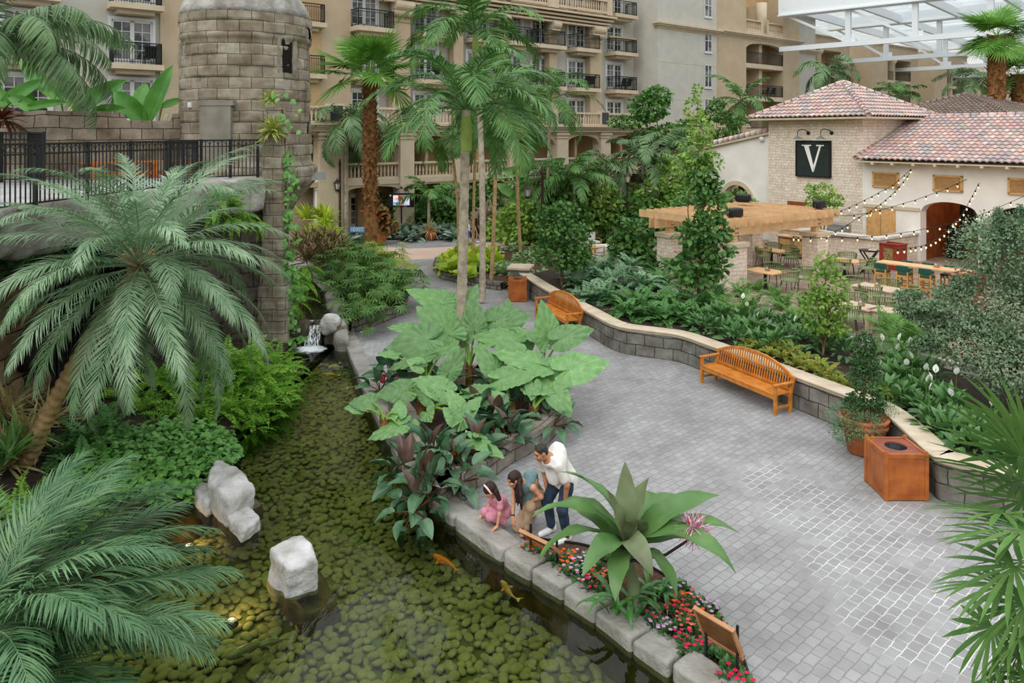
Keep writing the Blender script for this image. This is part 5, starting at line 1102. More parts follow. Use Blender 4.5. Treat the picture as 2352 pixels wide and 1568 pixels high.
def frond(L=2.5,e0=50,e1=-40,pairs=50,ll=.45,lw=.022,s0=.18,sweep=(75,30),vee=25,tpl=T_NEEDLE,rw=.018,jit=.12,pw=1.3,droop=0.0,prof=None,rachis=True,hang=0.0):
    """One feather frond as arrays: base at the origin, growing along +x; returns (v, q, t)."""
    mb=MB();t,P,e=rach(L,e0,e1,14,pw)
    if rachis: mb.tube(P,np.linspace(rw,rw*.25,len(t)),4,cap=False)
    s=np.linspace(s0,.995,pairs);s=np.r_[s,s];side=np.r_[np.ones(pairs),-np.ones(pairs)];K=len(s)
    s=np.clip(s+R_.normal(0,.25/pairs,K),0,1);pos=np.stack([np.interp(s,t,P[:,k]) for k in range(3)],1);es=np.interp(s,t,e)
    T=np.stack([np.cos(es),0*es,np.sin(es)],1);Nn=np.stack([-np.sin(es),0*es,np.cos(es)],1);B=np.stack([0*es,side,0*es],1)
    u=(s-s0)/(1-s0);sw=np.radians(sweep[0]+(sweep[1]-sweep[0])*u+R_.normal(0,jit*40,K));vv=np.radians(vee+R_.normal(0,jit*60,K))
    d=T*np.cos(sw)[:,None]+(B*np.cos(vv)[:,None]+Nn*np.sin(vv)[:,None])*np.sin(sw)[:,None];d[:,2] -= droop+hang*R_.random(K)
    pr=prof(u) if prof else np.interp(u,[0,.12,.45,.8,1],[.45,.8,1,.75,.3]);ln=ll*pr*R_.uniform(.88,1.1,K)
    X,Y,Z=frames(d,Nn);mb.inst(tpl,rowsM(X,Y,Z,pos,np.c_[ln,lw*R_.uniform(.8,1.2,K)*(.5+.5*pr),ln]))
    return np.concatenate(mb.v),np.array(mb.q),np.array(mb.t) if mb.t else Z0
def mat_from(az,loc=(0,0,0),roll=0,sc=1,tilt=0): return Matrix.Translation(loc)@Matrix.Rotation(az,4,'Z')@Matrix.Rotation(-tilt,4,'Y')@Matrix.Rotation(roll,4,'X')@Matrix.Scale(sc,4)
GA=2.39996
def pinnate_palm(label,base,crown,mat,n=16,L=2.5,erange=(75,-15),bend=80,trunk=None,tr=(.13,.10),rings=0,shaft=None,group=None,name='palm',cat='palm tree',one=False,spread_az=None,tm=None,seed=0,curve=None,**fk):
    base,crown=Vector(base),Vector(crown);t_=thing(name,label,cat,base,0,group);c=crown-base
    if trunk:
        k=26 if rings else 10;mb=MB();P=[];rr=[]
        for i in range(k*(4 if rings else 1)+1):
            u=i/(k*(4 if rings else 1));p=Vector((0,0,0)).lerp(c,u);bow=curve or (0,0);w_=math.sin(math.pi*u);P.append(p+Vector((bow[0]*w_,bow[1]*w_,0)));r0=tr[0]+(tr[1]-tr[0])*u;rr.append(r0*(1+(rings*(1 if i % 4 == 0 else -.3) if rings else 0)))
        mb.tube(P,rr,12);mb.build('trunk',trunk,t_,True)
    if shaft: mb=MB();mb.tube([c+Vector((0,0,z)) for z in (-shaft[0],-shaft[0]*.7,-shaft[0]*.3,.05)],[tr[1]*1.2,tr[1]*1.42,tr[1]*1.25,tr[1]*.6],12);mb.build('crownshaft',shaft[1],t_,True)
    allm=MB()
    for i in range(n):
        u=(i+.5)/n;e0=erange[0]+(erange[1]-erange[0])*u+U(-6,6);az=i*GA+U(-.2,.2)+seed if spread_az is None else spread_az[0]+(spread_az[1]-spread_az[0])*((i*.618+seed) % 1)
        fr=frond(L*U(.88,1.08),e0,e0-bend*U(.8,1.2),**fk);M=mat_from(az,c,U(-.25,.25))
        if one: allm.inst(fr,np.array(M)[None])
        else: mb=MB();mb.addq(*fr);mb.build('frond',mat,t_,True,M)
    if one: allm.build('fronds',mat,t_,True)
    return t_
def fan(R=.6,nb=20,spread=300,lw=.03,split=.45,droop=.25,stalk=0,cup=.15,tpl=None):
    """A palmate leaf: blades fanning from the stalk's end at the origin, axis along +x."""
    mb=MB();a=np.radians(np.linspace(-spread/2,spread/2,nb));K=nb;d=np.stack([np.cos(a),np.sin(a),np.full(K,cup)+R_.normal(0,.04,K)],1);X,Y,Z=frames(d)
    ln=R*np.interp(np.abs(a)/math.radians(spread/2),[0,.6,1],[1,.93,.7])*R_.uniform(.92,1.05,K);mb.inst(tpl or leaf_tpl(4,2,lambda t: np.interp(t,[0,split,.75,1],[.10,1,.7,.04]),droop,.04),rowsM(X,Y,Z,np.zeros((K,3)),np.c_[ln,np.full(K,lw),ln]));return np.concatenate(mb.v),np.array(mb.q),Z0
def cloud(n,blobs,seed=None):
    """n points spread near the surface of ellipsoid blobs (x, y, z, rx, ry, rz, weight) with outward normals."""
    w=np.array([b[6] if len(b) > 6 else b[3]*b[5] for b in blobs],float);k=R_.choice(len(blobs),n,p=w/w.sum());b=np.array([x[:6] for x in blobs],float)[k]
    d=unit(R_.normal(size=(n,3)));r=R_.uniform(.3,1,n)**.45*R_.choice([1,1,1.13],n);return b[:,:3]+d*b[:,3:6]*r[:,None],unit(d/b[:,3:6])
def leafy(n,blobs,tpl,size,lw,up=.5,tw=.6):
    P,Nn=cloud(n,blobs);d=Nn+R_.normal(0,tw,P.shape);d[:,2] += R_.normal(0,.2,n)-.05;X,Y,Z=frames(d,unit(Nn*.7+np.array([0,0,up])+R_.normal(0,.3,P.shape)));s=size*R_.uniform(.7,1.25,n);mb=MB();mb.inst(tpl,rowsM(X,Y,Z,P,np.c_[s,s*lw,s]));return mb
def branches(mb,root,tips,r0=.03,r1=.008,wob=.06,n=6):
    for tp in tips:
        a,b=Vector(root),Vector(tp);P=[a.lerp(b,i/n)+Vector((U(-wob,wob),U(-wob,wob),0))*(1 if 0 < i < n else 0) for i in range(n+1)];mb.tube(P,np.linspace(r0,r1,n+1),6)
def shrub(name,label,cat,loc,blobs,n,mat,tpl=T_SMALL,size=.09,lw=.28,stems=None,sm=None,group=None,up=.5,part='foliage',tw=.6):
    t_=thing(name,label,cat,loc,0,group);leafy(n,blobs,tpl,size,lw,up,tw).build(part,mat,t_,True)
    if stems: mb=MB();branches(mb,(0,0,0),stems);mb.build('stem',sm or M_BARK,t_,True)
    return t_
def rosette(n,L,lw,e=(70,5),tpl=T_LANCE,jit=.25,base=.02,roll=.3):
    """Leaves springing from one point: arrays."""
    K=n;u=(np.arange(K)+.5)/K;az=np.arange(K)*GA+R_.normal(0,.2,K);el=np.radians(e[0]+(e[1]-e[0])*u+R_.normal(0,jit*30,K));d=np.stack([np.cos(az)*np.cos(el),np.sin(az)*np.cos(el),np.sin(el)],1);X,Y,Z=frames(d,unit(np.array([0,0,1.])+R_.normal(0,roll,(K,3))));ln=L*R_.uniform(.75,1.12,K)
    mb=MB();mb.inst(tpl,rowsM(X,Y,Z,d*base,np.c_[ln,lw*R_.uniform(.85,1.15,K),ln]));return mb
def green(name,c1,c2,rough=.5,trans=.22,spec=.35,sc=2.2,**k): return pm(name,c1,c2,sc,rough,trans=trans,spec=spec,orand=.10,**k)
M_BARK=pm('brown_bark',(122,96,70),(84,64,46),8,.9,.5,30)
M_DATE=green('date_frond_green',(150,176,138),(104,142,96),.40,.2,.5)
M_ROYAL=green('royal_frond_green',(106,148,76),(62,112,48),.42,.25,.45);M_PALM=green('palm_frond_green',(106,146,72),(66,112,48),.45,.25,.4)
M_FAN=green('fan_palm_green',(118,164,66),(82,138,50),.5,.3);M_DPALM=green('dusky_palm_green',(118,146,98),(82,116,68),.5,.2,.4)
M_FERN=green('bright_fern_green',(142,188,70),(96,152,44),.6,.3,.2);M_DFERN=green('deep_fern_green',(104,150,82),(72,122,60),.55,.25,.3);M_BFERN=green('blue_fern_green',(138,172,130),(96,140,94),.5,.2,.4)
M_IVY=green('syngonium_green',(124,176,88),(74,132,54),.5,.22,.4,9);M_LADY=green('lady_palm_green',(112,150,76),(74,118,54),.5,.2,.35);M_LIME=green('lime_green',(190,206,66),(146,182,52),.5,.3,.3)
M_SHRUB=green('shrub_green',(100,142,68),(64,108,48),.5,.2,.35);M_LSHRUB=green('light_shrub_green',(150,182,84),(112,152,62),.55,.25,.3);M_SILV=green('silvery_bush_green',(142,164,128),(96,126,88),.55,.15,.3)
M_LILY=green('peace_lily_green',(98,140,78),(64,108,54),.4,.15,.5);M_PHIL=green('philodendron_green',(84,122,84),(54,90,58),.32,.08,.55,3);M_ALO=None
M_TANL=green('tan_dracaena',(196,176,126),(150,150,92),.6,.2,.2,5);M_RED=green('bronze_red_leaf',(122,52,44),(84,70,40),.5,.2,.3,6);M_SILVL=green('silver_leaf',(168,186,168),(104,134,108),.5,.1,.3,12);M_BANANA=green('banana_leaf_green',(96,158,58),(66,126,46),.42,.3,.45,1.2)
M_STALK=green('pale_stalk',(142,176,84),(110,150,64),.5,.1,.3);M_ORFERN=green('orange_fern',(172,150,70),(116,158,62),.6,.3,.2,5);M_PETAL=pm('white_spathe',(240,240,232),None,rough=.5,trans=.2)
# ---------------------------------------------------------------- palms
M_RTRUNK=pm('ringed_grey_trunk',(190,178,156),(150,138,118),6,.85,.3,30);M_BTRUNK=pm('fibrous_brown_trunk',(156,112,66),(104,70,40),7,.95,.6,40);M_SHAFT=pm('green_crownshaft',(168,184,96),(138,162,72),3,.5);M_TTRUNK=pm('pale_ringed_stem',(188,160,112),(150,122,82),9,.8,.3,30)
# the big date palm leaning over the bank
dC=at(322,612,12.5);dB=gd(52,1085,.25)
dp=pinnate_palm('large grey green feathery date palm leaning over the pond bank',dB,dC,M_DATE,n=78,L=2.85,erange=(72,-46),bend=66,trunk=M_TTRUNK,tr=(.14,.115),rings=.13,name='date_palm',cat='palm tree',pairs=84,ll=.44,lw=.0095,s0=.17,sweep=(58,22),vee=24,tpl=T_NEEDLE3,rw=.014,curve=(-.05,-.25),hang=.2,pw=1.6)
mb=MB()
for i in range(60):
    a=i*GA;e_=rad(U(10,60));r_=Vector((math.cos(a)*math.cos(e_),math.sin(a)*math.cos(e_),math.sin(e_)));c=dC-dB+Vector((0,0,-.25+i*.006));mb.bar(c+r_*.05,c+r_*U(.25,.5),.035,.012)
mb.build('leaf_bases',M_TTRUNK,dp)
# palm whose crown rises from below at the picture's lower corner
fc=Vector((-5.15,7.1,1.15));fp_=thing('feather_palm','feathery palm in the lower corner with broad fronds reaching over the pond','palm tree',(fc.x,fc.y,-.2))
M_FEA=green('corner_frond_green',(112,148,100),(66,108,68),.42,.2,.5)
mb=MB();mb.tube([(0,0,0),(0,0,1.35)],[.16,.12],10);mb.build('trunk',M_TTRUNK,fp_,True)
for az,e0,bend,L in ((5,34,52,2.3),(16,46,62,2.4),(28,36,50,2.2),(40,52,60,2.3),(52,42,52,2.2),(66,54,50,2.0),(-6,22,46,2.35),(-16,34,55,2.4),(-28,20,45,2.3),(-40,30,55,2.3),(80,62,50,2.0),(-55,24,50,2.2),(10,12,40,2.2),(-10,4,36,2.1),(-22,48,70,2.3),(34,18,42,2.2),(58,24,42,2.1),(-4,58,72,2.4),(22,64,66,2.2),(96,50,50,2.0),(-34,8,35,2.1),(44,70,56,2.1),(-70,36,50,2.2),(120,56,50,2.0),(-48,44,60,2.4),(-18,14,50,2.3),(0,26,40,2.5),(20,26,44,2.4),(-62,14,40,2.3),(-36,52,60,2.4)):
    fr=frond(L*1.02,e0,e0-bend,78,.52,.0105,.14,(58,22),22,T_NEEDLE3,.013,hang=.15,pw=1.4);mb=MB();mb.addq(*fr);mb.build('frond',M_FEA,fp_,True,mat_from(rad(az+U(-3,3)),(0,0,1.35),U(-.3,.3)))
# tall palms in the centre
pinnate_palm('tall palm with a ringed grey trunk rising out of the elephant ear bed',(-1.21,17.3,.25),at(1071,252,17.3),M_ROYAL,n=19,L=2.85,erange=(82,4),bend=105,trunk=M_RTRUNK,tr=(.13,.098),rings=.06,shaft=(.95,M_SHAFT),pairs=60,ll=.68,lw=.022,s0=.16,sweep=(68,28),vee=26,tpl=T_NEEDLE3,rw=.028,name='royal_palm',seed=.6,hang=.12)
for (lab,bpx,Y,cpx,n,L,er,bd,tr_,cv,kw) in (
    ('tallest feather palm, its crown cut by the top of the picture',(1108,620),27,(1092,78),15,3.5,(84,8),100,(.12,.09),(.1,0),dict(pairs=44,ll=.85,lw=.035)),
    ('slim palm with a pale ringed trunk behind the big royal palm',(1128,600),30,(1140,235),13,2.7,(80,-10),110,(.085,.07),(.05,0),dict(pairs=38,ll=.7,lw=.032)),
    ('slim palm with two thin grey stems standing in the hosta bed',(1196,575),36,(1190,225),14,2.9,(80,-15),110,(.09,.07),(-.1,0),dict(pairs=36,ll=.75,lw=.036)),
    ('feather palm in front of the arcade with dark arching fronds',(1248,520),41,(1262,232),14,3.3,(80,-20),100,(.10,.08),(.1,0),dict(pairs=36,ll=.8,lw=.04)),
    ('small drooping palm on a thin leaning trunk before the arcade',(1052,580),35,(1034,318),12,2.3,(70,-20),110,(.07,.06),(.15,0),dict(pairs=30,ll=.6,lw=.034)),
    ('thin palm stem with a small crown half hidden behind the royal palm',(1085,590),33,(1092,300),10,2.0,(75,-10),100,(.07,.06),(.0,0),dict(pairs=28,ll=.6,lw=.034))):
    c=at(*cpx,Y);b_=Vector((at(bpx[0],0,Y).x,Y,.1));pinnate_palm(lab,b_,c,M_PALM,n=n,L=L,erange=er,bend=bd,trunk=M_TTRUNK if tr_[0] < .1 else M_RTRUNK,tr=tr_,rings=.06,shaft=(.7,M_SHAFT),curve=cv,s0=.15,sweep=(68,28),vee=20,tpl=T_NEEDLE3,rw=.025,name='feather_palm',hang=.15,seed=U(0,6),**kw)
# palms farther away
for (lab,bpx,Y,cpx,n,L,er,bd,mt,kw) in (
    ('dusky palm with long drooping leaves behind the fibrous trunk',(794,520),43,(794,290),18,3.3,(78,-25),120,M_DPALM,dict(pairs=30,ll=1.0,lw=.05)),
    ('bright feather palm before the cream bench in the garden bed',(1320,520),40,(1318,412),16,3.0,(75,0),95,M_PALM,dict(pairs=30,ll=.7,lw=.05)),
    ('feather palm spreading low beside the lamp post',(1265,520),42,(1285,420),12,2.8,(70,0),95,M_ROYAL,dict(pairs=28,ll=.7,lw=.05)),
    ('feather palm with dark fronds below the terrace edge of the hotel tower',(1475,500),44,(1475,368),14,3.2,(78,-10),105,M_DPALM,dict(pairs=30,ll=.75,lw=.05)),
    ('palm with arching fronds behind the pale gable',(1540,480),48,(1532,335),14,3.3,(78,-15),110,M_DPALM,dict(pairs=30,ll=.75,lw=.055)),
    ('palm with an upright tuft of fronds in front of the recessed balconies',(1700,420),56,(1702,232),12,3.2,(84,-30),80,M_PALM,dict(pairs=28,ll=.8,lw=.06)),
    ('weeping palm rising behind the tower roof of the pavilion',(1905,420),62,(1905,160),12,3.6,(60,-30),120,M_DPALM,dict(pairs=26,ll=1.0,lw=.07)),
    ('low palm tuft showing above the roof between the two hip roofs',(2062,420),64,(2062,222),10,3.0,(75,0),80,M_PALM,dict(pairs=24,ll=.8,lw=.07)),
    ('palm with blue green fronds beside the first far fan palm',(2225,420),66,(2238,180),10,3.6,(60,-10),90,M_DPALM,dict(pairs=24,ll=.9,lw=.07)),
    ('small feather palm standing beside the kiosk screen',(1000,520),44,(985,455),8,2.4,(80,10),90,M_ROYAL,dict(pairs=24,ll=.7,lw=.06)),
    ('feather palm in the shade behind the big lamp post',(1390,500),44,(1392,395),12,2.8,(75,-5),100,M_DPALM,dict(pairs=26,ll=.7,lw=.05))):
    c=at(*cpx,Y);b_=Vector((c.x,Y,.1));pinnate_palm(lab,b_,c,mt,n=n,L=L,erange=er,bend=bd,trunk=M_RTRUNK,tr=(.11,.08),s0=.15,sweep=(70,28),vee=10,tpl=T_NEEDLE3,rw=.03,name='feather_palm',hang=.35,one=False,seed=U(0,6),**kw)
# palm at the top corner by the cream wing
tl=at(-30,118,19);pinnate_palm('palm with long drooping grey green fronds at the top corner by the cream wing',(tl.x,tl.y,4.85),tl,M_DPALM,n=13,L=3.9,erange=(72,6),bend=100,trunk=M_RTRUNK,tr=(.13,.1),pairs=60,ll=.8,lw=.028,s0=.14,sweep=(70,30),vee=8,tpl=T_DROOP,rw=.026,name='feather_palm',hang=.4,spread_az=(rad(-75),rad(75)),seed=.2)
# fan palms: fibrous trunk with old leaf boots
def fan_palm(label,base,crown,r,fans,R,mt,boots=150,bt=.28):
    base,crown=Vector(base),Vector(crown);t_=thing('fan_palm',label,'palm tree',base);c=crown-base;mb=MB();k=24
    mb.tube([Vector((0,0,0)).lerp(c,i/k)+Vector((U(-.03,.03),0,0)) for i in range(k+1)],[r*(1.12 if i < 4 else 1)*U(.9,1.05) for i in range(k+1)],14);mb.build('trunk',M_BTRUNK,t_,True)
    mb=MB();H=c.z;f=bt
    for i in range(boots):
        u=f+(1-f)*(i/boots);p=Vector((0,0,0)).lerp(c,u);a=i*GA+U(-.3,.3);o=Vector((math.cos(a),math.sin(a),0));tn=Vector((-o.y,o.x,0));q0=p+o*r*.85;q1=q0+o*r*U(.25,.55)+Vector((0,0,r*U(.3,.7)));q2=q1+o*r*U(.05,.35)+Vector((0,0,r*U(-.5,.3)));w=r*U(.22,.34);z_=Vector((0,0,.03))
        mb.add([q0-tn*w,q0+tn*w,q1-tn*w*.7,q1+tn*w*.7,q2-tn*w*.2,q2+tn*w*.2,q0-tn*w-z_*3,q0+tn*w-z_*3,q1-tn*w*.7-z_-o*.03,q1+tn*w*.7-z_-o*.03],[(0,1,3,2),(2,3,5,4),(7,6,8,9),(6,0,2,8),(1,7,9,3),(8,2,4),(3,9,5),(8,4,5,9)])
    mb.build('leaf_boots',M_BTRUNK,t_)
    for i,(az,el,sl,roll) in enumerate(fans):
        mb=MB();d=Vector((math.cos(rad(az))*math.cos(rad(el)),math.sin(rad(az))*math.cos(rad(el)),math.sin(rad(el))));tip=c+d*sl;mb.tube([c,c.lerp(tip,.5)+Vector((0,0,.06)),tip],[.03,.022,.015],5);s_=mb.build('leaf_stalk',M_STALK,t_,True)
        M=Matrix.Translation(tip)@Matrix.Rotation(rad(az),4,'Z')@Matrix.Rotation(-rad(el-roll),4,'Y');mb=MB();mb.addq(*fan(R*U(.9,1.08),46,270,.034*R/1.1,.55,.10,cup=.04));mb.build('fan_blade',mt,t_,True,M)
    return t_
gC=at(848,182,31)
fan_palm('fan palm with a shaggy brown fibrous trunk beside the lady palms',(at(853,0,31).x,31,.2),gC,.27,[(-60,62,.9,20),(-95,70,1.2,40),(-20,68,1.1,15),(170,32,1.3,5),(185,12,1.5,10),(-140,25,1.2,20),(150,55,1.2,10),(5,25,1.2,15),(-10,5,1.3,30),(90,60,1.1,10),(60,30,1.2,20),(210,-10,1.2,30),(-60,10,1.0,40),(30,-20,1.2,30)],1.45,M_FAN,240,.34)
fan_palm('tall fan palm with a pale shaggy trunk under the roof trusses',(at(2286,0,52).x,52,4),at(2290,84,52),.55,[(i*51,75-i*9,1.2,15) for i in range(13)],1.9,M_FAN,130,.0)
fan_palm('second fan palm trunk at the picture edge under the roof trusses',(at(2342,0,54).x,54,4),at(2340,172,54),.5,[(i*51+20,75-i*11,1.2,15) for i in range(11)],1.9,M_FAN,100,.0)
# lady palms: clumps of thin canes carrying small fans
FANS=[]
for i in range(3):
    mb=MB();mb.addq(*fan(.40,9,200,.026,.45,.25,cup=.12));FANS.append((np.concatenate(mb.v),np.array(mb.q),Z0))
def lady_palm(label,loc,r,h,ncane,per,mat=None,group=None,sc=1.0):
    t_=thing('lady_palm',label,'palm',loc,0,group);mb=MB();fl=MB()
    for i in range(ncane):
        a=i*GA;rr=r*math.sqrt((i+.5)/ncane);hh=h*U(.55,1.0)*(1-.35*(rr/r)**2);x,y=math.cos(a)*rr,math.sin(a)*rr;top=Vector((x*1.25,y*1.25,hh));mb.tube([(x*.6,y*.6,0),top],[.012,.009],5,False)
        for j in range(per):
            az=U(0,6.28);el=U(-.2,.9);d=Vector((math.cos(az)*math.cos(el),math.sin(az)*math.cos(el),math.sin(el)));q=top+Vector((0,0,-j*.10*sc));tip=q+d*U(.18,.34)*sc;M=Matrix.Translation(tip)@Matrix.Rotation(az,4,'Z')@Matrix.Rotation(-(el-U(.5,1.1)),4,'Y')@Matrix.Scale(sc*U(.8,1.15),4);fl.inst(FANS[rnd.randrange(3)],np.array(M)[None]);mb.tube([q,tip],.006,4,False)
    mb.build('cane',M_STALK,t_,True);fl.build('fan_leaves',mat or M_LADY,t_,True);return t_
for (px,py,r,h,nc,lab) in ((860,700,1.0,1.5,26,'lady palm clump nearest the paving on the island planter'),(905,690,.8,1.2,18,'lady palm clump at the outer edge of the island planter'),(810,672,1.0,1.8,26,'lady palm clump beside the upper basin of the waterfall'),(870,648,.9,1.7,22,'yellower lady palm clump at the foot of the fibrous trunk'),(800,630,1.0,1.5,20,'lady palm clump at the far end of the island planter'),(845,735,.7,1.0,14,'low lady palm tuft overhanging the cobble planter wall')):
    p=gd(px,py,.35);lady_palm(lab,p,r,h,nc,5,M_LADY if 'yellow' not in lab else green('yellow_lady_green',(176,184,80),(116,150,58)))
# lady palm close to the camera at the picture's edge, its fans spelled out
np_=thing('lady_palm','large lady palm at the lower right edge with stiff splayed fans','palm',(4.05,5.6,0));o_=Vector((4.05,5.6,0));mb=MB()
for (px,py,Y,az,el,R,nb) in ((2345,1105,5.6,165,18,.62,15),(2352,1050,5.7,148,42,.6,14),(2330,1240,5.5,172,0,.5,12),(2300,1180,5.3,178,5,.50,12),(2352,1215,5.0,185,-5,.5,12),(2330,1300,5.3,195,-25,.52,12),(2310,1345,5.6,175,-8,.48,12),(2352,1390,5.2,205,-40,.52,12),(2280,1440,5.5,215,-50,.45,11),(2340,1500,5.3,190,-45,.5,12),(2352,1010,5.7,140,50,.55,14),(2352,1150,5.9,150,10,.5,12),(2360,1290,5.7,170,-12,.5,12),(2370,1450,5.1,190,-30,.55,12),(2290,1540,5.4,200,-55,.5,11),(2360,1560,5.2,185,-30,.5,12)):
    p=at(px,py,Y)-o_;M=Matrix.Translation(p)@Matrix.Rotation(rad(az),4,'Z')@Matrix.Rotation(-rad(el),4,'Y')@Matrix.Rotation(U(-.4,.4)+.5,4,'X');b2=MB();b2.addq(*fan(R*1.15,nb+3,240,.0255,.4,.16,cup=.1));b2.build('fan_leaf',M_LADY,np_,True,M);d=M.to_3x3()@Vector((1,0,0));q=Vector((U(-.1,.25),U(-.15,.15),p.z-U(.1,.4)));mb.tube([q,q.lerp(p,.6)+Vector((0,0,.05)),p],[.012,.01,.007],6)
mb.build('leaf_stalks',M_STALK,np_,True)
for i in range(6): mb=MB();x,y=U(-.1,.3),U(-.2,.2);mb.tube([(x*.5,y*.5,0),(x,y,U(1.6,3.4))],[.02,.014],8);mb.build('cane',M_STALK,np_,True)
# ---------------------------------------------------------------- elephant ears
def alo_mat():
    m,N,L,b=nodes('elephant_ear_green');t=N.new('ShaderNodeTexCoord');sx_=N.new('ShaderNodeSeparateXYZ');L(t.outputs['UV'],sx_.inputs[0])
    w=N.new('ShaderNodeMath');w.operation='MULTIPLY';w.inputs[1].default_value=9;L(sx_.outputs[0],w.inputs[0]);f=N.new('ShaderNodeMath');f.operation='FRACT';L(w.outputs[0],f.inputs[0])
    a=N.new('ShaderNodeMath');a.operation='SUBTRACT';a.inputs[1].default_value=.5;L(f.outputs[0],a.inputs[0]);ab=N.new('ShaderNodeMath');ab.operation='ABSOLUTE';L(a.outputs[0],ab.inputs[0])
    r=N.new('ShaderNodeMapRange');r.inputs[1].default_value=.0;r.inputs[2].default_value=.10;r.inputs[3].default_value=1;r.inputs[4].default_value=0;L(ab.outputs[0],r.inputs[0])
    nz=N.new('ShaderNodeTexNoise');nz.inputs['Scale'].default_value=5;nz.inputs['Detail'].default_value=4;L(t.outputs['Object'],nz.inputs['Vector']);rp_=N.new('ShaderNodeValToRGB');rp_.color_ramp.elements[0].color=rgb(96,146,80);rp_.color_ramp.elements[1].color=rgb(136,178,112);rp_.color_ramp.elements[0].position=.3;rp_.color_ramp.elements[1].position=.7;L(nz.outputs[0],rp_.inputs[0])
    mx=N.new('ShaderNodeMix');mx.data_type='RGBA';mx.inputs['B'].default_value=rgb(176,206,140);L(rp_.outputs[0],mx.inputs['A']);s_=N.new('ShaderNodeMath');s_.operation='MULTIPLY';s_.inputs[1].default_value=.26;L(r.outputs[0],s_.inputs[0]);L(s_.outputs[0],mx.inputs['Factor'])
    oi=N.new('ShaderNodeObjectInfo');hs=N.new('ShaderNodeHueSaturation');mr=N.new('ShaderNodeMapRange');mr.inputs[3].default_value=.82;mr.inputs[4].default_value=1.15;L(oi.outputs['Random'],mr.inputs[0]);L(mr.outputs[0],hs.inputs['Value']);L(mx.outputs['Result'],hs.inputs['Color'])
    L(hs.outputs[0],b.inputs['Base Color']);b.inputs['Roughness'].default_value=.42;b.inputs['Specular IOR Level'].default_value=.5
    tr=N.new('ShaderNodeBsdfTranslucent');L(hs.outputs[0],tr.inputs[0]);ms=N.new('ShaderNodeMixShader');ms.inputs[0].default_value=.25;L(b.outputs[0],ms.inputs[1]);L(tr.outputs[0],ms.inputs[2]);L(ms.outputs[0],N['Material Output'].inputs[0]);return m
M_ALO=alo_mat()
def heart(seed,wob=.018,cup=.10):
    ph=np.radians(np.linspace(-174,174,73));rho=np.interp(np.abs(np.degrees(ph)),[0,8,20,40,65,95,125,148,162,174],[1,.88,.74,.60,.52,.48,.48,.46,.37,.12]);rs_=np.random.default_rng(seed)
    rho=rho*(1+.022*np.sin(ph*23+rs_.uniform(0,6))+.012*np.sin(ph*41));t=np.linspace(0,1,7);P=np.empty((73,7,3));x=rho[:,None]*np.cos(ph)[:,None]*t[None];y=rho[:,None]*np.sin(ph)[:,None]*t[None]
    z=-.20*x**2*np.sign(x)+cup*(np.abs(y))**1.3*1.2-.35*np.abs(y)**2.6+wob*np.sin(ph*18)[:,None]*t[None]**1.5+.03*np.sin(ph*5+seed)[:,None]*t[None]**2
    P[...,0]=x*1.0;P[...,1]=y;P[...,2]=z;return P,np.stack([np.repeat((ph/math.pi)[:,None]*1.0,7,1),np.repeat(t[None],73,0)],-1)
HEARTS=[]
for k in range(3): P,uv=heart(k);o=uvgrid('leaf',P,uv,M_ALO);HEARTS.append(o.data);bpy.data.objects.remove(o)
leaves=[(650,160,425,75,17.6,0),(700,140,590,75,18,0),(795,215,890,40,17.2,.9),(870,335,868,122,17.0,.75),(700,360,485,180,17.0,.35),(760,225,585,205,17.4,.1),(1085,245,1085,125,17.5,.7),(1000,270,1190,205,17.2,-.2),(1020,310,1230,240,17.2,.1),(1340,372,1290,138,16.6,.7),(1430,385,1635,312,16.4,0),(1300,400,1112,308,16.8,.2),(1205,395,1215,490,17.0,-.6),(470,320,302,300,17.4,0),(565,392,295,430,16.9,.1),(690,452,470,500,16.6,.1),(345,490,235,478,16.6,.3),(540,500,300,548,16.3,.15),(700,600,808,440,15.8,.55),(1010,600,865,425,15.8,.6),(1275,545,1000,425,15.9,.35),(1105,400,850,372,16.5,.2),(1360,590,1430,488,15.9,.5),(1475,585,1735,505,15.7,.1),(1300,640,1572,478,15.8,.95),(1050,640,1290,606,15.4,-.1),(1250,690,1480,682,15.4,.1),(1390,735,1490,890,15.2,-.9),(1245,680,1235,775,15.3,-.6),(665,715,468,640,15.2,.25),(420,720,235,745,15.0,.25),(378,870,378,768,14.6,.65),(385,945,178,1025,14.4,-.1),(430,950,525,915,14.5,.3),(560,860,590,915,14.9,-.4),(770,830,690,715,14.6,.5),(790,905,890,735,14.3,.6),(755,910,665,830,14.5,.4),(840,725,1000,680,15.1,.2),(920,770,1075,730,14.9,.15),(868,1040,1055,1150,13.4,-.3),(210,795,60,790,15.0,0),(130,832,28,832,15.0,.1),(580,770,470,690,15.1,.4),(900,440,1000,410,16.2,.2),(520,560,430,520,16.0,.2)]
plants=[(575,660,17.4,1.0,0),(560,640,16.2,.8,1),(840,560,17.0,.7,2),(1110,620,17.0,.8,3),(1300,600,16.6,.7,4),(1100,940,15.4,.55,5),(1250,930,15.2,.55,6),(290,1050,14.6,.35,7),(590,830,15.2,.45,8),(745,1260,13.3,.62,9),(520,760,15.4,.4,10)]
PLx=[]
names_=['at the back of the planter toward the waterfall','over the dark red stems at the pond side of the planter','in the middle of the planter below the palm trunk','at the back of the planter toward the wooden bench','at the planter corner nearest the wooden bench, tallest upright leaf','in front, with thick pale stalks fanning from one crown','at the paved end of the planter with a leaning fibrous trunk','hanging out over the pond from the planter edge','low in the planter middle among dark leaves','nearest the family, on a short rust brown trunk','beside the pond edge with a darker upright leaf']
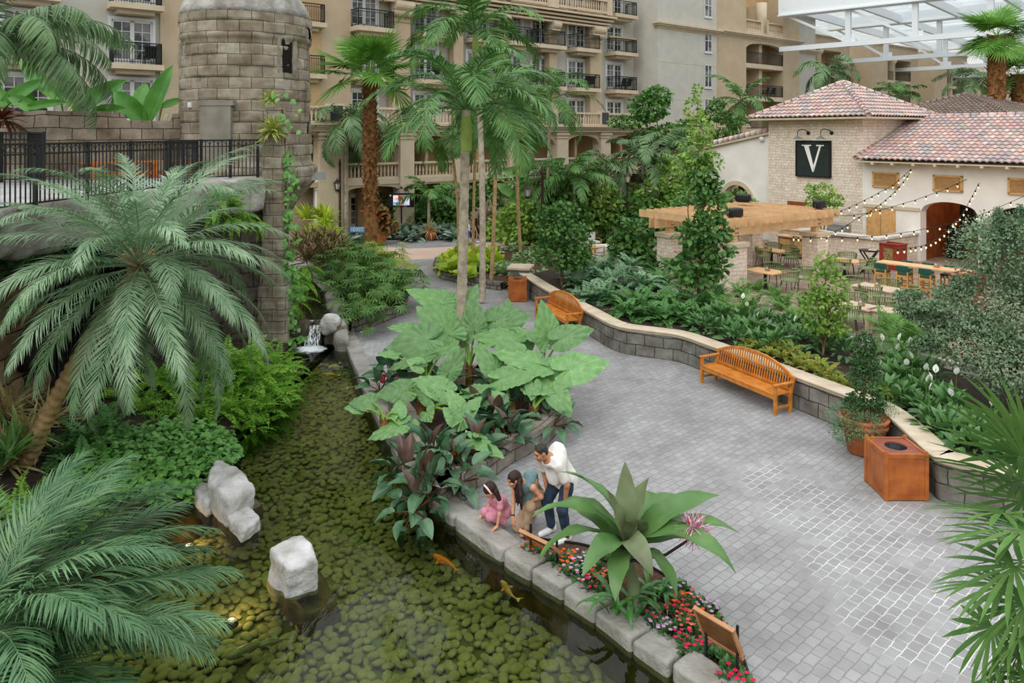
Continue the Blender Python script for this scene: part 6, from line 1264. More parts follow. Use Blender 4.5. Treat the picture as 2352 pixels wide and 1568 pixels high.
for (cx_,cy_,Y,hgt,k) in plants:
    top=at(780+cx_/2.8,640+cy_/2.8,Y);z0_=.28;top.z=max(top.z,z0_+.25);t_=thing('elephant_ear','elephant ear plant '+names_[k],'plant',(top.x,top.y,z0_),0,None);PLx.append((t_,top,[],Y))
for i,(bx,by,tx,ty,Y,tw_) in enumerate(leaves):
    b_=at(780+bx/2.8,640+by/2.8,Y);Lpx=math.hypot(tx-bx,ty-by)/2.8;d2=Vector(((tx-bx),0,-(ty-by)));vert=(ty-by)/max(1,math.hypot(tx-bx,ty-by))
    tip=at(780+tx/2.8,640+ty/2.8,Y+(.25 if vert < 0 else -.25)*abs(vert));L_=(tip-b_).length;d=(tip-b_).normalized();up=Vector((0,-.55-.35*max(0,tw_),.8));y=up.cross(d).normalized();z=d.cross(y)
    M=Matrix(((d.x,y.x,z.x,b_.x),(d.y,y.y,z.y,b_.y),(d.z,y.z,z.z,b_.z),(0,0,0,1)));w_=L_*1.02
    pl_=min(PLx,key=lambda p: math.hypot((p[1].x-b_.x),(p[3]-Y)*.8)+.3*max(0,p[1].z-b_.z-.2));wsc=min(max(w_*U(.74,.92),.36),.95);
    o=bpy.data.objects.new('leaf',HEARTS[i % 3]);COL.objects.link(o);o.parent=pl_[0];o.matrix_local=Matrix.Translation(-Vector(pl_[0].location))@M@Matrix.Rotation(U(-.55,.55),4,'X')@Matrix.Rotation(U(-.25,.1),4,'Y')@Matrix.Diagonal((w_,wsc,wsc,1));pl_[2].append(b_)
for t_,top,bs,Y in PLx:
    o_=Vector(t_.location);c=top-o_;mb=MB();P=[Vector((0,0,-.05)),c*.5+Vector((U(-.05,.05),U(-.05,.05),0)),c];mb.tube(P,[.10,.09,.075],10)
    for i in range(40): u=U(0,1);p=Vector((0,0,0)).lerp(c,u);a=U(0,6.28);e_=Vector((math.cos(a),math.sin(a),U(.2,.8)));mb.bar(p+e_*.06,p+e_*.06+Vector((e_.x*.04,e_.y*.04,.10)),.03,.012)
    mb.build('trunk',M_BTRUNK,t_)
    for b_ in bs:
        e_=b_-o_;mb=MB();m_=c.lerp(e_,.5)+Vector((0,0,.08));mb.tube([c,c.lerp(m_,.6)+Vector((0,0,.02)),m_,e_],[.035,.028,.022,.014],7);mb.build('leaf_stalk',M_STALK,t_,True)
# ---------------------------------------------------------------- philodendrons along the planter edge
T_PHIL=leaf_tpl(9,4,lambda t: np.sin(np.pi*np.clip(t*.96+.03,0,1)**.72)**.75,.30,.5,.06)
def phil(label,loc,n,L,e,mat=M_PHIL,red=2):
    t_=thing('philodendron',label,'plant',loc);R=rosette(int(n*1.35),L*.92,L*.235,e,T_PHIL,.3,.30,.35);R.build('leaves',mat,t_,True)
    mb=MB()
    for i in range(n): a=i*GA;el=rad(e[0]+(e[1]-e[0])*(i+.5)/n);mb.tube([(0,0,-.05),(math.cos(a)*math.cos(el)*.32,math.sin(a)*math.cos(el)*.32,math.sin(el)*.32)],[.014,.009],5)
    mb.build('leaf_stalk',M_RED,t_,True)
    if red:
        b2=rosette(red,L*1.0,L*.22,(85,70),T_PHIL,.1,.25,.3);b2.build('young_leaves',green('bronze_young_leaf',(110,84,70),(78,60,54),.35,.1,.5),t_,True)
for i,(cx_,cy_,z,n,L,e,lab) in enumerate(((600,1120,.45,13,.50,(75,-10),'at the narrow tip of the planter, with a bronze young leaf'),(560,1330,.38,15,.50,(60,-45),'spilling over the planter tip toward the pond water'),(430,1230,.4,12,.46,(50,-40),'hanging over the kerb above the pond'),(480,1450,.30,10,.42,(30,-60),'lowest over the kerb by the pond corner'),(900,880,.5,14,.5,(75,0),'under the elephant ears in the planter middle'),(1000,930,.45,14,.48,(70,-5),'near the planter wall facing the paving'),(880,1080,.4,13,.46,(65,-10),'behind the planter wall closest to the standing man'),(1080,1000,.4,12,.48,(65,-10),'by the planter wall below the pale stalks'),(1380,900,.35,10,.44,(60,-30),'at the paved end of the planter, leaning out'),(700,1180,.38,12,.44,(65,-10),'beside the rust brown trunk in the planter'),(330,600,.55,12,.46,(70,-10),'at the pond side back of the planter with dark stems'),(260,680,.4,10,.42,(60,-20),'on the kerb side of the planter opposite the orange koi'),(1000,680,.5,14,.46,(75,0),'deep in the shade of the biggest elephant ear leaf'),(650,700,.5,14,.46,(75,0),'in the shade below the palm trunk'),(780,1250,.36,10,.42,(60,-20),'low by the planter wall behind the kneeling woman'),(1150,800,.5,13,.46,(70,0),'in the shade at the paved end of the planter'))):
    Yg=F*(EYE-z)/(640+cy_/2.8-HY);p=at(780+cx_/2.8,640+cy_/2.8,Yg);p.z=max(z-.1,.25);phil('dark glossy philodendron '+lab,p,n,L,e,red=2 if i < 8 else 0)
mb=MB();c=gd(879,878,.35)
for i in range(3): rock(mb,((c.x-.05,c.y-.05+i*.09),(c.x+.05,c.y-.05+i*.09),(c.x+.05,c.y+.02+i*.09),(c.x-.05,c.y+.02+i*.09)),c.z+i*.03,c.z+.08+i*.03,3,3,.01,9,i)
o=mb.build('anthurium_flower',pm('pink_red_petal',(226,60,90),None,rough=.4),None,True);tag(o,'small pink red flower among the stems at the pond side of the planter','flower')
# ---------------------------------------------------------------- ferns
def fern_mesh(n,L,e,pairs,lw,mat,bend=70,sweep=(80,60),ll=.16,seed=0):
    mb=MB()
    for i in range(n):
        u=(i+.5)/n;e0=e[0]+(e[1]-e[0])*u+U(-8,8);fr=frond(L*U(.75,1.1),e0,e0-bend*U(.7,1.2),pairs,ll,lw,.08,sweep,5,T_SMALL,.006,prof=lambda v: np.interp(v,[0,.1,.4,.8,1],[.6,.9,1,.55,.1]));mb.inst(fr,np.array(mat_from(i*GA+U(-.3,.3),(0,0,0),U(-.2,.2)))[None])
    o=mb.build('fern',mat,None,True);me=o.data;bpy.data.objects.remove(o);return me
FERN_B=[fern_mesh(20,.95,(70,0),26,.020,M_FERN,ll=.13) for _ in range(3)];FERN_D=[fern_mesh(18,.75,(75,5),20,.030,M_DFERN,ll=.15) for _ in range(3)];FERN_S=[fern_mesh(18,.75,(75,5),18,.032,M_BFERN,ll=.16) for _ in range(3)]
FERN_O=[fern_mesh(12,.40,(70,10),16,.016,M_ORFERN,ll=.08) for _ in range(2)];FERN_P=[fern_mesh(16,1.0,(80,15),24,.018,green('parlour_green',(116,158,76),(80,126,54),.55,.25,.3),ll=.26,sweep=(65,35)) for _ in range(2)];FERN_H=[fern_mesh(16,1.0,(20,-50),30,.022,M_FERN,bend=60,ll=.13) for _ in range(2)]
def plant_at(name,mes,loc,sc,label,cat,group=None):
    o=bpy.data.objects.new(name,mes[rnd.randrange(len(mes))]);COL.objects.link(o);o.location=loc;o.rotation_euler=(U(-.12,.12),U(-.12,.12),U(0,6.28));s=sc*U(.85,1.15);o.scale=(s,s,s*U(.9,1.1));return tag(o,label,cat,group)
for (px,py,z,s) in ((360,860,.6,1.0),(405,880,.55,1.0),(450,850,.8,1.0),(500,860,.7,1.05),(540,880,.5,1.0),(580,850,.7,1.1),(610,880,.4,1.0),(600,920,.25,.9),(560,930,.25,.95),(630,850,.4,1.0),(520,925,.35,.95),(480,900,.5,1.0),(420,915,.45,.95),(635,900,.15,.85),(575,815,.9,1.0),(520,820,1.0,1.0),(330,920,.5,.9),(300,890,.6,.9),(640,820,.5,.9),(652,845,.15,.9),(646,880,.0,.85),(628,935,.0,.85),(590,962,.0,.8),(560,975,.0,.75),(640,905,.0,.8),(460,935,.35,.85),(390,940,.35,.8)):
    plant_at('fern',FERN_B,gd(px,py,z)-Vector((0,0,.25)),s,'bright green sword fern on the pond bank below the date palm','fern','sword ferns on the pond bank')
for (px,py,z,s) in ((70,1150,.35,.8),(110,1165,.3,.8),(60,1190,.35,.8),(140,1135,.3,.75),(30,1165,.4,.8),(150,1200,.2,.7),(100,1220,.2,.75),(170,1150,.3,.7)):
    plant_at('fern',FERN_B,gd(px,py,z)-Vector((0,0,.15)),s,'mid green fern at the foot of the leaning palm trunk','fern','ferns at the foot of the leaning trunk')
for (px,py,z,s) in ((200,1000,.5,.9),(250,970,.5,.9),(230,1050,.4,.9),(280,1020,.4,.85),(190,1080,.35,.85),(150,1040,.4,.8),(255,1100,.2,.8)):
    plant_at('fern',FERN_D,gd(px,py,z)-Vector((0,0,.15)),s*1.2,'dark shaded fern behind the leaning palm trunk','fern','dark ferns behind the leaning trunk')
for (px,py,Y,s) in ((470,445,18.7,.7),(505,450,18.9,.75),(535,465,19.2,.75),(560,480,19.6,.7),(495,470,18.7,.7),(530,490,19,.7),(590,500,20.4,.6)):
    plant_at('fern',FERN_H if s < .72 else FERN_B,at(px,py+10,Y),s,'bright fern growing on the rock ledge under the tower railing','fern','ferns on the walkway ledge')
for (px,py,Y,s) in ((20,560,13.2,.9),(70,600,13.2,.95),(30,640,13.0,.95),(110,560,13.6,.8),(60,520,13.2,.7),(0,600,12.8,.9),(130,620,13.8,.7)):
    plant_at('fern',FERN_S,at(px,py,Y+.9),s*1.2,'blue green fern hanging over the walkway ledge at the picture edge','fern','blue green ferns over the ledge')
for (px,py,Y,s) in ((690,640,23.4,1.1),(672,690,23.0,.9),(700,612,24.0,1.0),(662,620,22.6,.8)):
    plant_at('fern',FERN_H,at(px,py,Y),s,'yellow green fern hanging beside the pillar above the waterfall','fern','ferns hanging by the waterfall')
# raised bed: ferns, small palms, peace lilies
def in_bed(px,py,z=.62): return gd(px,py,z)
k=0
for row,(pts) in enumerate((((1330,655),(1365,640),(1400,650),(1440,640),(1480,655),(1520,650),(1560,640),(1350,690),(1390,690),(1425,700),(1465,705),(1500,700),(1540,705),(1575,690),(1600,710),(1440,725),(1480,730),(1520,735),(1560,730),(1600,735),(1640,700),(1315,640),(1345,620),(1395,620),(1450,615),(1500,622),(1545,618),(1585,655),(1620,665)),)):
    for (px,py) in pts:
        bl=(px < 1500 and py < 700);plant_at('fern',FERN_S if bl else FERN_D,in_bed(px,py),1.25,'blue green fern in the raised bed behind the first bench' if bl else 'deep green fern in the raised bed between the two benches','fern','blue green ferns in the raised bed' if bl else 'deep green ferns in the raised bed')
for (px,py) in ((1700,685),(1740,672),(1780,690),(1720,715),(1660,720),(1690,735),(1820,740),(1850,715),(1650,690),(1795,715)):
    plant_at('parlour_palm',FERN_P,in_bed(px,py),.85,'light green parlour palm tuft in the raised bed in front of the oak tables','plant','parlour palms by the oak tables')
for (px,py) in ((2060,795),(2095,780),(2130,800),(2080,825),(2040,770),(2110,760)):
    plant_at('parlour_palm',FERN_P,in_bed(px,py),.95,'bright parlour palm tuft between the potted tree and the silvery bush','plant','parlour palms by the silvery bush')
LILY=[]
for _ in range(3): o=rosette(46,.29,.060,(80,-5),T_LANCE,.4,.24,.6).build('peace_lily',M_LILY,None,True);LILY.append(o.data);bpy.data.objects.remove(o)
SPATHE=leaf_tpl(4,2,OVAL,-.2,.5)
def spathes(lab,loc,n,h=.6):
    for i in range(n):
        p=Vector(loc)+Vector((U(-.25,.25),U(-.25,.25),0));t_=thing('lily_flower',lab,'flower',p,U(0,6.28),'white lily flowers');hh=h*U(.85,1.2);mb=MB();mb.tube([(0,0,0),(.03,0,hh)],.006,5);mb.build('stem',M_STALK,t_,True);mb=MB();mb.inst(SPATHE,np.array(Matrix.Translation((.03,0,hh))@Matrix.Rotation(-1.1,4,'Y')@Matrix.Diagonal((.17,.06,.13,1)))[None]);mb.build('spathe',M_PETAL,t_,True);mb=MB();mb.tube([(.04,0,hh+.01),(.05,0,hh+.08)],.008,5);mb.build('spadix',M_STALK,t_,True)
for (px,py,fl) in ((1625,760,0),(1660,765,0),(1690,760,1),(1730,770,1),(1770,775,1),(1720,745,2),(1760,745,1),(1800,760,0),(1810,785,1),(1850,790,0),(1890,800,0),(1920,790,0),(1650,740,0),(1840,765,0),(1690,785,0),(1740,795,0),(1780,805,0),(1875,775,0),(1910,770,1),(1600,752,0),(1940,815,0)):
    p=in_bed(px,py);plant_at('peace_lily',LILY,p,1.1,'dark leafy peace lily in the raised bed above the nearer bench','plant','peace lilies above the nearer bench')
    if fl: spathes('white peace lily flower above the nearer bench',p,fl)
for (px,py,fl) in ((2060,840,2),(2090,860,2),(2060,880,1),(2100,890,2),(2050,915,1),(2120,915,1),(2080,930,0),(2150,930,2),(2110,945,1),(2180,950,1),(2150,970,2),(2200,985,1),(2180,1010,0),(2230,1010,1),(2260,1030,1),(2140,990,0),(2280,1000,0),(2040,860,1),(2130,870,1),(2230,1045,0)):
    p=in_bed(px,py);plant_at('peace_lily',LILY,p,1.0,'leafy white flowered lily in the raised bed beside the silvery bush','plant','lilies beside the silvery bush')
    if fl: spathes('white lily flower in the bed beside the silvery bush',p,fl)
for (px,py) in ((1740,800),(1770,812),(1800,822),(1830,838),(1860,850),(1895,866),(1920,878),(1945,888),(1815,812),(1850,828),(1880,842),(1905,856),(2010,905),(2030,915),(1780,800),(1715,792)):
    plant_at('fern',FERN_O,gd(px,py,.66),1.1,'small orange tinged fern along the wall cap above the nearer bench','fern','orange ferns along the wall cap')
# ---------------------------------------------------------------- shrubs and slender trees on the restaurant side
def B(*a): return a
p=gd(1290,660,.5);shrub('round_shrub','dense dark green shrub on thin stems beside the wall post','shrub',p,[B(-.2,0,2.2,.75,.7,.75),B(.35,.2,1.7,.75,.7,.7),B(-.1,-.1,1.25,.9,.8,.5),B(.1,0,2.75,.5,.5,.4),B(.6,0,1.1,.5,.5,.4)],2600,M_SHRUB,T_OVAL,.15,.42,[(-.2,0,2.2),(.3,.1,1.7),(0,0,2.6)])
p=gd(1617,705,.6);shrub('slender_tree','slender broad leaved tree standing in front of the pergola','tree',p,[B(-.25,0,1.5,.62,.5,.32),B(.35,0,1.9,.65,.5,.38),B(.1,0,2.5,.7,.5,.42),B(-.4,0,2.3,.5,.4,.3),B(.2,0,3.2,.45,.4,.5),B(-.1,0,4.2,.4,.4,.55),B(.15,0,3.75,.42,.35,.3),B(-.2,0,1.0,.6,.5,.3),B(.35,0,1.2,.45,.4,.3)],1500,M_SHRUB,T_OVAL,.21,.33,[(0,0,4.4),(.3,0,2.8),(-.3,0,2.2)])
p=gd(1617,705,.6)+Vector((-.15,.15,0));shrub('slender_tree','light yellow green tree top rising above the slender tree before the pale gable','tree',p,[B(-.1,0,4.9,.55,.5,.6),B(.1,0,5.6,.4,.35,.5),B(-.15,0,6.3,.25,.25,.4),B(.45,0,4.6,.35,.35,.3),B(-.5,0,4.5,.35,.3,.3),B(-.02,0,6.9,.12,.12,.25)],1100,M_LSHRUB,T_OVAL,.13,.32,[(0,0,6.6),(.35,0,4.6),(-.4,0,4.5)])
p=gd(1890,815,.6);shrub('slender_tree','young shrub with two thin stems in the bed in front of the long table','shrub',p,[B(.15,0,1.75,.42,.4,.5),B(-.2,0,1.35,.4,.35,.28),B(.3,0,1.25,.4,.35,.25),B(.05,0,2.25,.25,.25,.3),B(-.1,0,.85,.45,.4,.25),B(.3,0,.75,.4,.35,.25)],1300,M_LSHRUB,T_OVAL,.11,.36,[(.1,0,2.1),(-.15,0,1.5),(.28,0,1.3)])
p=gd(2318,890,.6);shrub('silvery_bush','huge silvery green fine leaved bush at the edge of the terrace','shrub',(p.x,p.y,.6),[B(.3,.4,2.9,1.2,1.2,.85),B(-.3,.2,1.6,1.3,1.2,.75),B(.6,-.4,1.4,1.3,1.2,1.1),B(-1.1,.2,1.45,.7,.6,.4),B(-.2,-.8,.8,1.2,.9,.7),B(1.1,.3,2.4,1.0,1.0,.9),B(-.9,-.2,1.05,.9,.8,.6),B(-.1,.3,3.2,.6,.6,.4)]+[B(-1.3+.15*i+U(-.2,.2),U(-.8,.2),1.75+1.75*math.sin(i*.19)+U(-.3,.35),.10,.10,.28,.12) for i in range(18)]+[B(-1.9+U(-.3,.3),U(-.4,.3),1.0+i*.12,.34,.14,.10,.12) for i in range(9)],46000,M_SILV,T_SMALL,.078,.27,[(.3,.4,3.2),(-.8,.2,2.2),(.6,-.4,2.4),(-.3,-.5,1.4),(1.0,.3,2.8)],tw=.8)
p=gd(1895,588,.05);pt=thing('potted_tree','small tree in a white banded pot on the terrace beside the stone counter','potted tree',(p.x,p.y,.02));mb=MB();mb.lathe([(.26,0),(.42,.12),(.46,.4),(.44,.62),(.36,.74),(.38,.8),(.34,.8),(.3,.7)],24);mb.build('pot',pm('banded_pot',(226,222,212),(132,110,92),5,.7,.4,12,lo=.45,hi=.55),pt,True);mb=MB();branches(mb,(0,0,.7),[(.05,0,2.6),(-.5,.1,2.9),(.5,0,2.8)],.035,.01);mb.build('stem',M_BARK,pt,True)
leafy(900,[B(-.1,0,3.2,.55,.5,.4),B(.45,0,2.8,.5,.4,.3),B(-.5,0,2.7,.45,.4,.25),B(.1,0,2.45,.5,.4,.2),B(-.75,0,3.35,.2,.2,.2)],T_OVAL,.14,.36).build('foliage',M_LSHRUB,pt,True)
# topiary tree in a terracotta pot beside the near bin
m_terra=pm('terracotta',(192,112,72),(168,92,56),5,.8,.15,20)
p=gd(1985,1038);tt=thing('potted_tree','conical dark tree with trailing rosemary in a terracotta pot beside the near bin','potted tree',(p.x,p.y,0));mb=MB();mb.lathe([(.25,0),(.30,.03),(.38,.45),(.40,.5),(.44,.52),(.44,.58),(.41,.6),(.45,.64),(.46,.70),(.40,.70),(.36,.6)],32);mb.build('pot',m_terra,tt,True)
mb=MB();branches(mb,(0,0,.55),[(.03,0,2.2)],.03,.012,.03);mb.build('stem',M_BARK,tt,True);leafy(3400,[B(.02,0,2.05,.20,.2,.22),B(.03,0,1.72,.27,.26,.22),B(.0,0,1.42,.30,.3,.18),B(.05,0,1.02,.36,.32,.10),B(-.18,0,.92,.22,.2,.1),B(.22,0,.88,.2,.2,.08)],T_SMALL,.055,.4).build('foliage',green('topiary_green',(78,114,62),(52,86,44),.5,.15,.35),tt,True)
leafy(3800,[B(-.42,-.05,.72,.32,.3,.22),B(.42,.05,.70,.3,.3,.18),B(-.1,-.35,.62,.3,.2,.25),B(-.5,-.2,.5,.22,.2,.25),B(0,.2,.72,.4,.3,.12)],T_SMALL,.06,.13).build('trailing_rosemary',green('rosemary',(120,152,108),(84,120,80),.6,.15,.2),tt,True)
# ---------------------------------------------------------------- ivy mat, dracaenas and other bank plants
T_IVY=leaf_tpl(3,2,lambda t: np.interp(t,[0,.08,.3,.6,.85,1],[.5,.95,1,.7,.3,.02]),.25,-.15)
P=[];hull=[(555,1025),(500,990),(440,985),(380,1000),(320,1030),(240,1060),(170,1110),(150,1180),(220,1190),(300,1150),(380,1160),(440,1140),(500,1100),(535,1065)];hp=[tuple(gd(*q,.1))[:2] for q in hull]
lo_,hi_=np.min(hp,0),np.max(hp,0)
while len(P) < 3400:
    x,y=U(lo_[0],hi_[0]),U(lo_[1],hi_[1])
    if inside(hp,x,y): d_=max(0,xedge(y)-x+.12);P.append((x,y,max(WZ,-.8+min(1,d_/.25)*.8+.42*min(1,d_/3))+.05*math.sin(x*2.3)+U(.06,.28)))
P=np.array(P);K=len(P);a=R_.uniform(0,6.28,K);d=np.c_[np.cos(a),np.sin(a),R_.uniform(-.5,.25,K)];X,Yv,Zv=frames(d,unit(np.array([0,-.25,1.])+R_.normal(0,.3,(K,3))));s=R_.uniform(.10,.17,K);mb=MB();mb.inst(T_IVY,rowsM(X,Yv,Zv,P,np.c_[s,s*.42,s]));o=mb.build('ivy_mat',M_IVY,None,True);tag(o,'mat of heart shaped light green ivy leaves spreading to the pond edge','ground cover',kind='stuff')
T_SPIKE=leaf_tpl(4,1,LINEAR,.35,.2)
def spiky(label,loc,n,L,lw,mat,e=(88,-10),name='dracaena',cat='plant',group=None): o=rosette(n,L,lw,e,T_SPIKE,.3,.05,.4).build(name,mat,None,True);o.location=loc;return tag(o,label,cat,group)
for (px,py,Y,s,lab) in ((105,975,14.2,.75,'tan striped spiky plant behind the leaning palm trunk'),(10,960,13.6,.8,'tan spiky plant at the picture edge below the brown wall'),(20,1075,12.6,.75,'tan and green spiky plant beside the base of the leaning trunk'),(60,1010,13.2,.7,'tan spiky plant between the two larger ones')): spiky(lab,at(px,py,Y),60,s,.022,M_TANL)
for (px,py,Y) in ((30,1010,12.4),(5,1040,12.2)): spiky('upright green spiky tuft at the picture edge behind the lower fronds',at(px,py+40,Y),26,.8,.03,M_PALM,(88,30),group='green spiky tufts at the edge')
# plants on the pillar
def broms(label,loc,n,L,lw,mat): return spiky(label,loc,n,L,lw,mat,(80,-20),'bromeliad')
M_BROM=green('striped_bromeliad',(196,200,96),(120,140,58),.5,.2,.3,14)
broms('striped spiky bromeliad clump perched on the stone pillar',at(625,305,21.6),110,.55,.022,M_BROM);broms('yellow green bromeliad on top of the stone pillar',at(616,232,22.0),60,.38,.022,M_BROM)
vn=thing('climbing_vine','heart leaved vine trailing down the side of the stone pillar','vine',at(650,420,22.0));o_=Vector(vn.location);mb=MB();P=[];st_=[]
for i in range(210):
    py=U(340,790);w=16+14*math.sin(py*.05);px=660+U(-14,w)+(py-340)*.03;P.append(at(px,py,22.05+U(-.25,.1))-o_)
P += [at(px,py,21.7)-o_ for (px,py) in ((640,225),(655,215),(668,230),(680,262),(690,250),(664,275),(650,262),(672,290),(690,300),(630,215),(646,292),(620,240),(610,225))]
P=np.array([tuple(p) for p in P]);K=len(P);a=R_.uniform(-2.6,-.4,K);d=np.c_[np.cos(a)*.7,np.sin(a)*.5,R_.uniform(-1,-.1,K)];X,Yv,Zv=frames(d,unit(np.array([.1,-1.,.5])+R_.normal(0,.3,(K,3))));s=R_.uniform(.10,.26,K);mb.inst(T_IVY,rowsM(X,Yv,Zv,P,np.c_[s,s*.45,s]));mb.build('foliage',M_IVY,vn,True)
mb=MB();mb.tube([at(x,y,22.0)-o_ for x,y in ((648,250),(655,320),(650,420),(662,520),(658,640),(668,760))],.02,6);mb.build('stem',M_BARK,vn,True)
# small ferns and mosses under the waterfall: leaf clusters
sh=shrub('creeping_fig','small bright leafed creeper on the rim rock beside the waterfall','vine',gd(775,735,.5),[B(0,0,-.05,.18,.2,.12),B(.05,-.15,-.3,.15,.15,.25),B(.1,-.2,-.6,.1,.1,.2)],260,M_FERN,T_OVAL,.09,.45)
# big paddle leaves behind the parapet wall
T_PADDLE=leaf_tpl(10,4,lambda t: np.interp(t,[0,.1,.3,.6,.85,.95,1],[.25,.7,1,.95,.55,.25,.02]),.12,.28,.03)
def paddles(label,lst,Y,mat=M_BANANA):
    b0=at(*lst[0][:2],Y);t_=thing('banana_plant',label,'plant',(b0.x,b0.y,WK if Y < 30 else .1))
    for (bx,by,tx,ty,w,dy) in lst:
        a,c=at(bx,by,Y),at(tx,ty,Y+dy);d=(c-a);L_=d.length;d.normalize();up=Vector((.15,-1,.35));y=up.cross(d).normalized();z=d.cross(y);M=Matrix(((d.x,y.x,z.x,a.x),(d.y,y.y,z.y,a.y),(d.z,y.z,z.z,a.z),(0,0,0,1)));mb=MB();mb.inst(T_PADDLE,np.array(Matrix.Diagonal((L_,w/2/F*Y,L_,1)))[None]);o=mb.build('leaf',mat,t_,True,Matrix.Translation(-Vector(t_.location))@M)
        mb=MB();mb.tube([(0,0,0),(L_*.9,0,-.10*L_)],[.02,.006],5);mb.build('midrib',M_STALK,o,True);mb=MB();q=a-Vector(t_.location);mb.tube([(q.x*.4,.1,-.1),q*.7,q],.025,6);mb.build('leaf_stalk',M_STALK,t_,True)
paddles('banana plant with two tall upright leaves in the sunken part of the parapet',[(338,285,392,142,40,.2),(335,282,262,205,42,-.2),(322,262,330,183,38,.5),(372,246,420,225,20,.2),(280,268,268,188,30,.6)],23.4)
paddles('banana plant with a broad arching leaf behind the parapet wall',[(170,262,282,178,46,-.3),(140,232,32,128,34,.3),(170,245,110,180,30,.4),(215,255,285,245,22,-.2),(75,245,44,200,32,-.2)],22.4)
paddles('banana plant at the picture edge behind the parapet wall',[(0,250,100,175,36,.2),(60,250,150,230,22,-.2),(20,245,-40,180,36,0),(90,255,10,215,30,-.1)],22.0)
paddles('dark leaved banana plant in front of the arcade',[(1190,420,1210,345,40,.2),(1215,400,1150,390,26,0),(1230,395,1198,338,24,.3),(1240,400,1300,362,30,-.2),(1205,440,1165,470,26,-.3),(1200,470,1215,405,40,.2),(1180,450,1140,420,24,0)],43,M_LADY)
spiky('dark red leaved plant at the picture edge on the parapet',at(6,278,19.8),40,.6,.05,M_RED,(80,-30),'ti_plant')
T_x=None
# ---------------------------------------------------------------- benches
m_bench=pm('honey_teak',(208,134,52),(184,108,36),5,.42,.06,30,spec=.4)
def bench(label,A,B,depth,arch_=.26,L=None):
    """Slatted bench with an arched back: A, B the feet of the front legs on the ground."""
    A,B=Vector((A.x,A.y,0)),Vector((B.x,B.y,0));d=B-A;L=d.length;t_=thing('garden_bench',label,'bench',A,math.atan2(d.y,d.x));D=depth;lw=.065
    for x in (0,L-lw):
        mb=MB();mb.box((x,0,0),(x+lw,lw,.62));mb.build('leg',m_bench,t_,bev=.006)
        mb=MB();P=[(D-lw,0),(D-lw,.40),(D+.06,.74),(D+.06+lw*.8,.74),(D+.01,.40),(D,0)];mb.prism([(p[0],p[1]) for p in P],x,x+lw,Matrix(((0,0,1,0),(1,0,0,0),(0,1,0,0),(0,0,0,1))));mb.build('leg',m_bench,t_,bev=.006)
        mb=MB();mb.box((x-.015,-.03,.62),(x+lw+.015,D+.04,.66));mb.build('armrest',m_bench,t_,bev=.008);mb=MB();mb.box((x+.015,.05,.13),(x+lw-.015,D-.05,.18));mb.build('stretcher',m_bench,t_)
    mb=MB();n=6
    for i in range(n): y=.0+i*(D-.02)/n;mb.box((.02,y,.42),(L-.02,y+(D-.02)/n-.014,.445))
    mb.build('seat',m_bench,t_,bev=.004);mb=MB();mb.box((.03,.01,.33),(L-.03,.05,.42));mb.box((.03,D-.07,.33),(L-.03,D-.03,.42));mb.build('apron',m_bench,t_)
    def top(x): u=(x-.03)/(L-.06)*2-1;return .70+arch_*(1-abs(u)**2.4)
    def yb(z): return D-lw*.3+(z-.40)*.22
    mb=MB();N_=24;V=[]
    for i in range(N_+1):
        x=.0+L*i/N_;z=top(min(max(x,.03),L-.03))
        for (dy,dz) in ((-.022,0),(.022,0),(.022,.07),(-.022,.07)): V.append((x,yb(z)+dy,z+dz))
    mb.add(V,[(4*i+j,4*i+(j+1) % 4,4*i+4+(j+1) % 4,4*i+4+j) for i in range(N_) for j in range(4)]+[(3,2,1,0),(4*N_,4*N_+1,4*N_+2,4*N_+3)]);mb.build('back_rail',m_bench,t_,bev=.005)
    mb=MB();mb.bar((.03,yb(.48),.48),(L-.03,yb(.48),.48),.035,.06,(0,0,1));ns=int(L/.075)
    for i in range(1,ns): x=L*i/ns;z=top(x)+.01;mb.bar((x,yb(.48),.48),(x,yb(z),z),.034,.014,(0,1,0))
    mb.build('back_slats',m_bench,t_);return t_
bench('long honey coloured teak bench with an arched slatted back against the curved wall',gd(1608,878),gd(1781,955),.50)
bench('teak bench with an arched slatted back half hidden by the elephant ears',Vector((.77,25.0,0)),Vector((1.66,22.66,0)),.48)
fb_=at(1372,490,48);bench('distant teak bench among the shrubs beyond the hedge',Vector((fb_.x,48.5,0)),Vector((fb_.x+1.7,47.6,0)),.5,.06).location.z=.55
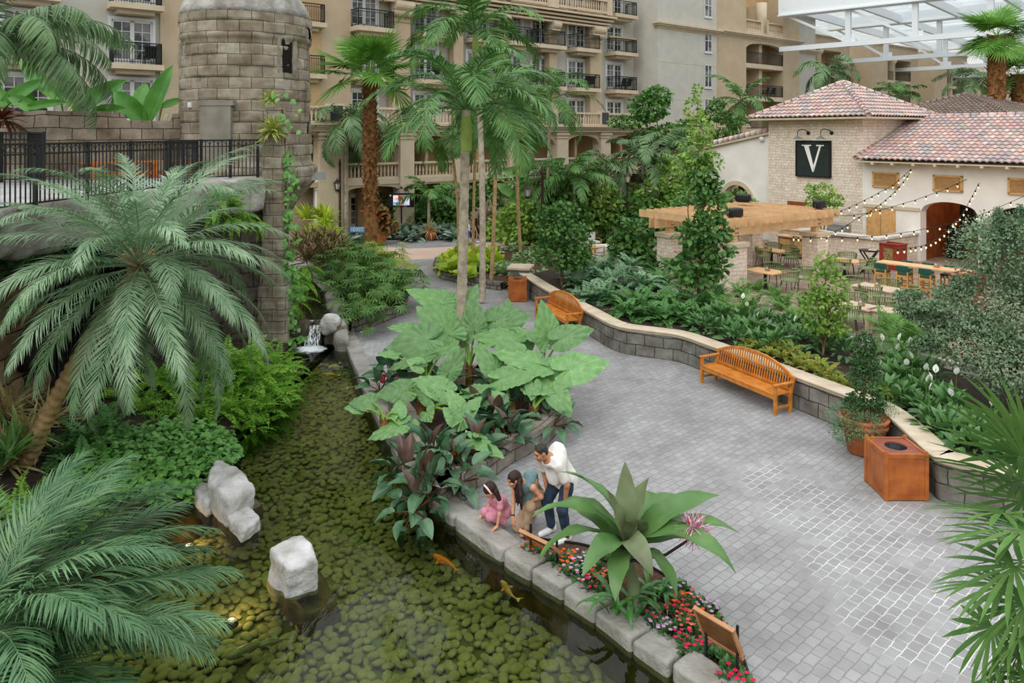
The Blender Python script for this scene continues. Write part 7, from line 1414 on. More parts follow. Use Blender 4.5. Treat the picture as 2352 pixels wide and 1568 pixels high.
# ---------------------------------------------------------------- litter bins
m_bin=pm('warm_oak_bin',(178,102,42),(150,78,30),4,.45,.06,24,spec=.4);m_bin2=pm('mahogany_top',(150,84,60),(128,66,48),4,.4)
def litter_bin(label,loc,w,d,h,rz_=0):
    t_=thing('litter_bin',label,'bin',loc,rz_);p=.055
    for x in (0,w-p):
        for y in (0,d-p): mb=MB();mb.box((x-.006,y-.006,0),(x+p+.006,y+p+.006,h));mb.box((x+.004,y+.004,h),(x+p-.004,y+p-.004,h+.02));mb.build('corner_post',m_bin,t_,bev=.012)
    for (a,b_) in (((p*.5,.015,0),(w-p*.5,.04,0)),((p*.5,d-.04,0),(w-p*.5,d-.015,0)),((.015,p*.5,0),(.04,d-p*.5,0)),((w-.04,p*.5,0),(w-.015,d-p*.5,0))):
        mb=MB();mb.box((a[0],a[1],.06),(b_[0],b_[1],h-.06));pl_=mb.build('side_panel',m_bin,t_)
        e=.012
        for z0_,z1_ in ((.02,.09),(h-.09,h-.02)): mb=MB();mb.box((a[0]-e,a[1]-e,z0_),(b_[0]+e,b_[1]+e,z1_));mb.build('rail',m_bin,pl_)
    n=28;V=[];r=min(w,d)*.25
    for i in range(n):
        a=2*math.pi*i/n;c,s_=math.cos(a),math.sin(a);k=1/max(abs(c),abs(s_));V += [(w/2+c*r,d/2+s_*r,h-.03),(w/2+c*k*(w/2-.05),d/2+s_*k*(d/2-.05),h-.03),(w/2+c*r,d/2+s_*r,h-.06)]
    mb=MB();mb.add(V,[(3*i,3*i+1,3*((i+1) % n)+1,3*((i+1) % n)) for i in range(n)]+[(3*i,3*((i+1) % n),3*((i+1) % n)+2,3*i+2) for i in range(n)]);mb.build('lid',m_bin2,t_)
    mb=MB();mb.lathe([(r*1.02,0),(r*1.02,.3)],24,(w/2,d/2,h-.36),False);mb.lathe([(r*1.0,-.001),(.001,0)],24,(w/2,d/2,h-.36),False);mb.build('liner',pm('steel_liner',(120,132,136),(70,80,84),9,.4,metal=.6),t_,True)
litter_bin('square oak litter bin with a round opening, near the terracotta pot',Vector((6.20,12.44,0)),.725,.74,.80)
litter_bin('square oak litter bin standing at the far end of the curved wall',Vector((-.13,27.2,0)),.66,.66,.82)
# ---------------------------------------------------------------- lamp posts, white post, screen, exit sign
m_bronze=pm('bronze_iron',(74,58,46),(52,42,36),8,.5,.1,30);m_lglass=pm('lantern_glass',(196,196,186),None,rough=.3)
def lantern(parent,o,s=1.0,up=True):
    mb=MB();mb.lathe([(.02*s,.62*s),(.05*s,.55*s),(.20*s,.40*s),(.23*s,.37*s),(.19*s,.36*s)],8,o);mb.lathe([(.03*s,-.12*s),(.10*s,-.06*s),(.14*s,-.02*s),(.13*s,.02*s)],8,o)
    for i in range(6): a=i*math.pi/3;mb.bar((o[0]+math.cos(a)*.12*s,o[1]+math.sin(a)*.12*s,o[2]),(o[0]+math.cos(a)*.19*s,o[1]+math.sin(a)*.19*s,o[2]+.37*s),.02*s)
    l_=mb.build('lantern',m_bronze,parent);mb=MB();mb.lathe([(.10*s,.01),(.165*s,.36*s)],6,o);mb.build('lantern_glass',m_lglass,l_)
def lamp_post(label,base,h,lan,arm=None,r=.06):
    t_=thing('lamp_post',label,'lamp post',base);mb=MB();mb.lathe([(r*3,0),(r*3,.12),(r*2,.25),(r*2.2,.5),(r*1.3,.7),(r,1.0),(r*.85,h-.4),(r*1.3,h-.35),(r*.8,h-.2),(r*.3,h)],12);mb.build('post',m_bronze,t_,True)
    if arm:
        mb=MB();sg_=-1 if arm < 0 else 1;z=h-.5;mb.bar((0,0,z),(arm,0,z),.04);V=[(sg_*abs(arm)*u,0,z+.32*math.sin(u*3.14)+.05) for u in np.linspace(0,1,10)];mb.tube(V,.018,5)
        for c in (.3,.65): mb.tube([(arm*c+.12*math.cos(a)*(1-a/9),0,z+.12+.12*math.sin(a)*(1-a/9)) for a in np.linspace(0,7,16)],.014,5)
        mb.build('scroll_arm',m_bronze,t_)
    lantern(t_,lan);return t_
b_=at(781,552,42.8);lamp_post('dark bronze lamp post by the drooping palm, lantern on a short bracket',(b_.x,b_.y,0),4.7,(-.12,-.15,2.95),None)
b_=at(1246,520,36);lamp_post('dark bronze lamp post with a scrolled arm and hanging lantern among the palms',(b_.x,b_.y,0),4.6,(-.72,0,3.1),-.75,.075)
b_=at(1441,480,42);lamp_post('slim dark lamp post among the shrubs, nearer the hotel tower',(b_.x,b_.y,0),4.5,(0,-.1,3.4),None);b_=at(1472,480,44);lamp_post('slim dark lamp post by the feather palm in front of the hotel tower',(b_.x,b_.y,0),4.0,(0,-.1,2.9),None)
b_=at(728,548,42.5);wp=thing('white_post','square white post with a small box near its top, by the lime green plants','post',(b_.x,b_.y,0));mb=MB();mb.box((-.10,-.10,0),(.10,.10,3.45));mb.add([(-.10,-.10,3.45),(.10,-.10,3.45),(.10,.10,3.45),(-.10,.10,3.45),(0,0,3.72)],[(0,1,4),(1,2,4),(2,3,4),(3,0,4)]);mb.build('post_shaft',m_white,wp);mb=MB();mb.box((-.15,-.17,2.95),(.15,.10,3.15));mb.build('sensor_box',m_white,wp,bev=.02)
mb=MB();
for z in (.9,1.55): mb.box((-.115,-.115,z),(.115,.115,z+.06))
mb.build('strap',m_bronze,wp)
b_=at(922,540,44.5);ks=thing('screen_kiosk','black framed information screen on a pole showing four pictures and a page of text','screen',(b_.x,b_.y,.05));Yk=44.5;s_=Yk/F
zc=at(0,459.5,Yk).z-.05;hw_,hh=29*s_,16*s_;mb=MB();mb.lathe([(.22,0),(.22,.04),(.05,.08),(.045,zc-hh)],12);mb.build('pole',m_blk,ks);mb=MB();mb.box((-hw_,-.08,zc-hh),(hw_,.08,zc+hh));mb.build('housing',m_blk,ks)
mb=MB();mb.tube([(math.cos(a)*hw_*.6*(1-.0*a),0,zc+hh+math.sin(a)*.28) for a in np.linspace(0,math.pi,14)],.02,5)
for sg_ in (-1,1): mb.tube([(sg_*(.3+.13*math.cos(a)*(1-a/9)),0,zc+hh+.14+.12*math.sin(a)*(1-a/9)) for a in np.linspace(0,7,16)],.016,5)
mb.lathe([(.001,.42),(.09,.34),(.001,.26)],8,(0,0,zc+hh));mb.build('scroll_crest',m_bronze,ks)
cam_=MB();cam_.lathe([(.05,0),(.06,.06),(.02,.1)],10,(-hw_*.85,-.1,zc+hh*.55));cam_.build('camera_dome',m_white,ks,True)
x0_,x1_,z0_,z1_=-hw_*.64,hw_*.66,zc-hh*.72,zc+hh*.72
def emat(n,c1,c2,e=1.1):
    m,N,L,b=nodes(n);t=N.new('ShaderNodeTexCoord');nz=N.new('ShaderNodeTexNoise');nz.inputs['Scale'].default_value=5;L(t.outputs['Object'],nz.inputs['Vector']);r=N.new('ShaderNodeValToRGB');r.color_ramp.elements[0].position=.42;r.color_ramp.elements[1].position=.58;r.color_ramp.elements[0].color=rgb(*c1);r.color_ramp.elements[1].color=rgb(*c2);L(nz.outputs[0],r.inputs[0]);L(r.outputs[0],b.inputs['Emission Color']);b.inputs['Emission Strength'].default_value=e;b.inputs['Base Color'].default_value=(0,0,0,1);return m
mb=MB();mb.box((x0_,-.09,z0_),(x1_,-.08,z1_));mb.build('screen',emat('screen_lilac',(206,204,232),(218,216,238)),ks);xm=x0_+(x1_-x0_)*.6;zm=(z0_+z1_)/2
for i,(a,b2,c,d,c1,c2) in enumerate(((x0_,(x0_+xm)/2,zm,z1_,(206,120,90),(236,214,206)),((x0_+xm)/2,xm,zm,z1_,(120,24,30),(190,70,60)),(x0_,(x0_+xm)/2,z0_,zm-.12,(30,70,150),(150,190,225)),((x0_+xm)/2,xm,z0_,zm-.12,(190,90,70),(120,150,190)))): mb=MB();mb.box((a+.01,-.095,c+.01),(b2-.01,-.088,d-.01));mb.build('screen_picture',emat('screen_image_%d' % i,c1,c2),ks)
mb=MB()
for i in range(9): mb.box((xm+.05,-.094,z1_-.08-i*.075),(x1_-.05-.06*(i*7 % 3),-.088,z1_-.06-i*.075))
mb.build('screen_text',emat('screen_grey',(150,150,170),(130,130,150),.8),ks)
Ye=41;b_=at(821,540,Ye);es_=thing('exit_sign','small blue direction sign reading EXIT half hidden by the fibrous palm trunk','sign',(b_.x,b_.y,.05));zc=at(0,527,Ye).z-.05;w2=17*Ye/F;h2=6.2*Ye/F
mb=MB();mb.box((-w2,-.02,zc-h2),(w2,.02,zc+h2));mb.build('sign_panel',pm('sign_blue',(92,150,190),None,rough=.5),es_);mb=MB();mb.box((-w2*.85,0,0),(-w2*.8,.03,zc));mb.build('sign_post',m_bronze,es_);mb=MB();mb.box((w2*.8,0,0),(w2*.85,.03,zc));mb.build('sign_post',m_bronze,es_)
fc_=bpy.data.curves.new('sign_lettering','FONT');fc_.body='EXIT';fc_.size=h2*1.9;fc_.align_x='CENTER';fc_.align_y='CENTER';fc_.extrude=.004;fo=bpy.data.objects.new('sign_lettering',fc_);COL.objects.link(fo);fo.parent=es_;fo.location=(w2*.12,-.026,zc);fo.rotation_euler=(math.pi/2,0,0);fc_.materials.append(m_white)
bpy.context.view_layer.update();me_=bpy.data.meshes.new_from_object(fo.evaluated_get(bpy.context.evaluated_depsgraph_get()));fo2=bpy.data.objects.new('sign_text',me_);COL.objects.link(fo2);fo2.parent=es_;fo2.location=fo.location;fo2.rotation_euler=fo.rotation_euler;bpy.data.objects.remove(fo)
mb=MB();mb.bar((-w2*.82,-.024,zc),(-w2*.68,-.024,zc+h2*.5),.03,.01,(0,1,0));mb.bar((-w2*.82,-.024,zc),(-w2*.68,-.024,zc-h2*.5),.03,.01,(0,1,0));mb.build('arrow',m_white,es_)
# ---------------------------------------------------------------- interpretive boards in the flower bed
m_board=pm('board_wood',(128,86,46),(98,64,34),5,.6,.06,30);m_board2=pm('board_edge_wood',(190,140,100),(168,118,82),5,.5)
def board(label,l1,l2,h,tilt):
    a,b2=gd(*l1,.05),gd(*l2,.05);d=b2-a;w=d.length;t_=thing('information_board',label,'board',(a.x,a.y,.03),math.atan2(d.y,d.x))
    for x in (0,w): mb=MB();mb.box((x-.012,-.012,-.05),(x+.012,.012,h*.98));mb.build('leg',m_blk,t_)
    T=Matrix.Translation((0,.02,h*.45))@Matrix.Rotation(rad(tilt),4,'X');mb=MB();mb.box((-.04,0,0),(w+.04,.02,h*.62));mb.build('panel',m_board,t_,M=T)
    mb=MB();mb.box((-.06,-.012,h*.60),(w+.06,.035,h*.64));mb.box((-.06,-.012,-.02),(w+.06,.035,.02));mb.box((-.06,-.012,0),(-.03,.035,h*.62));mb.box((w+.03,-.012,0),(w+.06,.035,h*.62));mb.build('panel_frame',m_board2,t_,M=T)
board('wooden information board on thin black legs beside the kneeling woman, seen from behind',(1219,1272),(1279,1302),.46,46);board('wooden information board on thin black legs at the near end of the flower bed',(1622,1519),(1694,1566),.66,26)
# ---------------------------------------------------------------- koi and pond lights
def koi(label,p0,p1,c1,c2,z=-.2,bend=.25,sc=5,lo=.45,hi=.55):
    a,b2=gd(*p0,z),gd(*p1,z);d=b2-a;L=d.length;t_=thing('koi',label,'fish',(a.x,a.y,z),math.atan2(d.y,d.x));m=pm('koi_skin_%d%d%d_%d' % (*c1,sc),c1,c2,sc,.35,lo=lo,hi=hi,spec=.5);mb=MB();n=12
    V=[];c=lambda u: (u*L,bend*L*.35*math.sin(u*3.0)*u)
    W_=np.interp(np.linspace(0,1,n+1),[0,.08,.3,.55,.8,.88,1],[.02,.065,.10,.09,.04,.025,.02])*L
    for i in range(n+1):
        u=i/n*.84;x,y=c(u)
        for j in range(8): A=j*math.pi/4;V.append((x,y+math.cos(A)*W_[i]*.9,math.sin(A)*W_[i]*1.0))
    mb.add(V,[(8*i+j,8*i+(j+1) % 8,8*i+8+(j+1) % 8,8*i+8+j) for i in range(n) for j in range(8)]+[tuple(range(8))[::-1]]);mb.build('body',m,t_,True)
    mb=MB();x,y=c(.82);x2,y2=c(1.0);mb.add([(x,y,.01),(x2,y2+.09*L,.03),(x2-.05*L,y2,.02),(x2,y2-.09*L,.0),(x,y,-.01)],[(0,1,2),(0,2,3),(4,2,1),(4,3,2)]);mb.build('tail_fin',m,t_)
    for s_ in (-1,1): mb=MB();x,y=c(.25);mb.add([(x,y+s_*.08*L,0),(x+.10*L,y+s_*.2*L,-.01),(x+.14*L,y+s_*.10*L,0)],[(0,1,2)]);mb.build('side_fin',m,t_)
W_,O_,Y_,R_2=(244,238,222),(248,128,30),(250,196,60),(236,72,36)
koi('orange koi swimming alone in the open water below the family',(995,1274),(1047,1316),(250,150,40),O_,-.16,.5)
koi('cream koi with yellow patches beside the pond kerb',(1150,1334),(1199,1380),(226,206,160),(206,150,70),-.16,-.4)
koi('pale koi at the far end of the pond, leftmost of the small shoal',(716,852),(742,836),W_,Y_,-.16,.4);koi('orange headed koi in the small shoal below the waterfall',(744,836),(760,842),R_2,W_,-.16,.3);koi('white koi in the middle of the small shoal below the waterfall',(754,845),(782,832),W_,O_,-.16,-.3);koi('yellow koi of the small shoal below the waterfall',(760,840),(788,844),Y_,W_,-.16,.3);koi('pale and orange koi just below the small shoal',(741,859),(782,862),W_,O_,-.16,.2)
koi('red orange koi close to the kerb beside the planter',(784,895),(820,887),R_2,R_2,-.16,.2);koi('red koi half hidden under the lower palm fronds',(296,1524),(322,1526),R_2,R_2,-.16,.2)
koi('large grey ghostly koi deep in the near water',(520,1512),(640,1462),(150,156,130),(120,128,100),-.42,.15);koi('dim grey koi deep in the water by the lower boulder',(590,1485),(668,1465),(134,140,110),(110,116,90),-.44,.1)
for (px,py,lab) in ((432,1250,'glowing underwater pond light near the stepped boulder'),(531,1421,'glowing underwater pond light near the lower palm fronds')):
    p=gd(px,py,-.5);t_=thing('pond_light',lab,'lamp',(p.x,p.y,-.65));mb=MB();mb.lathe([(.09,0),(.10,.06),(.08,.14)],14);mb.build('housing',m_bronze,t_);mb=MB();mb.lathe([(.04,.145),(.001,.15)],14,cap=False);mb.build('lens',pm('lit_lens',(255,220,170),None,rough=.3,emit=(255,214,150),es=30),t_)
    l_=bpy.data.lights.new('pond_light_lamp','POINT');l_.energy=7.0;l_.color=(1,.62,.34);l_.shadow_soft_size=.05;lo2=bpy.data.objects.new('pond_light_lamp',l_);COL.objects.link(lo2);lo2.location=(p.x+.03,p.y+.12,-.38)
# ---------------------------------------------------------------- crinum lily
T_CR=leaf_tpl(12,4,lambda t: np.interp(t,[0,.1,.35,.6,.85,1],[.45,.62,.95,1,.5,.02]),0,.9,.35)
m_cr=green('crinum_green',(104,142,78),(74,114,54),.36,.2,.5,1.6);m_crp=green('crinum_purple_leaf',(122,140,98),(98,104,72),.38,.15,.5,2)
def strap(mb,base,az,e0,e1,L,w,n=12,roll=0):
    """A long arching strap leaf bent along its length."""
    t,P,e=rach(L,e0,e1,n,1.2);v,q,_=T_CR;V=v.copy();u=V[:,0];idx=np.interp(u,t,np.arange(len(t)));px=np.interp(u,t,P[:,0]);pz=np.interp(u,t,P[:,2]);ee=np.interp(u,t,e);V=np.c_[px-np.sin(ee)*v[:,2]*w,v[:,1]*w,pz+np.cos(ee)*v[:,2]*w]
    mb.inst((V,q,Z0),np.array(mat_from(az,base,roll))[None])
cb=gd(1462,1398,.1);ch=at(1432,1252,cb.y);cr=thing('crinum_lily','giant crinum lily with broad arching leaves and one pink spidery flower','plant',(cb.x,cb.y,.05));hz=ch.z-.05
mb=MB();mb.tube([(0,0,-.05),(-.05,0,hz*.5),(-.12,0,hz)],[.07,.075,.06],12);mb.build('trunk',m_crp,cr,True);hub=Vector((-.12,0,hz-.05))
for (az,e0,e1,L,w,mt) in ((178,62,-38,1.45,0.152,m_cr),(160,74,-5,1.35,0.160,m_cr),(196,45,-52,1.35,0.145,m_cr),(226,55,-60,1.1,0.145,m_cr),(-72,70,-75,.95,0.145,m_crp),(-30,52,-55,1.6,0.181,m_cr),(-8,46,-30,1.55,0.145,m_cr),(14,62,-8,1.45,0.160,m_cr),(32,60,-20,1.15,0.145,m_cr),(-55,30,-60,1.0,0.131,m_cr),(4,30,-35,1.2,0.131,m_cr),(88,88,70,1.05,0.145,m_crp),(20,84,62,.95,0.174,m_crp),(150,86,74,.9,0.116,m_crp),(-85,80,40,.6,0.160,m_crp),(250,25,-60,.9,0.131,m_cr),(130,50,-30,1.2,0.145,m_cr),(60,50,-30,1.2,0.145,m_cr)):
    mb=MB();strap(mb,hub,rad(az),e0,e1,L,w,roll=U(-.35,.35));mb.build('leaf',mt,cr,True)
fl_=at(1592,1222,cb.y-.25)-Vector(cr.location);mb=MB();st0=hub+Vector((.02,-.05,-.12));mb.tube([st0,st0.lerp(fl_,.5)+Vector((.06,0,-.10)),st0.lerp(fl_,.85)+Vector((.05,0,-.05)),fl_+Vector((0,0,-.04))],[.02,.018,.016,.014],8);mb.build('flower_stalk',pm('dark_stalk',(64,46,44),(44,34,34),5,.4),cr,True)
mb=MB();K=150;d=unit(R_.normal(size=(K,3))+np.array([0,0,.25]));X,Yv,Zv=frames(d,unit(R_.normal(size=(K,3))));mb.inst(leaf_tpl(5,1,LINEAR,.9),rowsM(X,Yv,Zv,np.tile(fl_+Vector((0,0,.03)),(K,1)),np.c_[np.full(K,.21),np.full(K,.009),np.full(K,.21)]));mb.build('flower_head',pm('pink_petals',(240,214,224),(190,84,124),22,.5,trans=.2),cr,True)
mb=MB();
for dx in (-.05,.06): mb.add([fl_+Vector((dx-.01,0,.1)),fl_+Vector((dx+.01,0,.1)),fl_+Vector((dx*1.6,0,.22))],[(0,1,2)])
mb.build('red_bract',pm('red_bract',(190,44,50),None,rough=.5),cr)
for (px,py,s,lab) in ((1440,1408,1.0,'cluster of narrow glossy offset leaves at the foot of the crinum lily'),(1510,1375,.85,'offset shoot of glossy leaves on the paved side of the crinum lily')):
    p=gd(px,py,.05);t_=thing('crinum_offset',lab,'plant',p);mb=MB()
    for i in range(20): strap(mb,Vector((U(-.22,.22),U(-.12,.12),0)),i*GA,U(50,85),U(-70,-20),U(.42,.72)*s,.038*s)
    mb.build('leaves',green('glossy_offset_green',(84,146,62),(52,104,42),.35,.2,.6),t_,True)
# ---------------------------------------------------------------- bedding flowers
T_PET=leaf_tpl(2,2,lambda t: np.interp(t,[0,.3,.7,1],[.2,.9,1,.5]),.12)
def impatiens(col,nm,seed):
    t_=thing('impatiens','x','flower');ro=rosette(34,.15,.036,(75,-5),T_OVAL,.4,.05,.5);ro.build('foliage',green('impatiens_leaf',(92,132,76),(58,96,56),.45,.15,.35),t_,True)
    m=pm('impatiens_'+nm,col,tuple(int(c*.9) for c in col),20,.6,trans=.15)
    for i in range(5):
        a=i*GA+seed;r=.03+.10*math.sqrt(i/5);c=Vector((math.cos(a)*r,math.sin(a)*r,.15+U(-.02,.04)));mb=MB();A=np.arange(5)*2*math.pi/5+U(0,1);d=np.c_[np.cos(A),np.sin(A),np.full(5,.12)];X,Yv,Zv=frames(d);mb.inst(T_PET,rowsM(X,Yv,Zv,np.tile(c,(5,1)),np.c_[np.full(5,.027),np.full(5,.016),np.full(5,.03)]));mb.build('blossom',m,t_,True)
    return t_
cols_={'orange': ((250,96,24),((210,378),(275,398),(330,408),(500,485),(525,532),(545,455),(512,562),(752,608),(1442,838),(1500,802),(1572,792),(1582,945),(1640,968),(1412,842),(1662,922))),'lilac': ((214,164,208),((378,448),(602,494),(662,466),(562,578),(622,553),(656,644),(1490,692),(1402,722),(1692,872),(1742,902),(1642,832),(1266,998),(1346,1064),(1382,1048))),'crimson': ((226,32,84),((742,644),(718,690),(822,718),(1392,874),(1432,902),(1490,912),(1252,962),(1502,1124),(1524,1170),(1548,1218),(1678,1192),(1890,1490),(2000,1500))),'coral': ((246,112,96),((822,434),(858,594),(888,644),(1464,898),(1532,964),(1492,1014),(1598,1010),(1612,1062),(1772,1004)))}
for nm,(col,pts) in cols_.items():
    pr_=impatiens(col,nm,len(nm))
    for i,(x,y) in enumerate(pts):
        p=gd(1160+x/3.675,1150+y/3.675,.15);p.z=.02;o=pr_ if i == 0 else dup(pr_,p,U(0,6.28),None,None,U(.85,1.15));o.location=p;o['label']='%s impatiens in bloom in the bark mulch bed by the pond kerb' % nm;o['group']=nm+' impatiens in the flower bed'
grn=rosette(30,.13,.032,(75,-5),T_OVAL,.4,.05,.5).build('impatiens_foliage',MATS['impatiens_leaf'],None,True);me_=grn.data;bpy.data.objects.remove(grn)
for (x,y) in ((1450,1080),(1370,1100),(1600,1280),(1850,1310),(1740,1290),(1900,1400),(1960,1440),(1620,1120),(1540,870),(1390,760),(1300,940),(640,600),(780,560),(560,520),(460,540),(690,620),(1650,1260),(1480,860),(1560,900),(1720,960)):
    p=gd(1160+x/3.675,1150+y/3.675,.1);plant_at('bedding_plant',[me_],(p.x,p.y,.03),1.0,'leafy bedding plant without blossom in the bark mulch bed','plant','leafy bedding plants in the flower bed')
# ---------------------------------------------------------------- garden beds in the distance
T_BROAD=leaf_tpl(5,2,OVAL,.35,.3)
def rset(n,L,lw,mat,e=(75,0),tpl=T_BROAD): o=rosette(n,L,lw,e,tpl,.3,.15,.4).build('p',mat,None,True);m=o.data;bpy.data.objects.remove(o);return m
HOSTA=[rset(22,.62,.17,M_LIME,(80,10)) for _ in range(2)]
for (px,py) in ((1030,598),(1060,590),(1092,585),(1120,592),(1045,620),(1080,612),(1110,615),(1140,600),(1070,632),(1028,612)): plant_at('lime_hosta',HOSTA,gd(px,py+8,.28),1.0,'lime green broad leaved plant at the tip of the cobble planter','plant','lime green plants in the cobble planter')
COFF=[rset(30,.34,.09,green('variegated_green',(170,190,138),(92,132,74),.5,.2,.3,9),(75,-5)) for _ in range(2)]
for i in range(44):
    u,v_=rnd.random(),rnd.random();px=1060+u*190;py=572+v_*88
    if py > 592+(px-1060)*.38 and px < 1130: py -= 26
    plant_at('variegated_plant',COFF,gd(px,min(py,640 if px < 1120 else 660),.27),1.0,'small pale edged leafy plant in the mulch of the cobble planter','plant','pale edged plants in the cobble planter')
CAL=[rset(20,.75,.19,M_SILVL,(60,0)) for _ in range(2)]
for i in range(30): px=880+i*6.3;py=545+5*math.sin(i*1.7)-((i % 3)*7);plant_at('silver_leaf_plant',CAL,gd(px,py,.1),1.0,'silver green broad leaved plant edging the far paved circle','plant','silver leaved plants by the far circle')
for (px,py) in ((830,560),(812,556),(795,565),(840,548),(775,560)): plant_at('silver_leaf_plant',CAL,gd(px,py,.1),1.0,'silver green broad leaved plant under the blue exit sign','plant','silver leaved plants by the exit sign')
SPK=[rset(40,1.1,.07,M_LADY,(85,5),T_SPIKE) for _ in range(2)]
for i in range(26): px=880+i*8;plant_at('dracaena',SPK,at(px,508+8*math.sin(i*2.1),46.5+(i % 3)*.5),1.1,'dark green spiky leaved plant in the far bed behind the silver plants','plant','dark spiky plants in the far bed')
TRI=[rset(34,.95,.05,pm('pink_striped_leaf',(214,186,170),(112,112,84),16,.5,trans=.15),(85,5),T_SPIKE)]
for (px,py) in ((1095,540),(1110,530),(1125,545),(1140,535),(1105,515),(1130,512),(1150,552),(1120,500),(1092,520),(1145,520)): plant_at('striped_dracaena',TRI,at(px,py,44.5),1.0,'pink and cream striped spiky plant behind the walking woman','plant','pink striped plants behind the walkers')
for (px,py,Y,s) in ((750,520,40.5,1.3),(756,545,40,1.1),(738,505,41.5,1.2),(704,505,41,1.2),(715,545,40,1.0)): spiky('lime yellow dracaena around the white post',at(px,py,Y),30,s,.07,M_LIME,(85,10),group='lime dracaenas around the white post')
BRM=[rset(46,.75,.035,pm('dark_red_brom',(110,44,40),(128,140,84),9,.5,trans=.15),(85,10),T_SPIKE)]
for (px,py) in ((700,585),(720,578),(740,570),(760,580),(778,575),(705,600),(728,595),(750,598),(772,594),(692,570),(715,560),(745,556),(765,562),(785,585)): plant_at('red_cordyline',BRM,at(px,py+6,34-(py-555)*.12),1.1,'dark red and green spiky plant above the upper basin','plant','dark red plants above the basin')
def pot_plant(label,loc,r,h,fol):
    t_=thing('potted_plant',label,'potted plant',loc);mb=MB();mb.lathe([(r*.55,0),(r*.85,h*.3),(r,h*.7),(r*.9,h*.92),(r*1.05,h),(r*.8,h),(r*.7,h*.8)],20);mb.build('pot',m_terra,t_,True);o=fol();o.name='foliage';o.parent=t_;o.location=(0,0,h*.9)
pot_plant('round terracotta pot with a red and green croton by the fibrous palm',gd(868,562),.52,.75,lambda: leafy(260,[B(0,0,.6,.5,.5,.6),B(-.15,0,1.1,.4,.4,.6),B(.5,0,.4,.5,.4,.3)],T_OVAL5,.42,.3).build('foliage',pm('croton_leaf',(150,62,36),(92,110,52),4,.5,trans=.15),None,True))
pot_plant('terracotta pot with grassy foliage beside the far paved circle',gd(988,552),.38,.6,lambda: rosette(60,.8,.03,(85,-20),T_SPIKE,.4).build('foliage',M_TANL,None,True))
for i,(px,py,Y,rx,rz_,n,mt,lab) in enumerate(((1290,480,40,1.2,.9,1300,M_SHRUB,'bushy green shrub under the bright feather palm'),(1345,455,42,1.6,1.3,1400,M_LSHRUB,'light green bush below the far bench'),(1440,500,42,1.9,1.3,1500,M_SHRUB,'mid green bush in front of the slim lamp posts'),(1500,470,43,1.7,1.6,1400,M_LSHRUB,'bright leafy shrub beside the pale gable wall'),(1555,425,44,1.6,1.7,1500,M_LSHRUB,'yellow green shrub against the pale gable wall'),(1220,500,41,1.6,1.2,1400,M_LSHRUB,'bright green shrub behind the round dark shrub'),(1275,470,43,1.6,1.4,1300,M_SHRUB,'leafy green shrub behind the scroll arm lamp post'),(1180,520,43,1.4,1.0,1200,M_LSHRUB,'low light green bush beside the striped plants'),(1590,500,37,1.2,1.4,1100,M_SHRUB,'dark green shrub behind the timber pergola end'),(1060,470,47,1.6,1.3,1100,M_SHRUB,'dark bush between the kiosk screen and the thin palms'),(960,480,48,1.8,1.0,1100,M_SHRUB,'dark green bush behind the kiosk screen'),(1140,460,47,1.6,1.6,1100,M_LADY,'dark leafy bush in front of the arcade doors'),(1030,500,46.5,1.3,.9,900,M_LADY,'leafy bush beside the thin palm stems'),(1450,560,33,.8,1.0,900,M_SHRUB,'small dark leaved tree bush on the terrace edge'),(880,500,47,1.3,1.3,900,M_LADY,'dark bush behind the fibrous palm trunk'),(690,480,46,1.2,1.6,1100,M_LADY,'dark green bush at the foot of the stone tower'),(1690,470,41,.9,.6,600,M_SHRUB,'dark plant growing below the arched niche'))):
    c=at(px,py,Y);shrub('garden_shrub',lab,'shrub',(c.x,c.y,.05),[B(0,0,c.z,rx,rx*.8,rz_),B(-rx*.5,.1,c.z-.35,rx*.7,rx*.6,rz_*.7),B(rx*.5,-.1,c.z-.45,rx*.7,rx*.6,rz_*.7),B(0,-.2,max(.5,c.z-1.2),rx*1.1,rx*.7,rz_*.7)],n,mt,T_OVAL,.30,.36,[(0,0,c.z),(-rx*.4,0,c.z-.3)])
c=at(1492,240,50);shrub('layered_tree','layered dark green tree in front of the pale hotel tower','tree',(c.x,c.y,.05),[B(0,0,c.z-.2,1.2,1,.9),B(.5,0,c.z+.5,.9,.8,.6),B(-1.4,0,c.z-1.2,1.3,.8,.35),B(1.4,0,c.z-1.9,1.5,.9,.45),B(-.2,0,c.z-2.3,1.3,.9,.45),B(2.0,0,c.z-2.8,1.0,.7,.4),B(.3,0,c.z-3.6,1.0,.8,.3)],2600,M_SHRUB,T_OVAL,.28,.34,[(0,0,c.z+.5),(-1.4,0,c.z-1.2),(1.6,0,c.z-2.0),(-.2,0,c.z-2.3)],tw=.5)
c=at(1640,265,54);shrub('layered_tree','sparse feathery tree on the hotel terrace before the sash windows','tree',(c.x,c.y,3),[B(.1,0,c.z-3,1.0,.8,.35),B(-1.6,0,c.z-3.6,1.2,.6,.2),B(1.3,0,c.z-3.4,1.1,.6,.22),B(.2,0,c.z-2.3,.5,.5,.4),B(.9,0,c.z-4.6,1.2,.8,.5)],1300,M_SHRUB,T_OVAL,.26,.32,[(0,0,c.z-2.5),(-1.6,0,c.z-3.6),(1.3,0,c.z-3.4)])
p=RM@Vector(((n0+n1)/2,.9,1.15));pot_plant('leafy plant in a terracotta pot standing in the arched niche',p,.5,.6,lambda: rosette(30,.6,.16,(80,5),T_BROAD,.3).build('foliage',M_LILY,None,True))
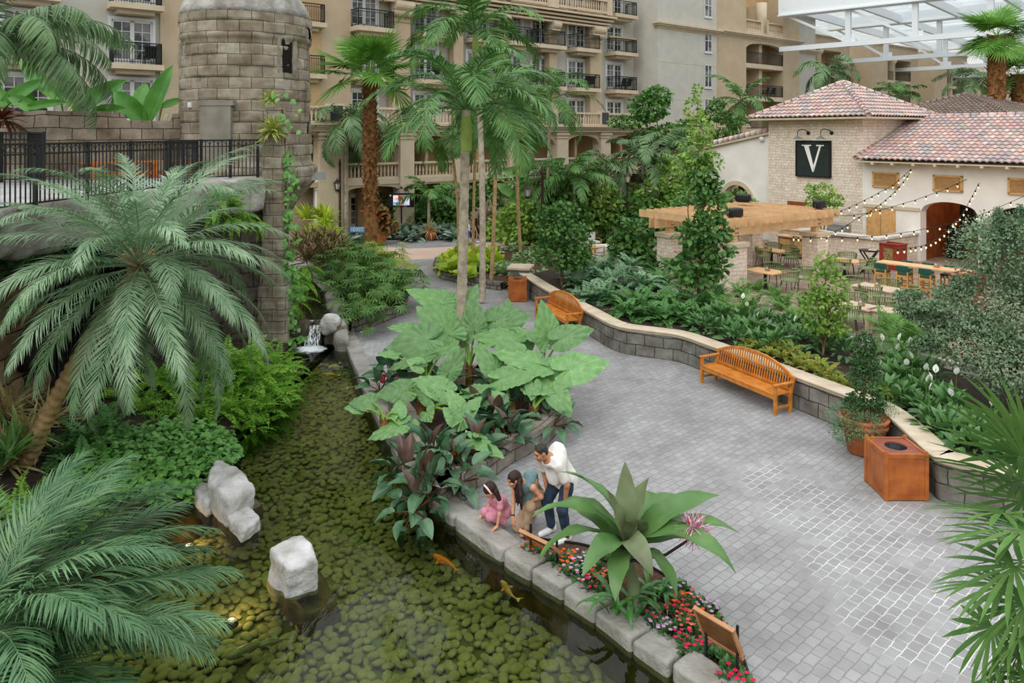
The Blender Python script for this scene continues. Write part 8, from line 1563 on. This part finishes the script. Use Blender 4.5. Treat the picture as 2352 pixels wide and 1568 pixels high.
# lounge furniture at the left end of the terrace
m_cu=pm('pale_cushion',(220,220,214),None,rough=.9);m_tk=pm('lounge_teak',(186,140,92),(164,118,74),5,.6)
def lounge():
    t_=thing('lounge_chair','x','chair');mb=MB();mb.box((-.16,-.32,.30),(.34,.32,.44));mb.build('seat_cushion',m_cu,t_,bev=.04);mb=MB();mb.box((-.32,.2,.44),(.32,.36,.84));mb.build('back_cushion',m_cu,t_,bev=.05)
    mb=MB();mb.box((-.38,-.16,.22),(.38,.38,.30));
    for sx in (-1,1): mb.box((sx*.36-.03,-.16,.52),(sx*.36+.03,.38,.57));mb.box((sx*.36-.03,.32,.3),(sx*.36+.03,.38,.8))
    mb.build('frame',m_tk,t_)
    for sx in (-1,1):
        for sy in (-.32,.34): mb=MB();mb.box((sx*.36-.03,sy-.03,0),(sx*.36+.03,sy+.03,.55));mb.build('leg',m_tk,t_)
    return t_
tG=tbl(1385,563,1.6,.9,rad(20),'teak table at the lounge end of the terrace, in front of the cushioned chairs',m_tan_top,'legs');tH=tbl(1425,528,1.6,.9,rad(10),'teak table farthest away at the lounge end of the terrace',m_tan_top,'legs')
lc=lounge()
for i,(px,py,r_,lab) in enumerate(((1352,592,2.6,'nearest the round dark shrub'),(1378,600,3.3,'in front of the nearer lounge table'),(1405,604,3.0,'beside the black lantern'),(1360,572,.4,'behind the nearer lounge table'),(1420,560,.2,'between the two lounge tables'),(1398,545,3.2,'in front of the farther lounge table'))):
    p=gd(px,py,0);o=lc if i == 0 else dup(lc,p,r_);o.location=(p.x,p.y,.02);o.rotation_euler=(0,0,r_);o['label']='teak lounge chair with pale cushions '+lab;o['group']='cushioned lounge chairs'
p=gd(1415,610,0);ln_=thing('floor_lantern','black framed floor lantern with lit candles beside the lounge chairs','lantern',(p.x,p.y,.02));mb=MB()
for sx in (-.16,.16):
    for sy in (-.16,.16): mb.bar((sx,sy,0),(sx,sy,.75),.03)
for z in (.02,.72):
    for (a,b2) in (((-.16,-.16),(.16,-.16)),((.16,-.16),(.16,.16)),((.16,.16),(-.16,.16)),((-.16,.16),(-.16,-.16))): mb.bar((*a,z),(*b2,z),.03)
mb.build('frame',m_blk,ln_);mb=MB();mb.lathe([(.05,.03),(.05,.25)],10);c_=mb.build('candle',m_cu,ln_);mb=MB();mb.lathe([(.01,.25),(.025,.29),(.003,.35)],8);mb.build('flame',m_bulb,c_)
# ---------------------------------------------------------------- people: bodies grown as one smooth surface each
def nets(D,o,h):
    s=D < 0;c8=[(i,j,k) for i in (0,1) for j in (0,1) for k in (0,1)];n=np.array(D.shape)-1
    cnt=sum(s[i:i+n[0],j:j+n[1],k:k+n[2]].astype(np.int8) for i,j,k in c8);act=np.argwhere((cnt > 0) & (cnt < 8));idx=-np.ones(n,np.int64);idx[tuple(act.T)]=np.arange(len(act))
    V=np.stack([D[act[:,0]+i,act[:,1]+j,act[:,2]+k] for i,j,k in c8],1);C=np.array(c8,float);acc=np.zeros((len(act),3));w=np.zeros(len(act))
    for a in range(8):
        for b in range(a+1,8):
            if np.abs(C[a]-C[b]).sum() == 1:
                va,vb=V[:,a],V[:,b];m=(va < 0) != (vb < 0);t=np.where(m,va/(va-vb+1e-12),0);acc += np.where(m[:,None],C[a]+t[:,None]*(C[b]-C[a]),0);w += m
    P=(act+acc/w[:,None])*h+o;Q=[]
    for ax in range(3):
        sl=[slice(None)]*3;sl2=list(sl);sl[ax]=slice(0,-1);sl2[ax]=slice(1,None);e=np.argwhere(s[tuple(sl)] != s[tuple(sl2)]);b,c=(ax+1) % 3,(ax+2) % 3;e=e[(e[:,b] > 0) & (e[:,c] > 0) & (e[:,b] < n[b]) & (e[:,c] < n[c])]
        if not len(e): continue
        def ix(db,dc): q=e.copy();q[:,b] -= db;q[:,c] -= dc;return idx[tuple(q.T)]
        q=np.stack([ix(1,1),ix(0,1),ix(0,0),ix(1,0)],1);fl=~s[tuple(e.T)];q[fl]=q[fl][:,::-1];Q.append(q)
    Q=np.concatenate(Q);return P,Q[(Q >= 0).all(1)]
def grow(prims,h=.006,k=.025,clips=(),infl=0.0,wr=0.0):
    """Blend capsules ('c', a, b, ra, rb) and ellipsoids ('e', centre, radii, axes) into one surface."""
    lo,hi=np.full(3,1e9),np.full(3,-1e9)
    for p in prims:
        if p[0] == 'c': A=np.array([tuple(p[1]),tuple(p[2])]);r=max(p[3],p[4])
        else: A=np.array([tuple(p[1])]);r=max(p[2])
        lo=np.minimum(lo,A.min(0)-r);hi=np.maximum(hi,A.max(0)+r)
    lo -= .05+infl;hi += .05+infl;n=np.ceil((hi-lo)/h).astype(int)+1;D=np.full(n,1.0,np.float32);g=[lo[i]+h*np.arange(n[i]) for i in range(3)]
    for p in prims:
        if p[0] == 'c': A=np.array([tuple(p[1]),tuple(p[2])]);r=max(p[3],p[4])
        else: A=np.array([tuple(p[1])]);r=max(p[2])
        m=r+.06+infl;a0=np.maximum(((A.min(0)-m-lo)/h).astype(int),0);a1=np.minimum(((A.max(0)+m-lo)/h).astype(int)+2,n);S=tuple(slice(a0[i],a1[i]) for i in range(3));X=np.stack(np.meshgrid(*[g[i][S[i]] for i in range(3)],indexing='ij'),-1)
        if p[0] == 'c':
            a,b=A;ab=b-a;t=np.clip(((X-a)@ab)/(ab@ab+1e-9),0,1);d=np.linalg.norm(X-a-t[...,None]*ab,axis=-1)-(p[3]+(p[4]-p[3])*t)
        else:
            q=(X-A[0])@np.array([tuple(v) for v in p[3]]).T;rr=np.array(p[2]);k0=np.linalg.norm(q/rr,axis=-1);k1=np.linalg.norm(q/rr**2,axis=-1)+1e-6;d=k0*(k0-1)/k1
        d=d-infl;kk=p[5] if len(p) > 5 else k;O=D[S];hh=np.maximum(kk-np.abs(O-d),0)/kk;D[S]=np.minimum(O,d)-hh*hh*kk*.25
    if wr: X=np.stack(np.meshgrid(*g,indexing='ij'),-1);m=np.abs(D) < .03;D[m] += (vnoise(X[m]*np.array([1,1,.5]),22,3)*wr).astype(np.float32)
    for pt,nr in clips: X=np.stack(np.meshgrid(*g,indexing='ij'),-1);D=np.maximum(D,((X-np.array(tuple(pt)))@np.array(tuple(nr))).astype(np.float32))
    return nets(D,lo,h)
def surf(name,prims,mat,parent,**k): P,Q=grow(prims,**k);mb=MB();mb.addq(P,Q);return mb.build(name,mat,parent,True)
V3=lambda *a: Vector(a)
m_skin=pm('warm_skin',(206,154,122),(194,138,106),8,.55,spec=.3);m_skin2=pm('tan_skin',(196,140,104),(182,124,90),8,.55,spec=.3);m_hair=pm('dark_brown_hair',(58,40,32),(34,24,20),30,.5,.4,80);m_hair2=pm('short_dark_hair',(62,56,52),(38,34,32),40,.6,.4,90)
m_eye=pm('dark_eye',(36,26,22),None,rough=.2);m_lip=pm('lip',(176,98,88),None,rough=.5);m_shoe=pm('white_leather',(236,236,234),None,rough=.5)
def hand_prims(w,d,nrm,thumb,s=1.0,curl=.5):
    """Palm, four unequal bent fingers and a thumb: w wrist, d pointing direction, nrm back of the hand, thumb side."""
    d=d.normalized();n=(nrm-d*nrm.dot(d)).normalized();l=n.cross(d).normalized()*thumb;out=[('c',w,w+d*.045*s,.022*s,.024*s,.02)]
    for i,(off,ln) in enumerate(((.030,.070),(.010,.078),(-.010,.073),(-.028,.056))):
        k0=w+d*.088*s+l*off*s;out.append(('c',w+d*.02*s+l*off*.6*s,k0,.015*s,.0115*s,.014));d1=(d-n*curl*.5+l*off*3).normalized();d2=(d-n*curl*1.5).normalized();a=k0+d1*ln*.5*s;out += [('c',k0,a,.0095*s,.0085*s,.004),('c',a,a+d2*ln*.5*s,.0085*s,.0068*s,.004)]
    t0=w+d*.025*s+l*.022*s;t1=t0+(d*.55+l*.75-n*.2).normalized()*.042*s;out += [('c',t0,t1,.013*s,.0105*s,.01),('c',t1,t1+(d*.9+l*.25-n*.3).normalized()*.032*s,.0105*s,.0075*s,.004)]
    return out
def head_prims(C,f,s=1.0,pitch=0.0):
    f=Vector(f).normalized();u=V3(0,0,1);u=(u-f*u.dot(f)).normalized();r=f.cross(u).normalized();ax=(f,r,u);c=lambda a,b,d: C+f*a*s+r*b*s+u*d*s
    P=[('e',c(-.008,0,.025),(.098*s,.078*s,.098*s),ax),('e',c(.028,0,-.045),(.066*s,.058*s,.066*s),ax),('e',c(.050,0,-.088),(.030*s,.030*s,.022*s),ax),('c',c(.090,0,.022),c(.112,0,-.022),.009*s,.014*s,.012),('e',c(.093,0,-.055),(.014*s,.024*s,.013*s),ax,.01),('c',c(.084,-.035,.040),c(.084,.035,.040),.011*s,.011*s,.015)]
    for q in (-1,1): P += [('e',c(-.008,q*.080,-.005),(.020*s,.010*s,.032*s),ax,.008),('e',c(.066,q*.038,-.022),(.024*s,.024*s,.022*s),ax)]
    return P,ax,c
def face(par,c,ax,s,skin_eye=True):
    for q in (-1,1):
        mb=MB();rock(mb,((-.012,-.007),(.012,-.007),(.012,.007),(-.012,.007)),-.006,.006,6,2.2,0,1,0);M=Matrix.Translation(c(.086,q*.034,.012))@Matrix(((ax[1].x,ax[0].x,ax[2].x,0),(ax[1].y,ax[0].y,ax[2].y,0),(ax[1].z,ax[0].z,ax[2].z,0),(0,0,0,1)))@Matrix.Scale(s,4);mb.build('eye',m_eye,par,True,M)
        mb=MB();mb.tube([c(.095,q*.018,.042),c(.094,q*.036,.048),c(.083,q*.052,.040)],.0045*s,6);mb.build('eyebrow',m_hair,par,True)
    mb=MB();mb.tube([c(.098,-.024,-.055),c(.108,0,-.053),c(.098,.024,-.055)],[.003*s,.006*s,.003*s],6);mb.build('lips',m_lip,par,True)
def person(label,loc=(0,0,0)): return thing('person',label,'person',loc)
def shoe(par,heel,toe,mat,s=1.0,name='shoe'):
    d=(toe-heel);surf(name,[('c',heel+V3(0,0,.045*s),toe+V3(0,0,.035*s),.042*s,.036*s),('c',heel+d*.5+V3(0,0,.04*s),toe+V3(0,0,.034*s),.046*s,.040*s),('c',heel+V3(0,0,.09*s),heel+d*.3+V3(0,0,.07*s),.040*s,.036*s)],mat,par,h=.007,clips=[((0,0,heel.z+.004),(0,0,-1))])
# ---- the standing man, bent over with his hands on his knees
f=V3(-.8,-.6,0);l=V3(.6,-.8,0);u=V3(0,0,1)
mn=person('man in a white short sleeved shirt and jeans bending forward with hands on his knees');HI=V3(.80,11.42,.90);SH=HI+f*.30+u*.33;CH=HI.lerp(SH,.62)-f*.02+u*.05;HD=SH+f*.16+u*.13
fe={1: V3(.79,11.20,0),-1: V3(.575,11.46,0)};hip={q: HI+l*.10*q for q in (1,-1)};kn={q: fe[q]-f*.02+u*.50+f*.07 for q in (1,-1)};an={q: fe[q]-f*.04+u*.09 for q in (1,-1)}
sh={q: SH+l*.195*q-u*.03 for q in (1,-1)};hd_={q: kn[q]-f*.03+u*.12+l*.03*q for q in (1,-1)};el={q: sh[q].lerp(hd_[q],.52)+l*.06*q-f*.05 for q in (1,-1)}
hp,ax,c=head_prims(HD,(-.82,-.42,-.40),1.0);NK=SH+u*.04
body=hp+[('c',NK,HD-f*.03-u*.05,.062,.056),('e',CH-u*.04,(.11,.17,.20),(f,l,(SH-HI).normalized()))]+[('c',HI,CH,.145,.15),('c',CH,SH-u*.02,.15,.10),('c',sh[1],sh[-1],.065,.065)]
legs=[];arms=[]
for q in (1,-1):
    legs += [('c',hip[q],kn[q],.098,.064),('c',kn[q],kn[q].lerp(an[q],.35)-f*.02,.062,.062),('c',kn[q].lerp(an[q],.35)-f*.02,an[q],.060,.042)];arms += [('c',sh[q],el[q],.055,.043),('c',el[q],hd_[q],.044,.027)]
hands=[p for q in (1,-1) for p in hand_prims(hd_[q],(kn[q]-hd_[q])+f*.09-u*.02,f+u*.7,-q,1.0,.5)];feet=[('c',an[q]-u*.03,fe[q]+f*.16+u*.03,.042,.034) for q in (1,-1)]
surf('body',body+legs+arms+hands+feet,m_skin2,mn,h=.0055,k=.03);face(mn,c,ax,1)
spine=(SH-HI).normalized()
surf('shirt',[('c',HI-spine*.10,CH,.165,.165),('e',CH-u*.03,(.14,.20,.22),(f,l,spine)),('c',CH,SH-u*.03,.165,.105),('c',sh[1],sh[-1],.078,.078),('c',HI-u*.10+l*.06,HI-u*.02+l*.06,.155,.16),('c',HI-u*.10-l*.06,HI-u*.02-l*.06,.155,.16)]+[('c',sh[q],sh[q].lerp(el[q],.72),.074,.070) for q in (1,-1)],pm('white_linen',(232,228,222),(220,215,208),6,.85,.15,30),mn,h=.0065,k=.04,wr=.007,clips=[(HI-u*.16,(0,0,-1)),(NK+(HD-NK).normalized()*.035,(HD-NK).normalized())])
surf('collar',[('c',NK+l*.07+f*.02,NK-f*.05+u*.03,.018,.022),('c',NK-l*.07+f*.02,NK-f*.05+u*.03,.018,.022),('c',NK+l*.07+f*.02,NK+f*.085-u*.06+l*.03,.018,.012),('c',NK-l*.07+f*.02,NK+f*.085-u*.06-l*.03,.018,.012)],MATS['white_linen'],mn,h=.006)
surf('jeans',[('c',HI+u*.03,HI-u*.02,.15,.15)]+[p for q in (1,-1) for p in (('c',hip[q],kn[q],.115,.082),('c',kn[q],kn[q].lerp(an[q],.9),.080,.066))],pm('dark_denim',(50,66,86),(34,46,62),9,.85,.2,50),mn,h=.0065,k=.035,wr=.007,clips=[(fe[1]+u*.06,(0,0,-1))])
surf('hair',[('e',c(-.016,0,.042),(.102,.086,.094),ax),('e',c(-.06,0,.0),(.056,.078,.075),ax)],m_hair2,mn,h=.005,k=.02,clips=[(c(.052,0,.05),(ax[0]*.9-ax[2]*.45).normalized()),(c(0,0,-.055),-ax[2])],wr=.004)
for q in (1,-1): shoe(mn,fe[q]-f*.08,fe[q]+f*.17,m_shoe)
wt=hd_[1].lerp(el[1],.05);dd=(el[1]-hd_[1]).normalized();mb=MB();mb.tube([wt,wt+dd*.018],.034,14);mb.build('wrist_watch',pm('watch_steel',(176,178,180),None,rough=.3,metal=1),mn,True)
# ---- the kneeling woman
f=V3(-.52,-.85,0);l=V3(.85,-.52,0)
wm=person('kneeling woman with long dark hair, teal sleeveless top and khaki trousers');HI=V3(.42,11.70,.42);SH=V3(.185,11.40,.77);CH=HI.lerp(SH,.6)+u*.03;HD=V3(.03,11.30,.89);NK=SH+u*.05-V3(.03,0,0)
hip={1: HI+l*.09,-1: HI-l*.09};kn={1: V3(.27,11.36,.46),-1: V3(.09,11.50,.08)};an={1: V3(.225,11.44,.09),-1: V3(.30,11.86,.08)};toe={1: V3(.15,11.32,.03),-1: V3(.36,11.96,.05)}
sh={1: SH+l*.165-u*.01,-1: SH-l*.165-u*.03};el={1: V3(.44,11.30,.63),-1: V3(.02,11.44,.50)};wr_={1: kn[1]+V3(.045,.0,.085),-1: V3(.015,11.33,.31)}
hp,ax,c=head_prims(HD,(-.86,-.38,-.34),.95)
body=hp+[('c',NK,HD-u*.05+V3(.03,.02,0),.05,.046),('c',HI,CH,.135,.115),('c',CH,SH-u*.03,.118,.085),('e',CH+f*.03,(.12,.15,.16),(f,l,(SH-HI).normalized())),('c',sh[1],sh[-1],.05,.05),('c',hip[1],hip[-1],.12,.12)]
for q in (1,-1): body += [('c',hip[q],kn[q],.092,.062),('c',kn[q],an[q],.058,.036),('c',an[q]-u*.02,toe[q],.034,.026),('c',sh[q],el[q],.043,.036),('c',el[q],wr_[q],.036,.023)]
body += hand_prims(wr_[1],V3(-.10,-.02,-.07),f+u*.8,-1,.92,.55)+hand_prims(wr_[-1],V3(.0,-.03,-.1),V3(-.6,-.6,0),1,.92,.7)
surf('body',body,m_skin,wm,h=.0055,k=.028);face(wm,c,ax,.95)
sp_=(SH-HI).normalized()
surf('top',[('c',HI+sp_*.06,CH,.145,.128),('c',CH,SH-u*.04,.13,.09),('e',CH+f*.03,(.132,.162,.17),(f,l,sp_)),('c',SH+l*.10,SH-l*.10,.058,.058)],pm('teal_knit',(112,140,142),(94,122,126),8,.85,.15,40),wm,h=.006,k=.03,wr=.006,clips=[(NK-u*.005+f*.02,(u+f*.5).normalized()),(SH+l*.135,l),(SH-l*.135,-l),(HI-sp_*.02,-sp_)])
surf('trousers',[('c',hip[1],hip[-1],.135,.135),('c',HI,HI+sp_*.08,.14,.13)]+[p for q in (1,-1) for p in (('c',hip[q],kn[q],.112,.082),('c',kn[q],kn[q].lerp(an[q],.9),.078,.064))],pm('khaki_cotton',(196,168,138),(178,150,120),7,.85,.15,40),wm,h=.0065,k=.035,wr=.008)
hk=[('e',c(-.02,0,.035),(.108,.090,.098),ax),('e',c(-.07,0,-.03),(.06,.086,.10),ax)]
for i in range(9): q=(i-4)/4;a=c(-.05,q*.085,-.02);b2=a+V3(.015+U(-.02,.03),-.06+.03*q,-.17);e2=b2+V3(U(-.03,.03),-.02,-.15-U(0,.06));hk += [('c',a,b2,.040,.034,.012),('c',b2,e2,.034,.012,.012)]
hk += [('c',c(.03,.082,.03),c(.01,.10,-.10),.020,.026,.01),('c',c(.01,.10,-.10),c(.02,.11,-.27),.026,.010,.01)]
surf('hair',hk,m_hair,wm,h=.006,k=.02,wr=.008,clips=[])
for q in (1,-1): shoe(wm,an[q]-u*.07 if q == 1 else an[q]-u*.06,toe[q]-u*.03 if q == 1 else toe[q]-u*.04,pm('tan_sandal',(172,128,92),None,rough=.6),.8,'sandal')
mb=MB();a=wr_[-1].lerp(el[-1],.06);mb.tube([a,a+(el[-1]-wr_[-1]).normalized()*.02],.028,14);mb.build('bracelet',m_blk,wm,True)
hb=thing('handbag','small tan handbag hanging behind the kneeling woman','bag',(.52,11.62,.42));mb=MB();rock(mb,((-.06,-.10),(.06,-.10),(.06,.10),(-.06,.10)),-.13,.10,6,5,.004,6,4);mb.build('bag_body',pm('tan_leather',(206,158,96),(190,140,80),6,.5),hb,True);mb=MB();mb.tube([(0,-.08,.09),(-.06,-.12,.24),(-.14,-.14,.36)],.008,6);mb.build('strap',MATS['tan_leather'],hb,True)
# ---- the crouching girl
f=V3(-.85,-.5,0);l=V3(.5,-.85,0);gl_=person('girl in a pink outfit and pale headband crouching with her hands on the pond kerb')
HI=V3(-.13,11.66,.25);SH=V3(-.235,11.50,.52);CH=HI.lerp(SH,.6)+u*.02;HD=V3(-.335,11.44,.66);NK=SH+u*.03;s_=.88
hip={1: HI+l*.06,-1: HI-l*.06};kn={1: V3(-.33,11.42,.27),-1: V3(-.41,11.56,.27)};an={1: V3(-.13,11.52,.14),-1: V3(-.19,11.68,.14)};toe={1: V3(-.22,11.47,.12),-1: V3(-.28,11.63,.12)}
sh={1: SH+l*.115,-1: SH-l*.115};wr_={1: V3(-.225,11.335,.165),-1: V3(-.46,11.66,.165)};el={1: V3(-.19,11.36,.34),-1: V3(-.36,11.63,.34)}
hp,ax,c=head_prims(HD,(-.84,-.40,-.46),s_)
body=hp+[('c',NK,HD-u*.05,.04,.038),('c',HI,CH,.105,.09),('c',CH,SH-u*.02,.092,.065),('c',sh[1],sh[-1],.04,.04)]
for q in (1,-1): body += [('c',hip[q],kn[q],.07,.048),('c',kn[q],an[q],.045,.03),('c',an[q],toe[q],.028,.022),('c',sh[q],el[q],.034,.028),('c',el[q],wr_[q],.028,.019)]
body += hand_prims(wr_[1],V3(-.07,-.04,-.035),u+f*.3,-1,.74,.2)+hand_prims(wr_[-1],V3(-.08,-.02,-.035),u+f*.3,1,.74,.2)
surf('body',body,m_skin,gl_,h=.005,k=.024);face(gl_,c,ax,s_)
sp_=(SH-HI).normalized();m_pink=pm('dusty_pink_cotton',(216,150,164),(198,128,144),14,.85,.15,50)
surf('blouse',[('c',HI-sp_*.02,CH,.122,.106),('c',CH,SH-u*.02,.106,.074),('c',sh[1],sh[-1],.052,.052)]+[('c',sh[q],sh[q].lerp(el[q],.5),.05,.054) for q in (1,-1)],m_pink,gl_,h=.0055,k=.03,wr=.006,clips=[(NK+u*.0,(u+f*.4).normalized())])
surf('trousers',[('c',hip[1],hip[-1],.10,.10)]+[p for q in (1,-1) for p in (('c',hip[q],kn[q],.09,.07),('c',kn[q],an[q],.066,.052))],m_pink,gl_,h=.0055,k=.03,wr=.006)
hk=[('e',c(-.016,0,.038),(.106,.088,.096),ax),('e',c(-.07,0,-.03),(.058,.082,.09),ax)]
for i in range(7): q=(i-3)/3;a=c(-.07,q*.08,-.03);b2=a+V3(.05,.01+.03*q,-.11);hk += [('c',a,b2,.036,.032,.012),('c',b2,b2+V3(.03+U(-.02,.02),U(-.02,.02),-.10),.030,.012,.012)]
hk += [('c',c(.035,.078,.02),c(.02,.09,-.10),.016,.018,.01),('c',c(.02,.09,-.10),c(.03,.085,-.16),.018,.008,.01)]
surf('hair',hk,m_hair,gl_,h=.0055,k=.018,wr=.007)
mb=MB();A=np.linspace(-1.9,1.9,22);mb.tube([c(.045-.01*abs(a),math.sin(a)*.093,.030+math.cos(a)*.102) for a in A],.016,8);mb.build('headband',pm('pale_pink_band',(240,206,204),None,rough=.8),gl_,True)
for q in (1,-1): shoe(gl_,an[q]-u*.035,toe[q]-u*.015,pm('brown_sandal',(140,98,70),None,rough=.6),.55,'sandal')
# ---- the two walkers far away
def walker(label,x,Y,H,dress,skirt,hair_long,cap,skin):
    w_=person(label,(x,Y,0));k=H/1.7;f=V3(1,-.25,0).normalized();l=V3(-.25,-1,0).normalized();P=lambda a,b2,z: f*a*k+l*b2*k+u*z*k
    hp,ax,c=head_prims(P(.02,0,1.58),(.8,-.55,0),k);body=hp+[('c',P(0,0,1.42),P(.01,0,1.52),.05*k,.045*k),('c',P(0,0,.95),P(0,0,1.2),.13*k,.12*k),('c',P(0,0,1.2),P(0,0,1.36),.125*k,.09*k),('c',P(0,.16,1.37),P(0,-.16,1.37),.05*k,.05*k)]
    for q in (1,-1): body += [('c',P(0,.09*q,.92),P(.10*q+.03,.09*q,.50),.09*k,.06*k),('c',P(.10*q+.03,.09*q,.50),P(.20*q-.06,.09*q,.08),.055*k,.038*k),('c',P(.20*q-.06,.09*q,.06),P(.20*q+.10,.09*q,.03),.036*k,.03*k),('c',P(0,.18*q,1.36),P(-.04-.05*q,.23*q,1.10),.042*k,.035*k),('c',P(-.04-.05*q,.23*q,1.10),P(.06-.10*q,.22*q,.88),.034*k,.024*k)]+hand_prims(P(.06-.10*q,.22*q,.88),V3(0,0,-.1),l*q,1,.9*k,.4)
    surf('body',body,skin,w_,h=.011,k=.03);face(w_,c,ax,k);T=[('c',P(0,0,.95),P(0,0,1.2),.145*k,.135*k),('c',P(0,0,1.2),P(0,0,1.36),.138*k,.10*k)]
    if skirt is None: surf('dress',T+[('c',P(0,0,.55),P(0,0,.95),.20*k,.145*k)],dress,w_,h=.012,clips=[(P(0,0,.52),(0,0,-1)),(P(0,0,1.40),(0,0,1))])
    else:
        surf('shirt',T+[('c',P(0,.17*q,1.36),P(-.03,.22*q,1.18),.06*k,.065*k) for q in (1,-1)],dress,w_,h=.012,clips=[(P(0,0,1.42),(0,0,1))]);surf('shorts',[('c',P(0,.09*q,.92),P(.08*q+.02,.09*q,.56),.115*k,.10*k) for q in (1,-1)],skirt,w_,h=.012)
    surf('hair',[('e',c(-.016,0,.038),(.104*k,.088*k,.096*k),ax)]+([('c',c(-.08,0,0),c(-.10,0,-.30),.06*k,.03*k)] if hair_long else []),m_hair,w_,h=.010,clips=[(c(.05,0,.03),ax[0])])
    if cap: surf('cap',[('e',c(0,0,.07),(.112*k,.096*k,.07*k),ax),('c',c(.10,-.03,.055),c(.17,0,.045),.02*k,.02*k),('c',c(.10,.03,.055),c(.17,0,.045),.02*k,.02*k)],cap,w_,h=.010,clips=[(c(0,0,.04),-ax[2])])
    for q in (1,-1): shoe(w_,P(.20*q-.09,.09*q,0),P(.20*q+.12,.09*q,0),m_shoe,k)
b_=gd(1091,556);walker('woman in a black dress and grey cap walking on the far path',b_.x,b_.y,1.68,pm('black_cloth',(34,34,36),None,rough=.9),None,True,pm('grey_cap',(120,134,152),None,rough=.8),m_skin)
b_=gd(1075,561);walker('boy in white shirt and blue shorts walking on the far path',b_.x,b_.y,1.38,pm('white_cotton',(234,234,232),None,rough=.9),pm('blue_shorts',(62,96,160),(200,210,226),3,.8,lo=.55,hi=.6),False,None,m_skin)
